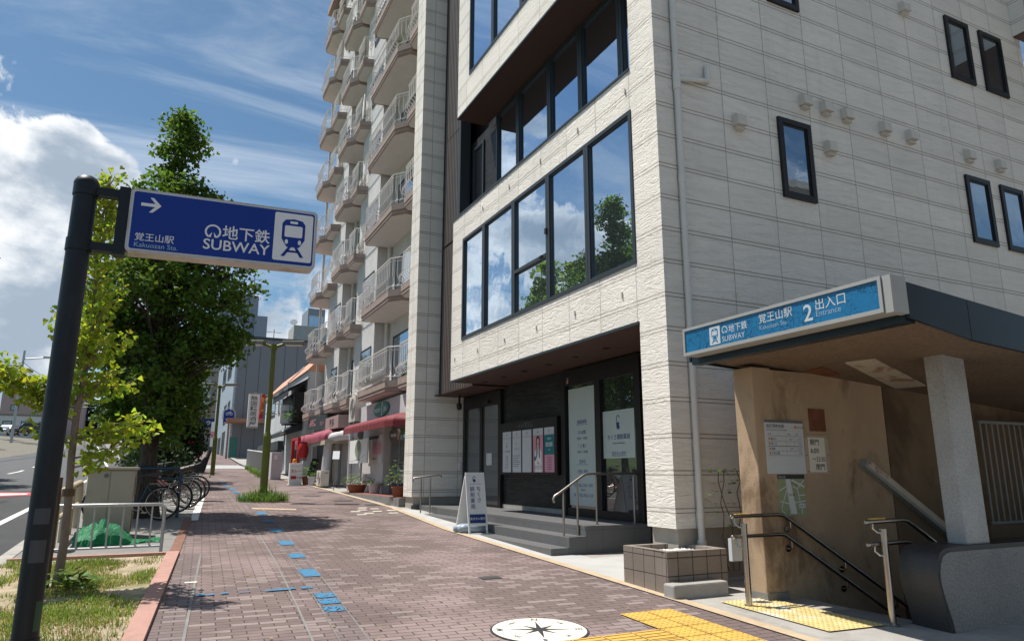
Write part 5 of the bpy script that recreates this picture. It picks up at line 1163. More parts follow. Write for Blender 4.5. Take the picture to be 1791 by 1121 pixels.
mat('cardboard', (0.42, 0.30, 0.18), 0.8)
mat('plaster_shop', (0.52, 0.51, 0.52), 0.8, var=0.06)
mat('yellow_ink', (0.65, 0.45, 0.03), 0.5)
mat('fence_pale', (0.13, 0.13, 0.135), 0.5, var=0.05, metal=0.2)
mat('rust_rail', (0.30, 0.16, 0.10), 0.8, var=0.3)
glass_mat('glass_shop', base=(0.02, 0.022, 0.022), mirror=0.22, wobble=0.01)

AP = thing('apartment_block', 'tall white rendered apartment block with stacked balconies and shops at street level', 'building', (6.15, 18.0, 0.7))
XL, XR = 6.15, 6.62
ATOP = 25.6
W1, W2 = (23.45, 26.3), (28.95, 31.6)
mb = MB()
mb.box(XL, XR + 0.3, W1[0], W1[1], 3.45, ATOP); mb.box(XL, XR + 0.3, W2[0], W2[1], 3.45, ATOP)
for a, b in ((18.02, W1[0]), (W1[1], W2[0]), (W2[1], 34.2)): mb.box(XR, XR + 0.3, a, b, 3.45, ATOP)
mb.box(XR + 0.3, 16, 18.05, 34.15, 0.4, ATOP - 0.2)
mb.build('rendered_wall', 'apt_render', AP)
mb = MB(); mb.box(5.75, 16.2, 18.02, 34.4, ATOP, ATOP + 0.35); mb.box(XL - 0.06, XR, 18.03, 34.2, ATOP - 0.6, ATOP - 0.3); mb.build('roof_eave', 'apt_slab', AP)
ZF = [3.88 + 2.74 * k for k in range(8)]

def bar_run(mb, path, zb_, zt_, belly=0.12, step=0.19):
    """pot-bellied bars along a plan path, leaning out towards the left-hand side of its direction"""
    for (x0, y0), (x1, y1) in zip(path, path[1:]):
        d = Vector((x1 - x0, y1 - y0, 0)); L = d.length; d.normalize(); o = Vector((-d.y, d.x, 0))
        if o.x > 0.2 and abs(d.y) > 0.8: o = -o
        n = max(1, int(L / step))
        for k in range(n + 1):
            c = Vector((x0, y0, 0)) + d * (L * (k + 0.5) / (n + 1))
            pr = [(0.0, 0.02), (0.01, 0.06), (belly, 0.16), (belly, 0.24), (0.0, 0.40), (0.0, 1.0)]
            h = zt_ - zb_
            mb.tube([c + o * a + Vector((0, 0, zb_ + t * h)) for a, t in pr], 0.0125, 4, cap=False)
        for zz, rr in ((zt_, 0.020), (zt_ - 0.10, 0.010), (zb_ + 0.06, 0.010)):
            mb.tube([(x0, y0, zz), (x1, y1, zz)], rr, 6)
def balcony_set(k):
    z = ZF[k]; out = []
    def bal(plan, rail, name='balcony'):
        mb = MB(); mb.plan(plan, z + 0.10, z + 0.30)
        cx = sum(p[0] for p in plan) / len(plan); cy = sum(p[1] for p in plan) / len(plan)
        ins = [(cx + (x - cx) * 0.95 if x < XL else x, cy + (y - cy) * 0.97) for x, y in plan]
        mb.plan(ins, z, z + 0.10); mb.plan([(cx + (x - cx) * 0.9 if x < XL else x, cy + (y - cy) * 0.93) for x, y in plan], z - 0.02, z + 0.0)
        b = mb.build(name, 'apt_slab', AP)
        # pale soffit sheet
        mb = MB(); mb.poly([(cx + (x - cx) * 0.86 if x < XL else x, cy + (y - cy) * 0.90, z - 0.023) for x, y in plan]); mb.build('underside', 'apt_ceiling', b)
        mb = MB(); bar_run(mb, rail, z + 0.36, z + 1.30); mb.build('railing', 'rail_white', b)
        out.append(b)
    # near bay: long balcony and a shallower bulge beside the wing wall
    bal([(XR, 23.42), (XL, 23.42), (5.72, 23.5), (5.62, 23.3), (5.62, 20.0), (5.98, 19.55), (XR, 19.55)], [(XL, 23.45), (5.68, 23.45), (5.66, 23.3), (5.66, 20.0), (5.98, 19.6)])
    bal([(XR, 19.5), (5.95, 19.5), (5.80, 19.3), (5.80, 18.4), (6.0, 18.1), (XR, 18.1)], [(5.93, 19.5), (5.84, 19.3), (5.84, 18.4), (6.0, 18.15)])
    # middle bay
    bal([(XR, 28.9), (XL, 28.9), (5.72, 29.0), (5.62, 28.8), (5.62, 27.2), (5.95, 26.75), (XR, 26.75)], [(XL, 28.9), (5.7, 28.9), (5.66, 28.8), (5.66, 27.2), (5.95, 26.8)])
    bal([(XR, 26.7), (5.9, 26.7), (5.75, 26.5), (5.75, 25.45), (XL, 25.3), (XR, 25.3)], [(5.9, 26.7), (5.79, 26.5), (5.79, 25.45), (XL, 25.35)])
    # far bay
    bal([(XR, 34.0), (XL, 34.0), (5.72, 33.9), (5.62, 33.7), (5.62, 32.1), (5.95, 31.65), (XR, 31.65)], [(XL, 34.0), (5.7, 33.9), (5.66, 33.7), (5.66, 32.1), (5.95, 31.7)])
    bal([(XR, 31.6), (5.9, 31.6), (5.75, 31.4), (5.75, 30.2), (XL, 30.05), (XR, 30.05)], [(5.9, 31.6), (5.79, 31.4), (5.79, 30.2), (XL, 30.1)])
    # low flat rails before the wall windows
    for a, b in ((23.6, 25.25), (29.1, 30.0)):
        mb = MB(); bar_run(mb, [(5.98, b), (5.98, a)], z + 0.55, z + 1.30, belly=0.05); mb.tube([(XL, a, z + 1.3), (5.98, a, z + 1.3)], 0.015, 5); mb.tube([(XL, a, z + .58), (5.98, a, z + .58)], 0.015, 5); out.append(mb.build('window_guard', 'rail_white', AP))
    Fw, Fr = street(XL), street(XR)
    for a, b in ((23.75, 25.2), (29.15, 30.3)): out.append(window(AP, Fw, -b, -a, z + 0.75, z + 1.98, fr=0.05, depth=0.09, out=0.02, glass='glass_dark', frame='frame_black', mull=(-(a + b) / 2,)))
    for a, b in ((19.3, 22.7), (26.9, 28.6), (31.9, 33.6)): out.append(window(AP, Fr, -b, -a, z + 0.32, z + 2.15, fr=0.05, depth=0.09, out=0.02, glass='glass_side', frame='frame_black', mull=(-(a * 2 + b) / 3, -(a + 2 * b) / 3)))
    return out
base_set = balcony_set(0)
ATOPF = 8
for k in range(1, ATOPF):
    for b in base_set:
        c = dup(b, parent=AP); c.location = (0, 0, 2.74 * k)
for y in (23.2, 28.6, 34.12): MB().tube([(XR - 0.12 if y < 30 else XL + 0.1, y, 1.0), (XR - 0.12 if y < 30 else XL + 0.1, y, ATOP - 0.6)], 0.06, 8).build('downpipe', 'apt_ceiling', AP, smooth=True)
# washing, air units and boards on some balconies
q = random.Random(4)
for k, (y, x) in ((1, (18.9, 6.5)), (3, (18.8, 6.4)), (2, (27.9, 6.5)), (4, (26.0, 6.3))):
    mb = MB(); z = ZF[k] + 0.9
    for j in range(5):
        xx, yy_ = x - 0.35 + 0.03 * j, y - 0.35 + 0.17 * j; mb.fbox(Frame((xx, yy_, z), (0, 1, 0), (0, 0, 1), (-1, 0, 0)), 0, 0.14, 0, 0.55 + 0.2 * q.random(), 0, 0.02)
    tag(mb.build('laundry', ('white', 'awning_navy', 'pale_grey', 'white')[(k * 3) % 4]), ('white', 'navy', 'pale', 'white')[(k * 3) % 4] + ' washing hung on the ' + ('', 'second', 'third', 'fourth', 'fifth')[k] + ' floor ' + ('near' if y < 20 else 'middle') + ' balcony', 'laundry')
mb = MB(); mb.fbox(street(5.62), -22.2, -19.6, 4.30, 4.34, 0.02, 0.05); mb.fbox(street(5.62), -22.2, -19.6, 4.22, 4.24, 0.10, 0.13); tag(mb.build('drying_pole', 'steel_matt'), 'steel laundry pole across the lowest long balcony above the green oval sign', 'pole')

# --- ground-floor shop fronts (parts of the block); things that stand before them are built further on
g = gz(21)
mb = MB(); mb.plan([(5.55, 18.02), (7.0, 18.02), (7.0, 27.6), (5.5, 27.6), (5.35, 25.0)], 0.5, 0.90); mb.build('shop_step', 'concrete_grey', AP)
mb = MB(); mb.plan([(5.60, 18.06), (7.0, 18.06), (7.0, 27.4), (5.53, 27.4), (5.40, 25.0)], 0.902, 0.912)
for p in (): pass
mb.build('step_tiles', 'red_tile', AP)
mb = MB(); mb.plan([(5.2, 27.6), (7.0, 27.6), (7.0, 34.0), (4.9, 34.0)], 0.5, 1.06); mb.build('shop_apron', 'red_tile', AP)
mb = MB(); mb.box(6.75, 7.1, 18.02, 34.1, 0.6, 3.46); mb.build('shop_back_wall', 'plaster_shop', AP)
for b_ in ((6.2, 6.75, 21.9, 24.5, 0.9, 3.46), (6.3, 6.75, 25.1, 28.2, 0.9, 3.46)): MB().box(*b_).build('shop_wall', 'plaster_shop', AP)
w = window(AP, street(6.45), -21.85, -18.1, 0.95, 3.1, fr=0.07, depth=0.12, glass='glass_shop', frame='steel_matt', mull=(-20.0, -21.0), name='shop_window')
mb = MB(); mb.box(6.5, 6.75, 24.52, 25.08, 0.92, 3.1); mb.build('shop_doorway', 'black', AP)
sgn = MB().box(5.98, 6.2, 18.1, 24.2, 3.2, 3.74).build('shop_sign', 'plaster_shop', AP)
FSH = street(5.98)
mb = MB(); mb.prism([FSH.p(a, b, 0.0) for a, b in ell(-21.45, 3.48, 0.85, 0.235, 32)], (-0.05, 0, 0)); ov = mb.build('oval_sign', 'sign_green', sgn)
mb = MB(); text_mb(mb, 'moon', 0.26, FSH, -21.85, 3.40, 0.053, sx=1.2); text_mb(mb, 'Jas', 0.26, FSH, -20.98, 3.40, 0.053, sx=1.1); text_mb(mb, 'ʃ', 0.4, FSH, -21.3, 3.36, 0.054, bold=0.02); mb.build('sign_lettering', 'white', ov)
# domed red awning
def dome_awning(name, y0, y1, x0, x1, z0, z1, m, valance=0.16):
    mb = MB(); pr = []
    for k in range(9):
        a = R(90 * k / 8); pr.append((x1 - (x1 - x0) * math.sin(a), z0 + (z1 - z0) * math.cos(a)))
    pr.append((x0, z0 - valance))
    ny = 14; r = 0.35
    for j in range(ny):
        ya, yb = y0 + (y1 - y0) * j / ny, y0 + (y1 - y0) * (j + 1) / ny
        def X(i, y):
            t = min(1, (y - y0) / 0.9, 1); t = max(0.0, t); s = math.sqrt(max(0.05, 1 - (1 - t) ** 2)); return x1 - (x1 - pr[i][0]) * s
        def Zc(i, y):
            t = max(0, min(1, (y - y0) / 0.9)); s = math.sqrt(max(0.05, 1 - (1 - t) ** 2)); return z0 + (pr[i][1] - z0) * s if pr[i][1] > z0 else pr[i][1]
        for i in range(9): mb.poly([(X(i, ya), ya, Zc(i, ya)), (X(i, yb - 0.012), yb - 0.012, Zc(i, yb)), (X(i + 1, yb - 0.012), yb - 0.012, Zc(i + 1, yb)), (X(i + 1, ya), ya, Zc(i + 1, ya))])
    return mb.build(name, m, AP)
dome_awning('awning', 18.15, 23.9, 5.35, 6.2, 2.93, 3.2, 'awning_red')
dome_awning('awning', 26.6, 33.2, 5.25, 6.3, 2.86, 3.28, 'awning_pink')
mb = MB(); mb.box(5.30, 5.33, 26.6, 33.2, 2.56, 2.72); mb.prism([(5.33, 26.6, 2.6), (6.3, 26.6, 2.6), (6.3, 26.6, 2.75), (5.33, 26.6, 2.75)], (0, 0.03, 0)); mb.build('awning_valance', 'awning_cream', AP)
# square white sign with round window, blackboard, oval hanging board
mb = MB(); F = street(5.8); circ = ell(-23.55, 2.30, 0.42, 0.30, 28)
outer = [(-24.75, 1.85), (-22.35, 1.85), (-22.35, 2.62), (-24.75, 2.62)]
mb.fbox(F, -24.75, -22.4, 1.85, 2.62, -0.05, 0.0); sq = mb.build('projecting_sign', 'white', AP)
mb = MB(); flat(mb, F, circ, 0.003); mb.build('sign_roundel', mat('roundel', (0.20, 0.22, 0.15), 0.3, var=0.5, vscale=2.5), sq)
mb = MB(); text_mb(mb, 'moonJas', 0.11, F, -23.5, 1.94, 0.004, sx=1.4)
for k in range(14): flat(mb, F, ell(-24.6 + 0.15 * k, 1.93 + 0.002 * k * k * .5, 0.03, 0.014, 8), 0.004)
mb.build('sign_lettering', 'ink', sq)
bb = MB().fbox(street(6.2), -23.7, -21.95, 1.85, 2.75, 0, 0.03).build('notice_board', 'plaster_shop', AP)
mb = MB(); F = street(6.17); rect(mb, F, -23.6, -22.4, 2.62, 2.72, 0.004); text_mb(mb, 'OPEN 10:00', 0.1, F, -22.9, 1.95, 0.004); mb.build('board_lettering', 'ink', bb)
for u_ in (-23.1, -22.5): MB().fbox(F, u_, u_ + .45, 2.12, 2.5, 0.001, 0.005).build('board_picture', 'poster_pink', bb)
mb = MB(); mb.prism([street(5.62).p(a, b) for a, b in ell(-18.75, 2.55, 0.5, 0.19, 24)], (-0.03, 0, 0)); hs = mb.build('hanging_sign', 'soffit_brown', AP)
mb = MB(); text_mb(mb, 'moonJas', 0.16, street(5.58), -18.75, 2.5, 0.012); mb.build('sign_lettering', 'plate_white', hs)
# second shop: fat white duct, downpipe, brown flat canopy box
mb = MB(); mb.tube([(6.2, 24.9, 2.85), (5.75, 25.6, 2.86), (5.66, 26.9, 2.84), (5.6, 27.35, 2.70), (5.6, 27.45, 2.4), (5.55, 27.5, 1.25), (5.55, 27.45, 1.1)], 0.17, 12); mb.tube([(5.9, 25.05, 0.9), (5.9, 25.05, 3.2)], 0.075, 10); mb.build('duct', 'plaster_shop', AP, smooth=True)
bx = MB().box(5.6, 6.3, 25.9, 28.2, 3.16, 3.62).build('canopy_box', 'shop_pink', AP)
mb = MB(); text_mb(mb, '喫茶', 0.30, street(5.6), -27.0, 3.27, 0.004, bold=0.02, sx=1.3); mb.build('box_lettering', 'ink', bx)
bx = MB().prism([(5.7, 28.4, 3.2), (5.7, 32.6, 3.45), (5.7, 32.6, 3.95), (5.7, 28.4, 3.83)], (0.4, 0, 0)).build('shop_sign', 'frame_dark', AP)
mb = MB(); text_mb(mb, 'みちこ', 0.36, street(5.7), -31.4, 3.52, 0.005, bold=0.03, sx=1.3); text_mb(mb, 'カレー', 0.2, street(5.7), -29.4, 3.46, 0.005, bold=0.02, sx=1.3); mb.build('sign_lettering', 'pink_paint', bx)
# third shop: dark timber front with leaning plants and panels
mb = MB(); mb.box(6.4, 6.75, 28.3, 33.8, 1.0, 3.2); mb.build('shop_front', 'frame_black', AP)
for b_ in ((6.25, 6.4, 28.5, 29.1, 1.05, 2.9), (6.3, 6.38, 30.3, 30.9, 1.05, 2.7)): MB().box(*b_).build('shop_pilaster', 'plaster_shop', AP)
mb = MB(); mb.fbox(street(6.38), -30.1, -29.2, 1.1, 2.7, 0, 0.02); mb.build('shop_curtain', 'awning_cream', AP)

# wall-hung air conditioner, ground air conditioner
def ac_unit(loc, label, rz=0, h=0.62, w=0.80, d=0.30, feet=True):
    t = thing('air_conditioner', label, 'air conditioner', loc, None, rz)
    mb = MB(); mb.box(loc[0] - d / 2, loc[0] + d / 2, loc[1] - w / 2, loc[1] + w / 2, loc[2] + 0.06, loc[2] + h); mb.build('casing', 'vent_beige', t, bevel=0.012)
    F = street(loc[0] - d / 2, loc[1], loc[2]); mb = MB()
    c = (0.1, 0.06 + h / 2 - 0.03); r = h * 0.38
    flat(mb, F, ell(c[0], c[1], r, r, 28), 0.003); gr = mb.build('fan', 'grey_ink', t)
    mb = MB()
    for k in range(5): mb.torus(F.p(c[0], c[1], 0.012), (1, 0, 0), r * (k + 1) / 5, 0.005, 24, 4)
    mb.build('fan_grille', 'vent_beige', t)
    mb = MB(); FN = near(loc[1] - w / 2, loc[0], loc[2]); rect(mb, FN, 0.0, d * .38, h - .1, h - .07, 0.002); mb.build('grip', 'grey_ink', t)
    mb = MB(); mb.box(loc[0] - d / 2, loc[0] + d / 2, loc[1] - w * .4, loc[1] - w * .3, loc[2], loc[2] + 0.06); mb.box(loc[0] - d / 2, loc[0] + d / 2, loc[1] + w * .3, loc[1] + w * .4, loc[2], loc[2] + 0.06); mb.build('foot', 'concrete_grey', t)
    return t
ac_unit((5.35, 26.9, 1.0), 'beige air conditioner on the pavement by the fat white duct')
ac_unit((6.0, 24.7, 3.22), 'beige air conditioner hung high beside the grey oval sign fascia', h=0.95, w=0.9, d=0.4)

for k, y, w_ in ((1, 30.6, 'far third'), (2, 26.0, 'middle third'), (4, 30.7, 'far fifth'), (3, 26.1, 'middle fourth'), (5, 18.9, 'near sixth'), (1, 19.0, 'near second')):
    ac_unit((6.22, y, ZF[k] + 0.31), 'beige air conditioner on the ' + {'far third': 'second floor balcony of the far bay', 'middle third': 'third floor balcony of the middle bay', 'far fifth': 'fifth floor balcony of the far bay', 'middle fourth': 'fourth floor balcony of the middle bay', 'near sixth': 'sixth floor balcony next to the white wing', 'near second': 'second floor balcony next to the white wing'}[w_])
# pots and small things before the shops
def pot(name, label, x, y, z, r, h, m, plant_n, prad, ph, leaf, size, cat='potted plant', white=0):
    t = thing(name, label, cat, (x, y, z))
    mb = MB(); mb.lathe((x, y, z), [(r * 0.72, 0), (r * 0.95, h * 0.85), (r * 1.06, h * 0.86), (r * 1.06, h), (r * 0.9, h), (r * 0.85, h * 0.9)], k=18); mb.build('pot', m, t, smooth=True)
    mb = MB(); leafy(mb, rnd, x, y, z + h * 0.8, plant_n, prad, ph, size); mb.build('foliage', leaf, t)
    if white:
        mb = MB(); leafy(mb, rnd, x, y, z + h * 0.85, white, prad * 1.05, ph * 0.8, size * 0.55); mb.build('blossom', 'white', t)
    return t
leaf_mat('pot_leaf', (0.11, 0.19, 0.05), 0.35, 0.05, 0.4)
pot('potted_plant', 'terracotta pot of white flowers on the red shop step', 5.75, 23.3, 0.91, 0.32, 0.25, 'terracotta', 160, 0.5, 0.45, 'pot_leaf', 0.12, white=110)
pot('potted_plant', 'small white pot with a low plant on the red shop step', 5.95, 21.9, 0.91, 0.2, 0.3, 'plaster_shop', 40, 0.2, 0.2, 'weed_leaf', 0.1)
pot('potted_plant', 'terracotta pot with a tall leafy bush next to the white wing wall', 5.75, 18.75, 0.91, 0.18, 0.27, 'terracotta', 260, 0.33, 0.95, 'pot_leaf', 0.10, white=40)
pot('potted_plant', 'terracotta pot with an upright plant near the red lantern', 5.1, 28.7, 1.07, 0.2, 0.32, 'terracotta', 70, 0.22, 0.5, 'weed_leaf', 0.14)
pot('potted_plant', 'pale grey pot near the pavement air conditioner', 5.15, 27.95, 1.06, 0.15, 0.34, 'pale_grey', 30, 0.15, 0.2, 'weed_leaf', 0.1)
t = thing('menu_stand', 'thin menu stand with a tilted white page before the second shop', 'menu stand', (5.35, 24.9, 0.91))
mb = MB(); mb.tube([(5.35, 24.9, 0.91), (5.35, 24.9, 2.02)], 0.014, 8); mb.lathe((5.35, 24.9, 0.91), [(0.16, 0), (0.16, 0.012), (0.02, 0.02)], k=16); mb.build('stand', 'steel_matt', t)
mb = MB(); mb.prism([(5.24, 24.85, 2.0), (5.46, 24.78, 2.0), (5.52, 25.0, 2.28), (5.30, 25.07, 2.28)], (0.0, 0.01, -0.012)); mb.build('page', 'pale_grey', t)
t = thing('paper_lantern', 'big red paper lantern hanging under the pink awning', 'lantern', (5.05, 29.6, 2.05))
mb = MB(); pr = []
for k in range(15):
    a = k / 14; pr.append((0.22 * (0.72 + 0.28 * math.sin(math.pi * a)) - (0.012 if k % 2 else 0), 0.05 + 0.62 * a))
mb.lathe((5.05, 29.6, 2.05), pr, k=22); mb.build('shade', 'red_gloss', t, smooth=True)
mb = MB(); mb.lathe((5.05, 29.6, 2.03), [(0.16, 0), (0.16, 0.04)], k=18); mb.lathe((5.05, 29.6, 2.71), [(0.16, 0), (0.16, 0.04)], k=18); mb.tube([(5.05, 29.6, 2.74), (5.05, 29.6, 3.05), (5.5, 29.6, 3.1)], 0.012, 6); mb.build('rim', 'black', t)
t = thing('standing_sign', 'white standing light sign with red lettering by the red lantern', 'sign', (4.65, 28.7, 1.06))
FS_ = near(28.55, 4.65, 1.06); mb = MB(); mb.fbox(FS_, -0.24, 0.24, 0.04, 0.84, -0.22, 0); mb.fbox(FS_, -0.27, 0.27, 0.0, 0.04, -0.25, 0.02); mb.build('box', 'white', t, bevel=0.01)
ink = MB(); text_mb(ink, 'チャーシュー', 0.062, FS_, 0, 0.70, 0.003); text_mb(ink, 'カレー', 0.125, FS_, 0, 0.50, 0.003, bold=0.03); rect(ink, FS_, -0.18, 0.02, 0.24, 0.36, 0.003); text_mb(ink, 'ぐみ', 0.1, FS_, 0.12, 0.26, 0.003, bold=0.03); ink.build('lettering', 'red_gloss', t)
mb = MB(); mb.lathe((4.6, 28.7, 1.90), [(0.06, 0), (0.09, 0.04), (0.085, 0.12), (0.04, 0.17)], k=14); mb.build('warning_light', 'orange_ink', t, smooth=True)
t = thing('leaning_boards', 'dark boards leaning by the red lantern with dry plants', 'boards', (5.3, 29.0, 1.06)); mb = MB()
for k in range(4): mb = MB(); mb.prism([(5.0 + .1 * k, 28.9 + .2 * k, 1.06), (5.08 + .1 * k, 28.9 + .2 * k, 1.06), (5.42 + .1 * k, 29.05 + .2 * k, 2.1), (5.34 + .1 * k, 29.05 + .2 * k, 2.1)], (0, 0.06, 0)); mb.build('board', 'awning_navy', t)
mb = MB(); leafy(mb, rnd, 5.55, 28.9, 1.2, 60, 0.3, 1.2, 0.16); mb.build('foliage', 'weed_leaf', t)
MBx = MB().box(5.0, 5.12, 30.7, 30.85, 1.05, 2.9); MBx.box(5.0, 5.12, 32.2, 32.35, 1.05, 2.9); MBx.box(5.0, 5.12, 30.7, 32.35, 2.9, 3.0)
tag(MBx.build('red_gateway', 'red_gloss'), 'red painted timber door frame in front of the curry shop', 'door frame')
# grey locker and pale fence
t = thing('locker', 'tall pale grey cabinet standing at the end of the white fence', 'cabinet', (4.5, 33.3, 1.25)); mb = MB(); mb.box(4.28, 4.72, 32.9, 33.9, gz(33), 2.42); mb.build('body', 'plaster_shop', t, bevel=0.015)
FN = near(32.9, 4.5, 1.25); mb = MB(); rect(mb, FN, -0.12, 0.02, 0.86, 1.05, 0.004); mb.build('panel', 'white', t)
t = thing('slat_fence', 'pale vertical slat fence rising along the far pavement', 'fence', (4.4, 34.0, gz(34)))
P0, P1 = Vector((4.38, 34.0, 0)), Vector((4.92, 50.0, 0))
mb = MB(); n = 62
for k in range(n):
    a = P0.lerp(P1, k / n); b = P0.lerp(P1, (k + 0.75) / n); z = gz(a.y) + 0.05; mb.prism([(a.x, a.y, z), (b.x, b.y, z), (b.x, b.y, z + 1.05), (a.x, a.y, z + 1.05)], (0.03, 0, 0))
mb.build('slats', 'fence_pale', t)
mb = MB()
for h in (0.12, 1.12): mb.tube([(P0.x + .04, P0.y, gz(P0.y) + h), (P1.x + .04, P1.y, gz(P1.y) + h)], 0.035, 6)
mb.build('rail', 'white_metal', t)
mb = MB(); mb.prism([(4.33, 34.0, gz(34) - .2), (4.6, 34.0, gz(34) - .2), (5.14, 50, gz(50) - .2), (4.87, 50, gz(50) - .2)], (0, 0, 0.26)); mb.build('fence_kerb', 'concrete', t)

# ------------------------------------------------------------------ two-storey restaurant with an orange mansard roof
RB = thing('restaurant_building', 'white two storey restaurant building with a sloping orange roof edge', 'building', (5.9, 34.3, 1.25))
mb = MB(); mb.box(5.9, 15, 34.45, 50, 0.9, 6.35); mb.build('wall', 'wall_white', RB)
mb = MB(); mb.prism([(5.82, 34.4, 6.35), (6.9, 34.4, 7.55), (15, 34.4, 7.55), (15, 34.4, 6.35)], (0, 15.7, 0)); mb.build('roof', 'roof_orange', RB)
mb = MB(); mb.tube([(5.8, 40.0, 3.0), (5.8, 40.0, 6.4), (6.6, 40.0, 7.3)], 0.05, 6); mb.build('downpipe', 'plaster_shop', RB)
FR = street(5.9)
window(RB, FR, -47.2, -45.2, 4.9, 6.2, fr=0.06, out=0.03, glass='glass_far', frame='frame_black')
window(RB, FR, -43.8, -42.2, 4.9, 6.2, fr=0.06, out=0.03, glass='glass_far', frame='frame_black')
mb = MB(); mb.box(5.35, 5.9, 34.6, 38.4, 3.95, 5.3); b_ = mb.build('bay_window', 'frame_black', RB)
mb = MB(); F = street(5.35)
for k in range(8):
    for j in range(3): rect(mb, F, -38.3 + .32 * k, -38.05 + .32 * k, 4.05 + .42 * j, 4.38 + .42 * j, 0.004)
mb.build('lattice', 'grey_ink', b_)
mb = MB(); mb.fbox(F, -35.6, -34.8, 3.98, 5.25, 0, 0.03); mb.build('pane', 'glass_far', b_)
mb = MB(); mb.prism([(5.0, 34.3, 5.35), (5.95, 34.3, 5.95), (5.95, 34.3, 5.99), (5.0, 34.3, 5.43)], (0, 5.2, 0)); mb.box(5.0, 5.02, 34.3, 39.5, 5.12, 5.4); mb.build('awning', 'awning_navy', RB)
mb = MB(); mb.prism([(4.95, 35.2, 3.25), (5.9, 35.2, 3.55), (5.9, 35.2, 3.95), (4.95, 35.2, 3.45)], (0, 5.0, 0)); mb.build('canopy', 'frame_dark', RB)
mb = MB(); mb.box(5.55, 5.9, 40.6, 49.8, 2.75, 3.25); mb.build('shop_fascia', 'frame_dark', RB)
for b_ in ((5.84, 5.9, 41.6, 43.0, 1.4, 2.75), (5.84, 5.9, 45, 47.5, 1.6, 2.75), (5.85, 5.9, 36, 37.2, 1.3, 3.2)): MB().box(*b_).build('shop_opening', 'black', RB)
ws = MB().fbox(near(36.0), 4.95, 5.8, 3.9, 4.8, -0.15, 0.0).build('projecting_sign', 'white', RB)
mb = MB(); text_mb(mb, 'すし', 0.36, near(36.0), 5.35, 4.25, 0.006, bold=0.02); mb.build('sign_lettering', 'grey_ink', ws)
VS = MB().fbox(near(45.0), 4.30, 4.92, 4.24, 6.18, -0.25, 0.0).build('vertical_sign', 'white', RB)
mb = MB(); text_mb(mb, '無国籍居酒屋', 0.30, near(45.0), 4.61, 6.10, 0.006, vertical=True, bold=0.006, sx=1.45, spacing=1.03); mb.build('sign_lettering', 'ink', VS)
mb = MB(); mb.fbox(near(45.0), 4.30, 4.92, 6.18, 6.24, -0.27, 0.01); mb.fbox(near(45.0), 4.30, 4.92, 4.18, 4.24, -0.27, 0.01); mb.tube([(4.6, 45.1, 6.25), (5.9, 45.1, 6.1)], 0.03, 6); mb.build('sign_bracket', 'steel_matt', VS)
RS = MB().prism([(4.62, 42, 4.5), (4.80, 42, 4.55), (4.9, 42, 5.75), (4.84, 42, 5.95), (4.70, 42, 5.85)], (0, 0.5, 0)).build('banner_sign', 'red_gloss', RB)
mb = MB(); text_mb(mb, '居酒屋', 0.30, near(42.0), 4.76, 5.75, 0.006, vertical=True, sx=0.55, bold=0.03, spacing=1.1); mb.build('sign_lettering', 'yellow_ink', RS)
mb = MB(); mb.tube([(4.85, 42.1, 5.4), (5.9, 42.1, 5.4)], 0.025, 6); mb.tube([(4.85, 42.1, 4.8), (5.9, 42.1, 4.8)], 0.025, 6); mb.build('sign_bracket', 'steel_matt', RS)
mb = MB(); mb.lathe((5.0, 34.6, 3.45), [(0.06, 0), (0.12, 0.1), (0.1, 0.22)], k=12, axis=(-.5, -.5, -.4)); mb.build('spot_lamp', 'steel', RB)
mb = MB(); leafy(mb, rnd, 5.3, 34.7, 3.95, 70, 0.35, 0.6, 0.2); tag(mb.build('window_plant', 'pot_leaf'), 'green plant on the ledge of the dark lattice bay window', 'plant')

# ------------------------------------------------------------------ buildings further up the street
GB = thing('grey_building', 'blank grey four storey building with pale blue tiled street front', 'building', (5.7, 74, gz(74)))
mb = MB(); mb.box(5.75, 24, 74, 100, 2.2, 14.75); mb.build('wall', 'wall_grey', GB)
mb = MB(); mb.box(5.55, 5.75, 74.0, 100, 2.2, 14.6); mb.build('street_front', 'tile_blue_grey', GB)
mb = MB(); mb.box(5.5, 24, 73.9, 100, 14.75, 15.0); mb.build('parapet', 'frame_dark', GB)
mb = MB()
for x in [6.6 + 1.2 * k for k in range(8)]: mb.box(x, x + 0.03, 73.985, 74.0, 2.3, 14.7)
mb.build('wall_seam', 'fascia_blue', GB)
FG = street(5.55)
for a, b, z0, z1 in ((78, 82.5, 11.3, 13.4), (85.5, 90, 10.9, 13.2), (76.5, 79, 6.6, 8.7), (81, 84, 6.6, 8.7)): window(GB, FG, -b, -a, z0, z1, fr=0.1, out=0.04, glass='glass_far', frame='frame_dark', mull=(-(a + b) / 2,))
for b_ in ((-84, -80, 2.9, 5.8, 0, 0.03), (-90, -86, 2.9, 5.4, 0, 0.03)): MB().fbox(FG, *b_).build('doorway', 'frame_dark', GB)
mb = MB(); mb.fbox(near(74), 5.0, 9.5, 6.2, 6.55, 0, 3.0); mb.tube([(5.2, 71.2, 2.6), (5.2, 71.2, 6.3)], 0.1, 6); mb.build('lean_to_roof', 'rust_rail', GB)
mb = MB(); mb.fbox(near(74), 5.62, 6.3, 2.7, 4.9, 0, 0.05); mb.build('green_door', 'sign_green', GB)
BS = thing('bicycle_parking_sign', 'arched blue bicycle parking sign before the grey building', 'sign', (5.2, 71.8, gz(71.8)))
Fb = near(71.8, 5.2, 0)
mb = MB(); mb.prism([Fb.p(a, b) for a, b in [(-0.43, 6.2), (0.43, 6.2), (0.43, 7.0)] + ell(0, 7.0, 0.43, 0.42, 16, 0, 180)[1:]], (0, 0.08, 0)); pn = mb.build('panel', 'sign_blue', BS)
mb = MB()
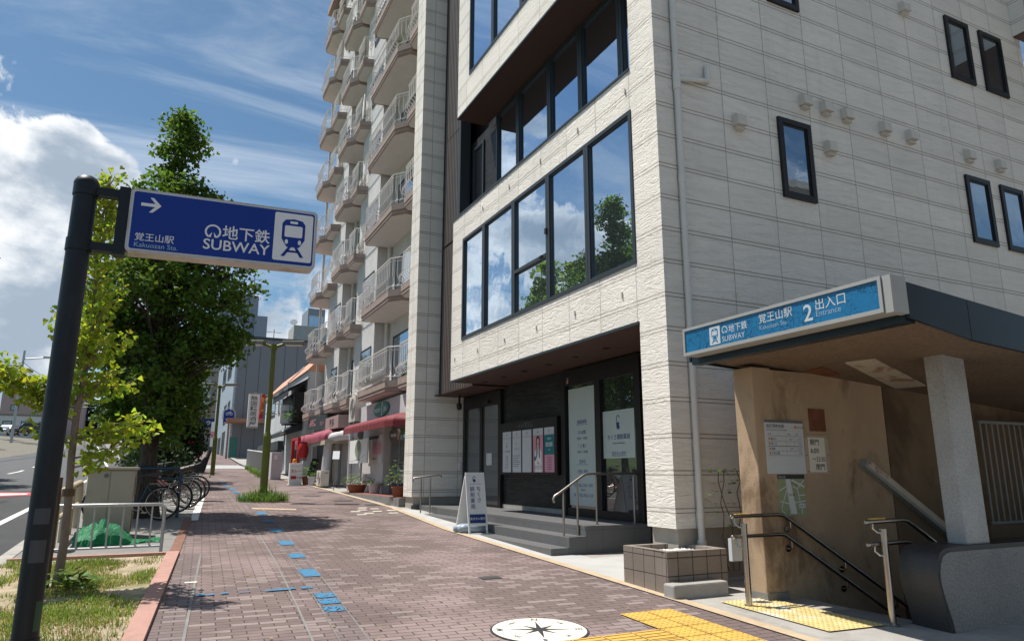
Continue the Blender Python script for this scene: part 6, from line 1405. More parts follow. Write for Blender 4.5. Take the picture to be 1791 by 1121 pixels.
for s in (-.17, .17):
    for k in range(16):
        a, b = R(22.5 * k), R(22.5 * (k + 1)); flat(mb, Fb, [(s + .13 * math.cos(a), 6.98 + .13 * math.sin(a)), (s + .13 * math.cos(b), 6.98 + .13 * math.sin(b)), (s + .10 * math.cos(b), 6.98 + .10 * math.sin(b)), (s + .10 * math.cos(a), 6.98 + .10 * math.sin(a))], 0.01)
for a, b in (((-.17, 6.98), (-.05, 7.16)), ((-.05, 7.16), (.13, 7.16)), ((.13, 7.16), (0, 6.98)), ((.17, 6.98), (.12, 7.25))):
    d = Vector((b[0] - a[0], b[1] - a[1], 0)).normalized(); flat(mb, Fb, [(a[0] - d.y * .016, a[1] + d.x * .016), (b[0] - d.y * .016, b[1] + d.x * .016), (b[0] + d.y * .016, b[1] - d.x * .016), (a[0] + d.y * .016, a[1] - d.x * .016)], 0.01)
text_mb(mb, '自転車駐車場', 0.115, Fb, 0, 6.42, 0.01, bold=0.02); mb.build('pictogram', 'white', pn)
mb = MB(); mb.tube([(5.2, 71.86, gz(71.8)), (5.2, 71.86, 6.2)], 0.05, 8); mb.tube([Fb.p(a, b, -0.04) for a, b in [(-0.55, 6.45), (-.55, 7.0)] + ell(0, 7.0, 0.55, 0.56, 16, 0, 180)[::-1] + [(.55, 6.45)]], 0.04, 6); mb.build('post', 'galvanised', BS)
# ------------------------------------------------------------------ street lamps
mat('lamp_green', (0.125, 0.145, 0.020), 0.5, var=0.12, vscale=5, dirt=0.15, dirtcol=(0.06, 0.065, 0.03))
mat('lamp_head', (0.12, 0.115, 0.09), 0.45, var=0.1)
mat('lamp_lens', (0.55, 0.54, 0.50), 0.35)
def street_lamp(label, loc, h=4.42, rz=0.0, green='lamp_green'):
    x, y, z = 0, 0, 0
    t = thing('street_lamp', label, 'street lamp', (0, 0, 0), 'twin headed street lamps along the pavement')
    def ngon(r0, r1, z0, z1, mb, k=8): mb.lathe((0, 0, 0), [(r0, z0), (r1, z1)], k=k)
    mb = MB(); ngon(0.108, 0.108, 0, 1.75, mb); ngon(0.108, 0.072, 1.75, 1.87, mb); ngon(0.072, 0.066, 1.87, h - 0.08, mb); mb.build('pole', green, t)
    mb = MB(); mb.tube([(-0.34, 0, h - 0.01), (-0.12, 0, h - 0.09), (0, 0, h - 0.10), (0.12, 0, h - 0.09), (0.34, 0, h - 0.01)], 0.045, 8); mb.tube([(0, 0, h - .2), (0, 0, h - .04)], 0.09, 8); mb.build('arm', green, t)
    for s in (-1, 1):
        mb = MB(); P = [(s * 0.27, -0.15, h - 0.05), (s * 0.85, -0.15, h - 0.05), (s * 0.88, -0.12, h + 0.06), (s * 0.25, -0.12, h + 0.06)]
        mb.prism(P if s > 0 else P[::-1], (0, 0.30, 0)); hd = mb.build('lamp_head', 'lamp_head', t, bevel=0.015)
        mb = MB(); a, b = sorted((s * 0.33, s * 0.80)); mb.box(a, b, -0.125, 0.125, h - 0.068, h - 0.051); mb.build('lens', 'lamp_lens', hd)
    t.location = loc; t.rotation_euler = (0, 0, rz)
    return t
lamp = street_lamp('nearest olive green twin headed street lamp in a tuft of grass', (2.55, 20.8, gz(20.8)), 4.40, R(-22))
l2 = dup(lamp, (2.19, 37.6, gz(37.6)), R(-22), 'olive green twin headed street lamp farther up by the crossing')
l3 = dup(lamp, (1.75, 74.0, gz(74)), R(-22), 'farthest twin headed street lamp before the beige building')
mb = MB(); q = random.Random(31); blades(mb, q, 2.55, 20.8, gz(20.8), 900, 0.26, 0.68, 0.006); blades(mb, q, 2.55, 20.8, gz(20.8), 160, 0.46, 0.35, 0.006); leafy(mb, q, 2.55, 20.8, gz(20.8), 420, 0.62, 0.24, 0.07)
o = stuff(mb.build('grass_tuft', 'weed_leaf')); 
mb = MB(); mb.lathe((0, 0, 0), [(0.10, 0), (0.09, 0.05), (0.06, 0.1), (0.055, 0.6), (0.075, 0.66), (0.11, 0.7), (0.11, 0.76)], k=14); b = tag(mb.build('bollard', 'apt_slab', None, smooth=True), 'short brown waisted bollard beside the crossing', 'bollard'); b.location = (1.86, 46.6, gz(46.6))
mb = MB(); q = random.Random(17)
for k in range(60): blades(mb, q, 4.15 + 0.7 * k / 60 + q.uniform(-.1, .1), 34.5 + 14 * k / 60, gz(34.5 + 14 * k / 60), 12, 0.25, 0.2, 0.012)
stuff(mb.build('verge_weeds', 'weed_leaf'))

# ------------------------------------------------------------------ bicycles
mat('paint_bike_blue', (0.02, 0.06, 0.10), 0.35, metal=0.3, coat=0.3); mat('paint_bike_silver', (0.35, 0.36, 0.37), 0.3, metal=0.8)
mat('paint_bike_brown', (0.12, 0.06, 0.04), 0.4); mat('paint_bike_pink', (0.45, 0.18, 0.22), 0.4); mat('seat_leather', (0.05, 0.035, 0.03), 0.5); mat('paint_bike_black', (0.02, 0.02, 0.022), 0.35)
def bicycle(label, paint, child_seat=False, basket=True):
    """stands along -x with the rear axle over the origin"""
    t = thing('bicycle', label, 'bicycle', (0, 0, 0), 'bicycles parked beside the ginkgo trunk')
    Rw = 0.335; a0, a1 = Vector((0, 0, Rw)), Vector((-1.06, 0, Rw))
    for a, nm in ((a0, 'wheel'), (a1, 'wheel')):
        mb = MB()
        q = random.Random(2)
        for k in range(28):
            an = 2 * math.pi * k / 28; off = 0.022 if k % 2 else -0.022; mb.tube([a + Vector((0.02 * math.cos(an + .9), off, 0.02 * math.sin(an + .9))), a + Vector((math.cos(an) * (Rw - .03), 0, math.sin(an) * (Rw - .03)))], 0.0022, 3, cap=False)
        mb.tube([a - Vector((0, .045, 0)), a + Vector((0, .045, 0))], 0.022, 10); w = mb.build(nm, 'steel', t)
        MB().torus(a, (0, 1, 0), Rw - 0.017, 0.018, 40, 8).build('tyre', 'rubber', w, smooth='all'); MB().torus(a, (0, 1, 0), Rw - 0.043, 0.011, 40, 6).build('rim', 'steel', w, smooth='all')
    bb_ = Vector((-0.43, 0, 0.29)); st_ = Vector((-0.27, 0, 0.70)); hd = Vector((-0.86, 0, 0.78)); hb = Vector((-0.89, 0, 0.68))
    mb = MB(); mb.tube([hd, bb_ + Vector((0.02, 0, 0.05))], 0.019, 8); mb.tube([hb, bb_], 0.02, 8); mb.tube([bb_, st_], 0.017, 8); mb.tube([Vector((-0.84, 0, .86)), hd, hb], 0.02, 8)
    for s in (-.05, .05):
        mb.tube([a0 + Vector((0, s, 0)), bb_ + Vector((0, s * .6, 0))], 0.010, 6); mb.tube([a0 + Vector((0, s, 0)), st_ + Vector((0, s * .3, -.06))], 0.009, 6); mb.tube([hb + Vector((0, s * .6, 0)), a1 + Vector((-0.01, s, 0.12)), a1 + Vector((0, s, 0))], 0.011, 6)
    mb.build('frame', paint, t, smooth=True)
    for a in (a0, a1):
        mb = MB(); rs = Rw + 0.03; pts = [a + Vector((math.cos(R(d)) * rs, 0, math.sin(R(d)) * rs)) for d in range(-10, 171, 12)]
        for p, q_ in zip(pts, pts[1:]): mb.poly([p + Vector((0, -.03, 0)), q_ + Vector((0, -.03, 0)), q_ + Vector((0, .03, 0)), p + Vector((0, .03, 0))])
        mb.build('mudguard', paint, t, smooth='all')
    mb = MB(); mb.tube([st_, st_ + Vector((.035, 0, .14))], 0.013, 8); mb.tube([Vector((-.45, 0, .875)), Vector((-.33, 0, .88)), Vector((-.22, 0, .885)), Vector((-.12, 0, .89)), Vector((-.09, 0, .88))], [0.018, 0.035, 0.062, 0.088, 0.05], 12); s_ = mb.build('saddle', 'seat_leather', t, smooth=True)
    mb = MB(); mb.tube([Vector((-.84, 0, .86)), Vector((-.82, 0, .98))], 0.012, 8); mb.tube([Vector((-.62, -.28, 1.0)), Vector((-.72, -.26, 1.02)), Vector((-.83, -.12, 1.0)), Vector((-.83, .12, 1.0)), Vector((-.72, .26, 1.02)), Vector((-.62, .28, 1.0))], 0.011, 8); h_ = mb.build('handlebar', 'steel', t, smooth=True)
    mb = MB()
    for s in (-1, 1): mb.tube([Vector((-.60, s * .283, .998)), Vector((-.71, s * .264, 1.018))], 0.016, 8)
    mb.build('grip', 'rubber', h_)
    mb = MB(); z = 0.72
    for s in (-.055, .055): mb.tube([Vector((-.26, s, z)), Vector((.22, s, z)), Vector((.24, s * .5, z))], 0.007, 6); mb.tube([Vector((.12, s, z)), a0 + Vector((0, s, 0))], 0.006, 6)
    for x in (-.15, 0, .12): mb.tube([Vector((x, -.055, z)), Vector((x, .055, z))], 0.005, 6)
    mb.build('luggage_rack', 'steel', t)
    mb = MB(); mb.tube([a0 + Vector((0, .07, 0)), Vector((.06, .12, 0.0))], 0.009, 6); mb.tube([a0 + Vector((0, -.07, 0)), Vector((.06, -.12, 0.0))], 0.009, 6); mb.build('stand', 'steel', t)
    mb = MB(); mb.torus(bb_ + Vector((0, -.04, 0)), (0, 1, 0), 0.085, 0.008, 20, 5); mb.tube([bb_ + Vector((0, -.05, 0)), bb_ + Vector((.12, -.06, -.12))], 0.009, 6); mb.tube([bb_ + Vector((0, .05, 0)), bb_ + Vector((-.12, .06, .12))], 0.009, 6); mb.box(-.36, -.26, -.14, -.06, .155, .175); mb.box(-.60, -.50, .06, .14, .40, .42); mb.build('crank', 'steel', t)
    mb = MB(); mb.box(0.30, 0.325, -.03, .03, .60, .66); mb.build('reflector', 'red_gloss', t)
    if basket:
        mb = MB()
        for k in range(5):
            zz = .78 + .05 * k; e = 0.02 * k; mb.tube([(-1.23 - e, -.15 - e, zz), (-.93 + e * .3, -.15 - e, zz), (-.93 + e * .3, .15 + e, zz), (-1.23 - e, .15 + e, zz), (-1.23 - e, -.15 - e, zz)], 0.004, 4)
        for k in range(7):
            y = -.15 + .05 * k; mb.tube([(-1.23, y, .78), (-1.31, y * 1.5, .98)], 0.003, 4); mb.tube([(-1.23, y, .78), (-.93, y, .78), (-.9, y * 1.5, .98)], 0.003, 4)
        mb.build('basket', 'steel', t)
    if child_seat:
        mb = MB(); Fc = Frame((0.02, 0, .74), (1, 0, 0), (0, 0, 1), (0, -1, 0)); pr = [(-.16, 0), (.12, 0), (.26, .58), (.20, .62), (.06, .10), (-.16, .07)]
        mb.prism([Fc.p(a, b, -.17) for a, b in pr], (0, -.34, 0)); mb.prism([Fc.p(a, b, .14) for a, b in [(-.14, .05), (.10, .05), (.22, .5), (.12, .42), (0.02, .28), (-.1, .22)]], (0, -.03, 0)); mb.prism([Fc.p(a, b, -.17) for a, b in [(-.14, .05), (.10, .05), (.22, .5), (.12, .42), (0.02, .28), (-.1, .22)]], (0, -.03, 0)); mb.build('child_seat', 'black', t, bevel=0.02)
    return t
for lab, pt, cs, bk, x, y, rz in (('dark blue bicycle nearest the beige cabinet', 'paint_bike_blue', False, True, 0.05, 16.2, 3), ('brown bicycle second from the beige cabinet', 'paint_bike_brown', False, True, 0.34, 17.75, -4), ('silver bicycle in the middle of the parked row', 'paint_bike_silver', False, False, 0.58, 18.9, 2), ('pink bicycle next to the bicycle with the child seat', 'paint_bike_pink', False, True, 0.72, 20.05, -3), ('black bicycle with a high backed child seat at the far end of the row', 'paint_bike_black', True, True, 0.88, 21.3, 4)):
    b = bicycle(lab, pt, cs, bk); b.location = (x, y, gz(y)); b.rotation_euler = (0, 0, R(rz))
# pipe rack the first bicycles lean into
t = thing('bicycle_rack', 'dark blue pipe rack beside the nearest bicycle', 'bicycle rack', (0.2, 16.9, gz(16.9))); g = gz(16.9)
mb = MB(); mb.tube([(0.36, 16.75, g), (0.36, 16.75, g + 0.92), (0.32, 16.75, g + 1.0), (-1.2, 16.75, g + 1.0)], 0.035, 10); mb.tube([(0.36, 17.05, g), (0.36, 17.05, g + 0.78), (-1.2, 17.05, g + 0.8)], 0.03, 10); mb.tube([(-1.2, 16.75, g + 1.0), (-1.2, 16.75, g)], 0.035, 8); mb.tube([(-1.2, 17.05, g + .8), (-1.2, 17.05, g)], 0.03, 8); mb.build('pipe', 'paint_bike_blue', t, smooth=True)

# ------------------------------------------------------------------ utility cabinet, net, pipe rail, guard rail
mat('cabinet_beige', (0.38, 0.335, 0.265), 0.55, var=0.07, vscale=3, dirt=0.2, dirtcol=(0.30, 0.26, 0.20), dscale=2)
t = thing('utility_cabinet', 'beige two door utility cabinet standing behind the grey pipe fence', 'cabinet', (-0.72, 13.6, gz(13.5))); g = gz(13.3)
mb = MB(); mb.box(-1.06, -0.39, 13.30, 14.05, g + 0.06, g + 1.09); mb.build('body', 'cabinet_beige', t, bevel=0.01)
mb = MB(); mb.box(-1.10, -0.35, 13.25, 14.10, g + 1.092, g + 1.135); mb.build('lid', 'cabinet_beige', t, bevel=0.012)
mb = MB(); mb.box(-1.05, -0.40, 13.32, 14.04, g - 0.1, g + 0.06); mb.build('base', 'concrete_grey', t)
FC = near(13.30, 0, g)
for a, b in ((-1.045, -0.748), (-0.738, -0.405)): MB().fbox(FC, a, b, 0.09, 1.075, 0.0, 0.012).build('door', 'cabinet_beige', t, bevel=0.004)
mb = MB(); mb.lathe(FC.p(-0.80, 1.0, 0.012), [(0.035, 0), (0.035, -0.015)], k=14, axis=(0, 1, 0)); mb.lathe(FC.p(-0.83, 0.15, 0.012), [(0.035, 0), (0.035, -0.015)], k=14, axis=(0, 1, 0)); mb.build('lock', 'grey_ink', t)
FR_ = Frame((-0.39, 13.3, g), (0, 1, 0), (0, 0, 1), (1, 0, 0))
for z in (0.12, 0.68):
    mb = MB(); mb.fbox(FR_, 0.18, 0.58, z, z + 0.33, 0.0, 0.004); v = mb.build('vent', 'frame_black', t); mb = MB()
    for k in range(9): mb.fbox(FR_, 0.18, 0.58, z + 0.015 + k * .036, z + 0.033 + k * .036, 0.005, 0.016)
    mb.build('louvre', 'cabinet_beige', v)
# green bird net lying in a heap
def netmat():
    m, nt, b = newmat('green_net'); L = nt.links.new
    tc = N(nt, 'ShaderNodeTexCoord'); vo = N(nt, 'ShaderNodeTexVoronoi', feature='DISTANCE_TO_EDGE'); vo.inputs['Scale'].default_value = 60; L(tc.outputs['Object'], vo.inputs['Vector'])
    r = N(nt, 'ShaderNodeMapRange'); L(vo.outputs['Distance'], r.inputs[0]); r.inputs[1].default_value = 0.03; r.inputs[2].default_value = 0.09; r.inputs[3].default_value = 1; r.inputs[4].default_value = 0
    mx = N(nt, 'ShaderNodeMix', data_type='RGBA'); L(r.outputs[0], mx.inputs[0]); mx.inputs[6].default_value = (0.0, 0.16, 0.055, 1); mx.inputs[7].default_value = (0.0, 0.55, 0.20, 1); L(mx.outputs[2], b.inputs['Base Color'])
    bp = N(nt, 'ShaderNodeBump'); bp.inputs['Strength'].default_value = 1.0; bp.inputs['Distance'].default_value = 0.01; L(r.outputs[0], bp.inputs['Height']); L(bp.outputs[0], b.inputs['Normal']); b.inputs['Roughness'].default_value = 0.6
    MATS['green_net'] = m
netmat()
mb = MB(); nx, ny = 46, 26
def nh(u, v):
    x = -1.12 + 1.22 * u; y = 12.55 + 0.62 * v; e = max(0, 1 - (2 * v - 1) ** 2) ** 0.5
    prof = (max(0, 1 - ((u - 0.30) / 0.34) ** 2) ** 0.7) * 0.24 + (0.035 if u > 0.3 else 0.01)
    f = mnoise.fractal(Vector((x * 5, y * 6, 1.0)), 0.8, 2.0, 5)
    y += 0.07 * f; x += 0.05 * mnoise.noise(Vector((y * 7, x * 3, 5)))
    h = prof * (e ** 0.8) * (1 + 0.55 * f) + 0.03 * e * abs(f)
    if u > 0.55: y += (0.5 - v) * 0.45 * (u - 0.55) / 0.45 + 0.14 * (u - .55)
    return (x, y, gz(y) + max(0.004, h))
for i in range(nx + 1):
    for j in range(ny + 1): mb.v.append(nh(i / nx, j / ny))
for i in range(nx):
    for j in range(ny): a = i * (ny + 1) + j; mb.f.append((a, a + ny + 1, a + ny + 2, a + 1))
tag(mb.build('bird_net', 'green_net', None), 'crumpled green net heaped at the foot of the beige cabinet', 'net')
# grey pipe fence across the bed end
t = thing('pipe_fence', 'low grey tubular fence between grass bed and beige cabinet', 'fence', (-0.6, 11.6, gz(11.6))); y = 11.62; g = gz(y)
mb = MB(); x0, x1 = -1.35, 0.085
mb.tube([(x0, y, g), (x0, y, g + 0.62), (x0 + 0.05, y, g + 0.665), (x1 - 0.05, y, g + 0.665), (x1, y, g + 0.62), (x1, y, g)], 0.024, 10); mb.tube([(x0, y, g + 0.09), (x1, y, g + 0.09)], 0.017, 8); mb.build('frame', 'galvanised', t, smooth=True)
mb = MB()
for k in range(1, 8): x = x0 + (x1 - x0) * k / 8 + 0.02; mb.tube([(x, y, g + 0.09), (x, y, g + 0.65)], 0.0125, 8)
mb.build('bars', 'galvanised', t, smooth=True)
# cream guard rail along the kerb
t = thing('guard_rail', 'cream tubular guard rail along the road kerb behind the young tree', 'guard rail', (-1.3, 13.6, gz(13.6)))
def grl(x, y0, y1):
    mb = MB(); z0, z1 = gz(y0), gz(y1)
    mb.tube([(x, y0, z0), (x, y0, z0 + 0.70), (x, y0 + 0.1, z0 + 0.79), (x, y1 - 0.1, z1 + 0.79), (x, y1, z1 + 0.70), (x, y1, z1)], 0.055, 10)
    mb.tube([(x, y0, z0 + .42), (x, y1, z1 + .42)], 0.035, 8)
    for k in (1, 2): yy_ = y0 + (y1 - y0) * k / 3; mb.tube([(x, yy_, gz(yy_)), (x, yy_, gz(yy_) + 0.76)], 0.04, 8)
    return mb
grl(-1.32, 12.2, 15.3).build('rail', mat('guard_cream', (0.44, 0.37, 0.25), 0.55, var=0.08, dirt=0.2), t, smooth=True)
grl(-1.32, 17.0, 20.1).build('rail', 'guard_cream', t, smooth=True)

# ------------------------------------------------------------------ far end of the street
BB = thing('beige_building', 'beige building with a bowed glass block corner and dark blue wall sign', 'building', (4, 105, gz(105)))
mb = MB(); mb.box(2.9, 18, 105, 125, 3.5, 15.2); mb.box(1.4, 2.9, 107, 125, 3.5, 11.0); mb.build('wall', 'wall_beige', BB)
mb = MB(); mb.box(2.6, 18, 104.6, 125, 15.2, 16.0); mb.build('roof_edge', 'concrete', BB)
mb = MB(); pl = [(3.0, 105.0)] + [(4.05 + 1.05 * math.cos(R(a)), 105.0 - 0.75 * math.sin(R(a))) for a in range(165, 14, -15)] + [(5.1, 105.0)]
mb.plan(pl, 9.7, 14.0); gb_ = mb.build('bowed_window', 'glass_block', BB)
mb = MB()
for z in (9.7, 10.75, 11.85, 12.95, 14.0): mb.plan([(x + (x - 4.05) * .04, y - 0.04) for x, y in pl], z - 0.04, z + 0.04)
mb.build('bars', 'pale_grey', gb_)
sg_ = MB().fbox(near(105), 3.1, 8.6, 7.55, 8.75, 0, 0.12).build('wall_sign', 'sign_navy', BB)
mb = MB(); text_mb(mb, 'ウィル不動産', 0.62, near(105), 4.75, 7.95, 0.13, 'LEFT', bold=0.03); text_mb(mb, 'W!P', 0.55, near(105), 3.35, 7.98, 0.13, 'LEFT', bold=0.03); mb.build('sign_lettering', 'white', sg_)
mb = MB(); mb.fbox(near(105), 3.0, 9, 4.2, 5.6, 0, 0.8); mb.build('low_wall', 'concrete_grey', BB)
PB = thing('mauve_building', 'tall mauve building rising behind the beige building', 'building', (3, 125, gz(125)))
mb = MB(); mb.box(-1.2, 20, 126, 150, 4, 24); mb.build('wall', 'wall_mauve', PB)
FPk = near(126)
for x in (3.6, 6.2, 8.8):
    for z in (13.5, 17.3, 21): window(PB, FPk, x, x + 1.6, z, z + 1.7, fr=0.1, out=0.04, glass='glass_far', frame='frame_dark')
mb = MB(); mb.fbox(FPk, -1.0, 2.6, 15.6, 16.2, 0, 0.4); mb.build('ledge', 'concrete', PB)
TW = thing('tower_block', 'slim blue grey tower with a hanging balcony box above the grey roof', 'building', (9, 112, gz(112)))
mb = MB(); mb.box(5.5, 11.0, 112, 122, 6, 28.2); mb.build('wall', 'tower_grey', TW)
mb = MB(); mb.box(10.6, 12.4, 111.2, 116, 21.5, 25.0); mb.build('balcony', 'tower_grey', TW)
window(TW, near(112), 8.3, 9.6, 25.2, 26.6, fr=0.1, out=0.04, glass='glass_far', frame='frame_black')
mb = MB(); mb.tube([(10.2, 112.5, 28), (10.2, 112.5, 34)], 0.06, 5); mb.tube([(9.4, 112.5, 31), (11, 112.5, 31)], 0.04, 5); mb.build('aerial', 'grey_ink', TW)
RT = thing('roof_hut', 'white plant room with aerial and dish on the roofs behind', 'roof hut', (16.5, 100, 15))
mb = MB(); mb.box(14.9, 22, 101, 106, 12, 22.0); mb.box(12.4, 13.6, 101, 102, 15, 19.6); mb.build('wall', 'concrete_pale', RT)
mb = MB(); mb.tube([(12.2, 100.5, 15), (12.2, 100.5, 21)], 0.05, 5)
for k in range(6): mb.tube([(11.2 + .35 * k, 100.2, 20.6), (11.2 + .35 * k, 100.8, 20.6)], 0.03, 4)
mb.tube([(11.0, 100.5, 20.6), (13.2, 100.5, 20.6)], 0.03, 4); mb.build('aerial', 'grey_ink', RT)
mb = MB(); mb.lathe((14.8, 100.6, 22.2), [(0.0, 0), (0.3, 0.06), (0.5, 0.2)], k=14, axis=(-.3, -1, .4)); mb.build('dish', 'pale_grey', RT)
t = thing('glass_tower', 'small distant glazed tower seen past the balconies', 'building', (38, 190, 10)); mb = MB(); mb.box(31.5, 36, 190, 200, 5, 45); mb.build('wall', 'tower_grey', t)
for k in range(8): window(t, near(190), 31.8, 35.7, 12 + 4 * k, 15 + 4 * k, fr=0.2, out=0.06, glass='glass_sky', frame='pale_grey', mull=(33.1, 34.4))
MBf = MB(); MBf.tube([(4.3, 72, gz(72)), (4.3, 72, 6.4)], 0.03, 6); fl = thing('banner_flag', 'white and pink banner flag on a pole before the beige building', 'flag', (4.3, 72, gz(72)))
MBf.build('pole', 'galvanised', fl); mb = MB(); mb.box(3.75, 4.25, 71.98, 72.0, 3.9, 6.2); mb.build('cloth', 'white', fl); mb = MB(); mb.box(3.76, 4.24, 71.97, 71.978, 4.7, 5.3); mb.build('band', 'poster_pink', fl)

# left side of the road: grass bank, cars, low buildings, bus, poles
mb = MB(); yy = sorted(set(ys(-10, 420)) | set(SX))
def bank(y): return min(1.35, max(0.0, (y - 45) * 0.04))
for a, b in zip(yy, yy[1:]):
    if b <= a: continue
    for o0, o1, h0, h1 in ((-13.0, -13.2, -0.145, 0.0), (-13.2, -15.5, 0.0, 1), (-15.5, -120, 1, 1)):
        f = lambda y, h: gz(y) + (h if h <= 0 else bank(y))
        mb.poly([(solid(a) + o1, a, f(a, h1)), (solid(a) + o0, a, f(a, h0)), (solid(b) + o0, b, f(b, h0)), (solid(b) + o1, b, f(b, h1))])
structure(mb.build('grass_bank', mat('bank_green', (0.10, 0.14, 0.04), 0.95, var=0.35, vscale=3, bump=0.8, bscale=20)))
def car(label, loc, rz, paint, L=4.3, W=1.7, Hh=1.5, group='cars parked across the road'):
    t = thing('parked_car', label, 'car', (0, 0, 0), group)
    side = [(-L / 2, .32), (-L / 2, .75), (-L / 2 + .25, .86), (-L / 2 + 1.0, .95), (-L / 2 + 1.65, Hh - .06), (-L / 2 + 2.1, Hh), (L / 2 - .6, Hh - .03), (L / 2 - .12, .98), (L / 2, .85), (L / 2, .32)]
    mb = MB(); n = len(side)
    def sect(yy_): 
        return [(x, yy_ * (0.80 if z > 1.0 else 1.0), z) for x, z in side]
    for s in (-1, 1): mb.poly(sect(s * W / 2) if s > 0 else sect(s * W / 2)[::-1])
    A_, B_ = sect(-W / 2), sect(W / 2)
    for k in range(n): mb.poly([A_[k], A_[(k + 1) % n], B_[(k + 1) % n], B_[k]])
    mb.build('body', paint, t, bevel=0.05)
    mb = MB()
    for s in (-1, 1): mb.poly([(-L / 2 + 1.2, s * W * .452, 1.0), (-L / 2 + 1.75, s * W * .404, Hh - .12), (L / 2 - .75, s * W * .404, Hh - .12), (L / 2 - .35, s * W * .452, 1.0)])
    mb.poly([(L / 2 - .10, -W * .38, 1.0), (L / 2 - .10, W * .38, 1.0), (L / 2 - .53, W * .36, Hh - .1), (L / 2 - .53, -W * .36, Hh - .1)]); mb.poly([(-L / 2 + 1.0, -W * .4, 1.0), (-L / 2 + 1.0, W * .4, 1.0), (-L / 2 + 1.6, W * .37, Hh - .12), (-L / 2 + 1.6, -W * .37, Hh - .12)])
    mb.build('windows', 'glass_dark', t)
    for x in (-L / 2 + .8, L / 2 - .8):
        for s in (-1, 1):
            mb = MB(); mb.tube([(x, s * W * .40, .31), (x, s * W * .505, .31)], 0.31, 18); w = mb.build('wheel', 'rubber', t); mb = MB(); mb.tube([(x, s * W * .5, .31), (x, s * W * .512, .31)], 0.19, 14); mb.build('rim', 'steel', w)
    for s in (-1, 1):
        mb = MB(); mb.box(L / 2 - .02, L / 2 + .01, s * W * .40 - .12, s * W * .40 + .12, .72, .92); mb.build('tail_light', 'red_gloss', t)
        mb = MB(); mb.box(-L / 2 - .01, -L / 2 + .02, s * W * .36 - .17, s * W * .36 + .17, .60, .74); mb.build('headlight', 'lamp_lens', t)
    t.location = loc; t.rotation_euler = (0, 0, rz); return t
mat('car_silver', (0.35, 0.37, 0.4), 0.3, metal=0.7, coat=0.5); mat('car_dark', (0.02, 0.03, 0.045), 0.3, coat=0.6); mat('bus_white', (0.6, 0.62, 0.62), 0.4); mat('bus_green', (0.04, 0.16, 0.14), 0.4)
zc = gz(82) + bank(82)
car('silver grey car with a red tail light on the grass bank side', (-21.2, 128, gz(128) + bank(128)), R(70), 'car_silver')
car('dark blue van at the left beside the blue sign post', (-17.9, 122, gz(122) + bank(122)), R(15), 'car_dark', 4.6, 1.75, 1.85)
car('dark car facing the road behind the sign post', (-10.9 - 5.2, 118, gz(118) + bank(118)), R(10), 'car_dark')
t = thing('city_bus', 'white and green city bus far up the road', 'bus', (-19.5, 200, gz(200))); g = gz(200) - .14
mb = MB(); mb.box(-20.7, -18.2, 200, 210, g + .35, g + 3.0); mb.build('body', 'bus_white', t, bevel=0.08); mb = MB(); mb.box(-20.72, -18.18, 199.97, 210.02, g + .35, g + 1.1); mb.build('skirt', 'bus_green', t)
mb = MB(); mb.fbox(near(200), -20.5, -18.4, g + 1.35, g + 2.5, 0, .03); mb.build('windscreen', 'glass_dark', t); mb = MB(); mb.fbox(near(200), -20.2, -18.7, g + 2.6, g + 2.9, 0, .03); mb.build('destination_board', 'ink', t)
for x in (-20.4, -18.5): mb = MB(); mb.tube([(x - .12, 201.8, g + .45), (x + .12, 201.8, g + .45)], .45, 14); mb.build('wheel', 'rubber', t)
for lab, x0, x1, y, z1, m_, wz in (('long low white building across the road', -27, -18, 150, 11.3, 'wall_white', 9.2), ('brown topped block behind the low white building', -31, -16.5, 175, 18.5, 'wall_mauve', 14), ('grey block beside the far road gantries', -17.5, -12, 215, 17.5, 'tower_grey', 13), ('blue fronted shop at the far right bend of the road', -14.5, -7.5, 232, 16.2, 'sign_navy', 14)):
    t = thing('distant_building', lab, 'building', (x0, y, gz(y))); mb = MB(); mb.box(x0, x1, y, y + 12, gz(y) - 1, z1); mb.build('wall', m_, t)
    for k in range(3): xx = x0 + (x1 - x0) * (0.12 + 0.3 * k); window(t, near(y), xx, xx + 1.4, wz, wz + 1.2, fr=0.1, out=0.04, glass='glass_far', frame='frame_dark')
    mb = MB(); mb.box(x0 - .1, x1 + .1, y - .1, y + 12, z1, z1 + .3); mb.build('parapet', 'concrete_grey', t)
def pole(label, x, y, h, arm=0, r=0.13):
    t = thing('utility_pole', label, 'pole', (x, y, gz(y)), None); g = gz(y) - .3 + (bank(y) if x < -10 else 0)
    mb = MB(); mb.tube([(x, y, g), (x, y, g + h)], r, 8, r2=r * .7); mb.build('shaft', 'galvanised', t)
    if arm: mb = MB(); mb.tube([(x, y, g + h - .8), (x + arm, y, g + h - .5)], 0.06, 6); mb.box(min(x + arm, x + arm * .7), max(x + arm, x + arm * .7), y - .15, y + .15, g + h - .6, g + h - .45); mb.build('arm', 'galvanised', t)
pole('tall grey lamp pole on the left above the parked cars', -12.6, 78, 8.5, 2.2)
pole('pale utility pole left of the big ginkgo', -1.75, 38, 6.2, 0, 0.10); pole('pale utility pole behind the roadside shrubs', -1.7, 47, 8.5, 0, 0.12)
pole('thin pole beside the road gantries', -8.9, 118, 11, -3); pole('pole in front of the blue fronted shop', -8.3, 150, 11, -4)
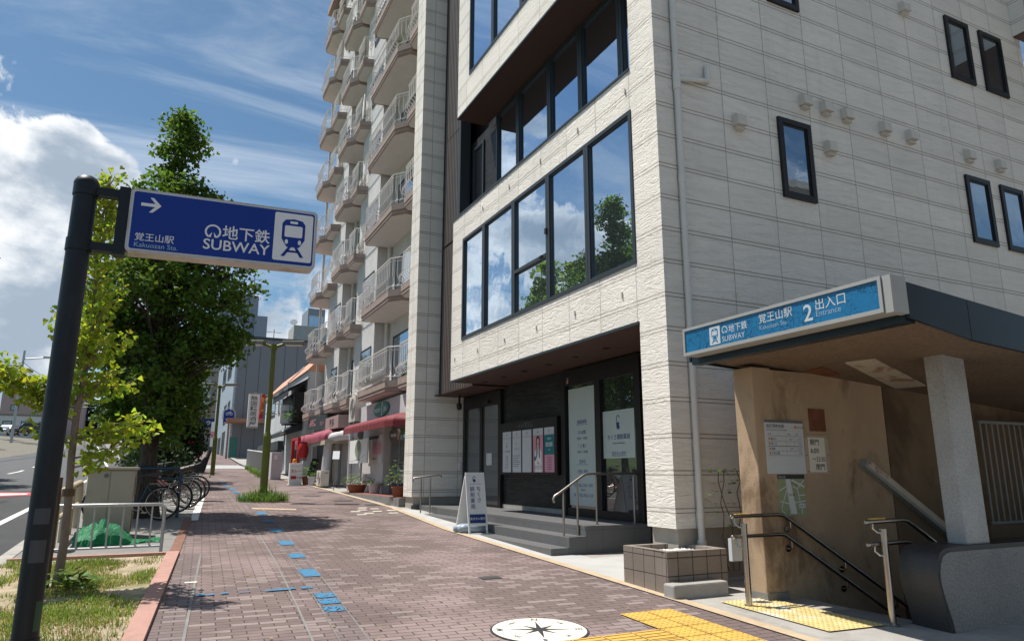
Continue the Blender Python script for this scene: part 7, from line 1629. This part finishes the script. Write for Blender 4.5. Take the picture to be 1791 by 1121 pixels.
for y, x0, x1, z in ((140, -16, -7.6, 13.8), (170, -19, -9, 15.5)):
    t = thing('road_gantry', ('near' if y < 150 else 'far') + ' signal gantry spanning the road', 'gantry', (x1, y, gz(y))); mb = MB(); mb.tube([(x1, y, gz(y)), (x1, y, z + .6)], 0.16, 8); mb.tube([(x1, y, z), (x0, y, z)], 0.12, 6); mb.tube([(x1, y, z - .7), (x0 + 3, y, z - .7)], 0.06, 6); mb.build('frame', 'galvanised', t)
    mb = MB(); mb.box(x0 + .5, x0 + 2.2, y - .1, y + .1, z - .5, z + .1); mb.box(x0 + 4, x0 + 4.9, y - .1, y + .1, z - .35, z); mb.build('signal', 'frame_dark', t)
mb = MB()
for k in range(6): 
    y = 34 + 4 * k; mb.box(-1.5, -1.35, y, y + 0.12, gz(y), gz(y) + .95)
mb.box(-1.46, -1.40, 34, 54, gz(34) + .9, gz(34) + .92)
for k in range(40): mb.box(-1.45, -1.41, 34 + .5 * k, 34.05 + .5 * k, gz(34 + .5 * k) + .1, gz(34 + .5 * k) + .9)
tag(mb.build('picket_fence', 'concrete_grey'), 'grey picket railing along the kerb beyond the bicycles', 'fence')

# ------------------------------------------------------------------ the neighbour across the side lane, which the side windows mirror and which shades the lane
NB = thing('neighbour_building', 'beige building across the side lane, seen only mirrored in the side windows', 'building', (9, -9, gz(-9)))
mb = MB(); mb.box(8.5, 30, -24, -9.5, -1.0, 15.5); mb.build('wall', 'wall_beige', NB)
mb = MB(); mb.box(8.3, 30.2, -24.2, -9.3, 15.5, 15.9); mb.build('parapet', 'concrete', NB)
FNB = Frame((0, -9.5, 0), (-1, 0, 0), (0, 0, 1), (0, 1, 0))
for k in range(5):
    for x in (10, 14.5, 19, 23.5): window(NB, FNB, -x - 2.6, -x, 1.0 + 2.9 * k, 2.6 + 2.9 * k, fr=0.08, out=0.03, glass='glass_far', frame='frame_dark', mull=(-x - 1.3,))
    mb = MB(); mb.box(9, 29, -9.5, -8.6, 0.05 + 2.9 * k, 0.85 + 2.9 * k); mb.build('balcony', 'concrete_pale', NB)

CB = thing('overhead_cables', 'overhead cables strung along the far side of the road', 'cable', (-12.6, 78, gz(78) + 7)); mb = MB()
for dz in (0, -.5, -.9):
    pts = [Vector((-13.5, 55, 9.6 + dz)), Vector((-12.6, 78, 11.6 + dz)), Vector((-12.8, 118, 14.8 + dz)), Vector((-17, 160, 18.5 + dz)), Vector((-24, 210, 21 + dz))]
    for a, b in zip(pts, pts[1:]): mb.tube([a.lerp(b, k / 8) - Vector((0, 0, .9 * (1 - (2 * k / 8 - 1) ** 2))) for k in range(9)], 0.025, 4, cap=False)
mb.build('cable', 'black', CB)
# ------------------------------------------------------------------ trees
def barkmat():
    m, nt, b = newmat('bark'); L = nt.links.new
    tc = N(nt, 'ShaderNodeTexCoord'); mp = N(nt, 'ShaderNodeMapping'); mp.inputs['Scale'].default_value = (9, 9, 1.3); L(tc.outputs['Object'], mp.inputs[0])
    n = N(nt, 'ShaderNodeTexNoise', ins={'Scale': 2.2, 'Detail': 8.0, 'Roughness': 0.7, 'Distortion': 0.6}); L(mp.outputs[0], n.inputs['Vector'])
    r = N(nt, 'ShaderNodeValToRGB'); r.color_ramp.elements[0].position = .35; r.color_ramp.elements[0].color = (0.022, 0.017, 0.013, 1); r.color_ramp.elements[1].position = .68; r.color_ramp.elements[1].color = (0.125, 0.095, 0.07, 1); L(n.outputs['Fac'], r.inputs[0]); L(r.outputs[0], b.inputs['Base Color'])
    bp = N(nt, 'ShaderNodeBump'); bp.inputs['Strength'].default_value = 1.0; bp.inputs['Distance'].default_value = 0.05; L(n.outputs['Fac'], bp.inputs['Height']); L(bp.outputs[0], b.inputs['Normal']); b.inputs['Roughness'].default_value = 0.9; MATS['bark'] = m
barkmat()
mat('bark_young', (0.20, 0.155, 0.12), 0.85, var=0.3, vscale=14, bump=0.6, bscale=30, stretch=(1, 1, .3))
leaf_mat('leaf_ginkgo', (0.085, 0.150, 0.026), 0.45, 0.025, 0.40)
leaf_mat('leaf_young', (0.27, 0.34, 0.05), 0.50, 0.035, 0.35)
leaf_mat('leaf_roadside', (0.15, 0.24, 0.045), 0.5, 0.03, 0.4)
leaf_mat('leaf_dark', (0.022, 0.045, 0.014), 0.25, 0.03, 0.45)
def fan_leaf(mb, c, d, n, s, q):
    """a ginkgo leaf: a notched fan on a short stalk"""
    t = d.cross(n)
    if t.length < 1e-4: return
    t.normalize(); m = t.cross(d).normalized(); b = q.uniform(-.25, .25)
    P = [c, c + d * s * .62 + t * s * .56 + m * s * b, c + d * s * .92 + t * s * .36, c + d * s * .78 + m * s * .1, c + d * s * .92 - t * s * .36, c + d * s * .62 - t * s * .56 + m * s * b]
    mb.poly(P)
def quad_leaf(mb, c, d, n, s, q):
    t = d.cross(n)
    if t.length < 1e-4: return
    t.normalize(); mb.poly([c, c + d * s * .5 + t * s * .42, c + d * s, c + d * s * .5 - t * s * .42])
def rv(q): 
    while True:
        v = Vector((q.uniform(-1, 1), q.uniform(-1, 1), q.uniform(-1, 1)))
        if 0.05 < v.length < 1: return v.normalized()
def clump(mb, q, c, r, n, s, fn, flat_=0.7):
    for _ in range(n):
        v = rv(q) * (r * q.random() ** 0.45); v.z *= flat_; p = c + v; d = (rv(q) + Vector((v.x, v.y, 0)) * (0.9 / r) + Vector((0, 0, -.25))).normalized(); fn(mb, p, d, (rv(q) + Vector((0, 0, .9))).normalized(), s * q.uniform(.65, 1.25), q)
def crown_tree(name, label, base, h, prof, trunk_r, bark, leafm, nclump, per, cr, ls, seed, fn=fan_leaf, group=None, lean=(0, 0), droop=0.0, gap=-9):
    """prof: (height, radius) pairs of the crown's outline; clumps fill its volume unevenly so that sky shows between them"""
    q = random.Random(seed); t = thing(name, label, 'tree', base, group)
    B_ = Vector(base); TP = []
    for k in range(9):
        f = k / 8; TP.append(B_ + Vector((lean[0] * f + q.uniform(-.05, .05) * (f > 0), lean[1] * f + q.uniform(-.05, .05) * (f > 0), h * 0.97 * f)))
    rad = [trunk_r * (1.25 if k == 0 else (1 - k / 8) ** 0.9 + 0.06) for k in range(9)]
    mb = MB(); mb.tube(TP, rad, 10)
    if trunk_r > .12:
        for k in range(6): a = k * 1.05; mb.tube([B_ + Vector((math.cos(a) * trunk_r * 1.5, math.sin(a) * trunk_r * 1.5, -.05)), B_ + Vector((math.cos(a) * trunk_r * .75, math.sin(a) * trunk_r * .75, .7)), B_ + Vector((math.cos(a) * trunk_r * .45, math.sin(a) * trunk_r * .45, 1.8))], [trunk_r * .35, trunk_r * .35, trunk_r * .2], 6)
    zs = [p[0] for p in prof]
    def axis(z): 
        f = max(0, min(1, z / (h * .97))) * 8; k = min(7, int(f)); return TP[k].lerp(TP[k + 1], f - k)
    cs = []
    tries = 0
    while len(cs) < nclump and tries < nclump * 40:
        tries += 1
        z = q.uniform(zs[0], zs[-1]); r = inter(prof, z)
        if q.random() > (r / max(p[1] for p in prof)) ** 1.1 + .08: continue
        a = q.random() * 6.283
        lump = 1 + 0.5 * mnoise.noise(Vector((math.cos(a) * 1.6, math.sin(a) * 1.6, z * 1.1 + seed)))
        rr = r * lump * (q.random() ** 0.42) * (1.14 if q.random() < .08 else 1)
        c = axis(z) + Vector((math.cos(a) * rr, math.sin(a) * rr, -droop * rr))
        if mnoise.noise(c * 1.25) < gap: continue
        cs.append((c, z, rr))
    for c, z, rr in cs:
        if rr > .45 * trunk_r and q.random() < .5:
            s0 = axis(max(0.3, z - rr * (.55 + .3 * q.random()))); md = s0.lerp(c, .5) + Vector((0, 0, .04 * rr)); mb.tube([s0, md, c], [max(.008, trunk_r * .22), max(.006, trunk_r * .12), .004], 5, cap=False)
    mb.build('trunk', bark, t, smooth=True)
    lm = MB()
    for c, z, rr in cs: clump(lm, q, c, cr * q.uniform(.6, 1.25), per, ls, fn)
    lm.build('crown', leafm, t)
    return t
# the big ginkgo by the bicycles: a column with a narrow top
crown_tree('ginkgo_tree', 'tall dense green ginkgo with a narrow top behind the sign post', (-0.28, 17.0, gz(17)), 9.25,
    [(1.45, .4), (1.9, .85), (2.6, 1.22), (3.4, 1.58), (4.4, 1.68), (5.3, 1.5), (6.1, 1.22), (6.7, 1.25), (7.1, 1.1), (7.45, .46), (8.1, .44), (8.7, .38), (9.4, .14)], 0.185, 'bark', 'leaf_ginkgo', 560, 58, 0.33, 0.092, 3, gap=-0.10)
# young ginkgo in the grass bed
q = random.Random(8); base = Vector((-0.90, 9.2, gz(9.2)))
t = thing('young_ginkgo', 'slender young ginkgo with yellow green leaves in the grass bed', 'tree', base)
mb = MB(); lm = MB(); TP = [base + Vector((.02 * math.sin(k * 1.3), .02 * math.cos(k), 4.55 * k / 10)) for k in range(11)]
mb.tube(TP, [.052, .043, .040, .038, .035, .031, .027, .022, .017, .012, .006], 10)
def twig(p, d, L, nl, s):
    path = [p]; 
    for k in range(5): d = (d + rv(q) * .18 + Vector((0, 0, .05))).normalized(); path.append(path[-1] + d * L / 5)
    mb.tube(path, [.012, .010, .008, .006, .004, .003], 5, cap=False)
    for j in range(int(nl * 0.62)):
        f = (0.12 + .9 * q.random()) * 5; k = min(4, int(f)); c = path[k].lerp(path[k + 1], min(1, f - k))
        for _ in range(3):
            v = rv(q); fan_leaf(lm, c + v * q.uniform(.02, .10), (v + Vector((0, 0, -.5))).normalized(), (rv(q) + Vector((0, 0, .6))).normalized(), s * q.uniform(.7, 1.2), q)
def axis(z): f = max(0, min(9.99, z / 4.55 * 10)); k = int(f); return TP[k].lerp(TP[k + 1], f - k)
# camera-side description of the limbs: height on the stem, compass heading, rise, length, leaves
for z, hd, up_, L, nl in ((1.25, -30, .15, .55, 30), (1.35, 20, .1, .85, 60), (1.5, 200, .25, .5, 35), (1.62, 35, .05, .75, 45), (1.75, 172, .55, 1.0, 75), (1.95, 185, .5, .9, 75), (2.05, 60, .5, .5, 30), (1.9, 178, .15, .85, 70), (1.95, 190, .3, .95, 60), (1.55, 10, .35, .8, 55), (2.0, 20, .5, .6, 30), (2.3, 160, 1.0, .7, 45), (2.4, -10, .8, .55, 40), (2.5, 100, .8, .5, 40), (2.55, 250, .9, .5, 40)):
    a = R(hd); twig(axis(z), Vector((math.cos(a), math.sin(a) * .7 - .1, up_)).normalized(), L, nl, .076)
for k in range(46):
    z = 2.0 + 2.6 * (k / 46); a = k * 2.4; L = (.50 if z < 3.3 else .38) * q.uniform(.6, 1.1) * (1 if z < 4.2 else .6); twig(axis(z), Vector((math.cos(a), math.sin(a), 1.0)).normalized(), L, 15, .072)
mb.build('trunk', 'bark_young', t, smooth=True); lm.build('crown', 'leaf_young', t)
mb = MB(); mb.tube([(-1.0, 9.28, gz(9.2)), (-1.0, 9.28, gz(9.2) + 1.15)], 0.028, 8); mb.tube([base + Vector((0, 0, .95)), base + Vector((0, 0, 1.03))], 0.062, 10); st = thing('tree_stake', 'short brown stake tied to the young ginkgo trunk', 'stake', (-1.0, 9.28, gz(9.2))); mb.build('stake', 'stem_brown', st)
# darker shrubs and trees along the kerb
def bush(name, label, c, rx, ry, h, n, per, ls, leafm, seed, cr=.32, cat='shrub', z0=0.1, flowers=0):
    q = random.Random(seed); t = thing(name, label, cat, c); C = Vector(c); lm = MB()
    mb = MB()
    for k in range(6): a = k * 1.05; mb.tube([C, C + Vector((math.cos(a) * rx * .3, math.sin(a) * ry * .3, h * .45)), C + Vector((math.cos(a) * rx * .6, math.sin(a) * ry * .6, h * .8))], [.05, .03, .01], 5, cap=False)
    mb.build('stems', 'stem_brown', t)
    for _ in range(n):
        a = q.random() * 6.283; f = q.random(); r = math.sqrt(q.random()) * math.sin(math.pi * (.22 + .72 * f)) * (1 + .25 * mnoise.noise(Vector((a, f * 4, seed)))); clump(lm, q, C + Vector((math.cos(a) * rx * r, math.sin(a) * ry * r, z0 + (h - z0) * f)), cr * q.uniform(.6, 1.2), per, ls, quad_leaf)
    lm.build('foliage', leafm, t)
    if flowers:
        fm = MB()
        for _ in range(flowers): a = q.uniform(-1.2, .6); f = q.uniform(.1, .7); clump(fm, q, C + Vector((math.cos(a) * rx * .95, math.sin(a) * ry * .95, h * f)), .07, 5, .09, quad_leaf)
        fm.build('blossom', 'red_gloss', t)
    return t
bush('evergreen_shrub', 'tall dark evergreen shrub with a few red blooms beside the far pavement', (0.35, 27.5, gz(27.5)), .78, 1.3, 4.0, 330, 42, .12, 'leaf_dark', 5, flowers=6)
bush('evergreen_shrub', 'low dark shrub under the ginkgo behind the bicycles', (-0.2, 23.8, gz(23.8)), 1.0, 1.2, 1.6, 150, 36, .11, 'leaf_dark', 6)
bush('evergreen_shrub', 'rounded shrub at the kerb past the picket railing', (-0.6, 36, gz(36)), 1.0, 2.0, 2.3, 140, 30, .15, 'leaf_dark', 7, cr=.4)
bush('hydrangea_shrub', 'bright green little bush at the far corner', (2.6, 92, gz(92)), 1.3, 1.3, 1.5, 50, 24, .3, 'pot_leaf', 9, cr=.5)
crown_tree('street_tree', 'green street tree between the pale poles farther up the road', (-1.5, 58, gz(58)), 9.0, [(2, .8), (3, 2.0), (5, 2.3), (7, 1.8), (9.2, .4)], .17, 'bark', 'leaf_ginkgo', 150, 45, .6, .24, 12, fn=quad_leaf)
crown_tree('street_tree', 'green street tree on the bend beyond the gantries', (-6.5, 112, gz(112)), 10.0, [(2, 1), (4, 2.6), (6, 2.8), (8, 1.8), (10.2, .4)], .17, 'bark', 'leaf_ginkgo', 110, 36, .8, .4, 13, fn=quad_leaf)
crown_tree('conifer_tree', 'small pointed conifer beside the distant bus', (-15.6, 185, gz(185)), 9, [(1, 3.0), (4, 2.2), (7, 1.2), (9.2, .2)], .2, 'bark', 'leaf_dark', 90, 30, .8, .5, 14, fn=quad_leaf)
bush('hedge_shrub', 'dark hedge on the grass bank behind the parked cars', (-17.6, 90, gz(90) + bank(90)), 1.6, 5, 2.0, 110, 26, .3, 'leaf_dark', 15, cr=.6)
crown_tree('ginkgo_tree', 'second green ginkgo hidden behind the tall one, over the evergreen shrub', (-0.6, 32, gz(32)), 7.6, [(2.2, .6), (3, 1.4), (4.5, 1.7), (6, 1.2), (7.7, .25)], .15, 'bark', 'leaf_ginkgo', 150, 40, .42, .16, 21, fn=quad_leaf)
crown_tree('ginkgo_tree', 'third green ginkgo of the kerb row, near the crossing', (-0.7, 42, gz(42)), 7.8, [(2.2, .6), (3, 1.4), (4.5, 1.7), (6, 1.2), (7.9, .25)], .15, 'bark', 'leaf_ginkgo', 130, 40, .45, .18, 22, fn=quad_leaf)
# the row on the far side of the road, which the first-floor windows mirror
for k, (x, y, h) in enumerate(((-9.6, 27.5, 14.5), (-9.8, 34.0, 12.5), (-11.0, 40.0, 14.4), (-13.5, 46.5, 14.5))):
    crown_tree('roadside_tree', ('nearest', 'second', 'third', 'farthest')[k] + ' tree of the row across the road, seen mirrored in the windows', (x, y, gz(y) - .1), h, [(3, .8), (4.5, 2.2), (7, 2.6), (9.5, 2.0), (11.5, 1.3), (h + .2, .25)], .2, 'bark', 'leaf_roadside', 230, 40, .62, .24, 40 + k, fn=quad_leaf, group='trees across the road')
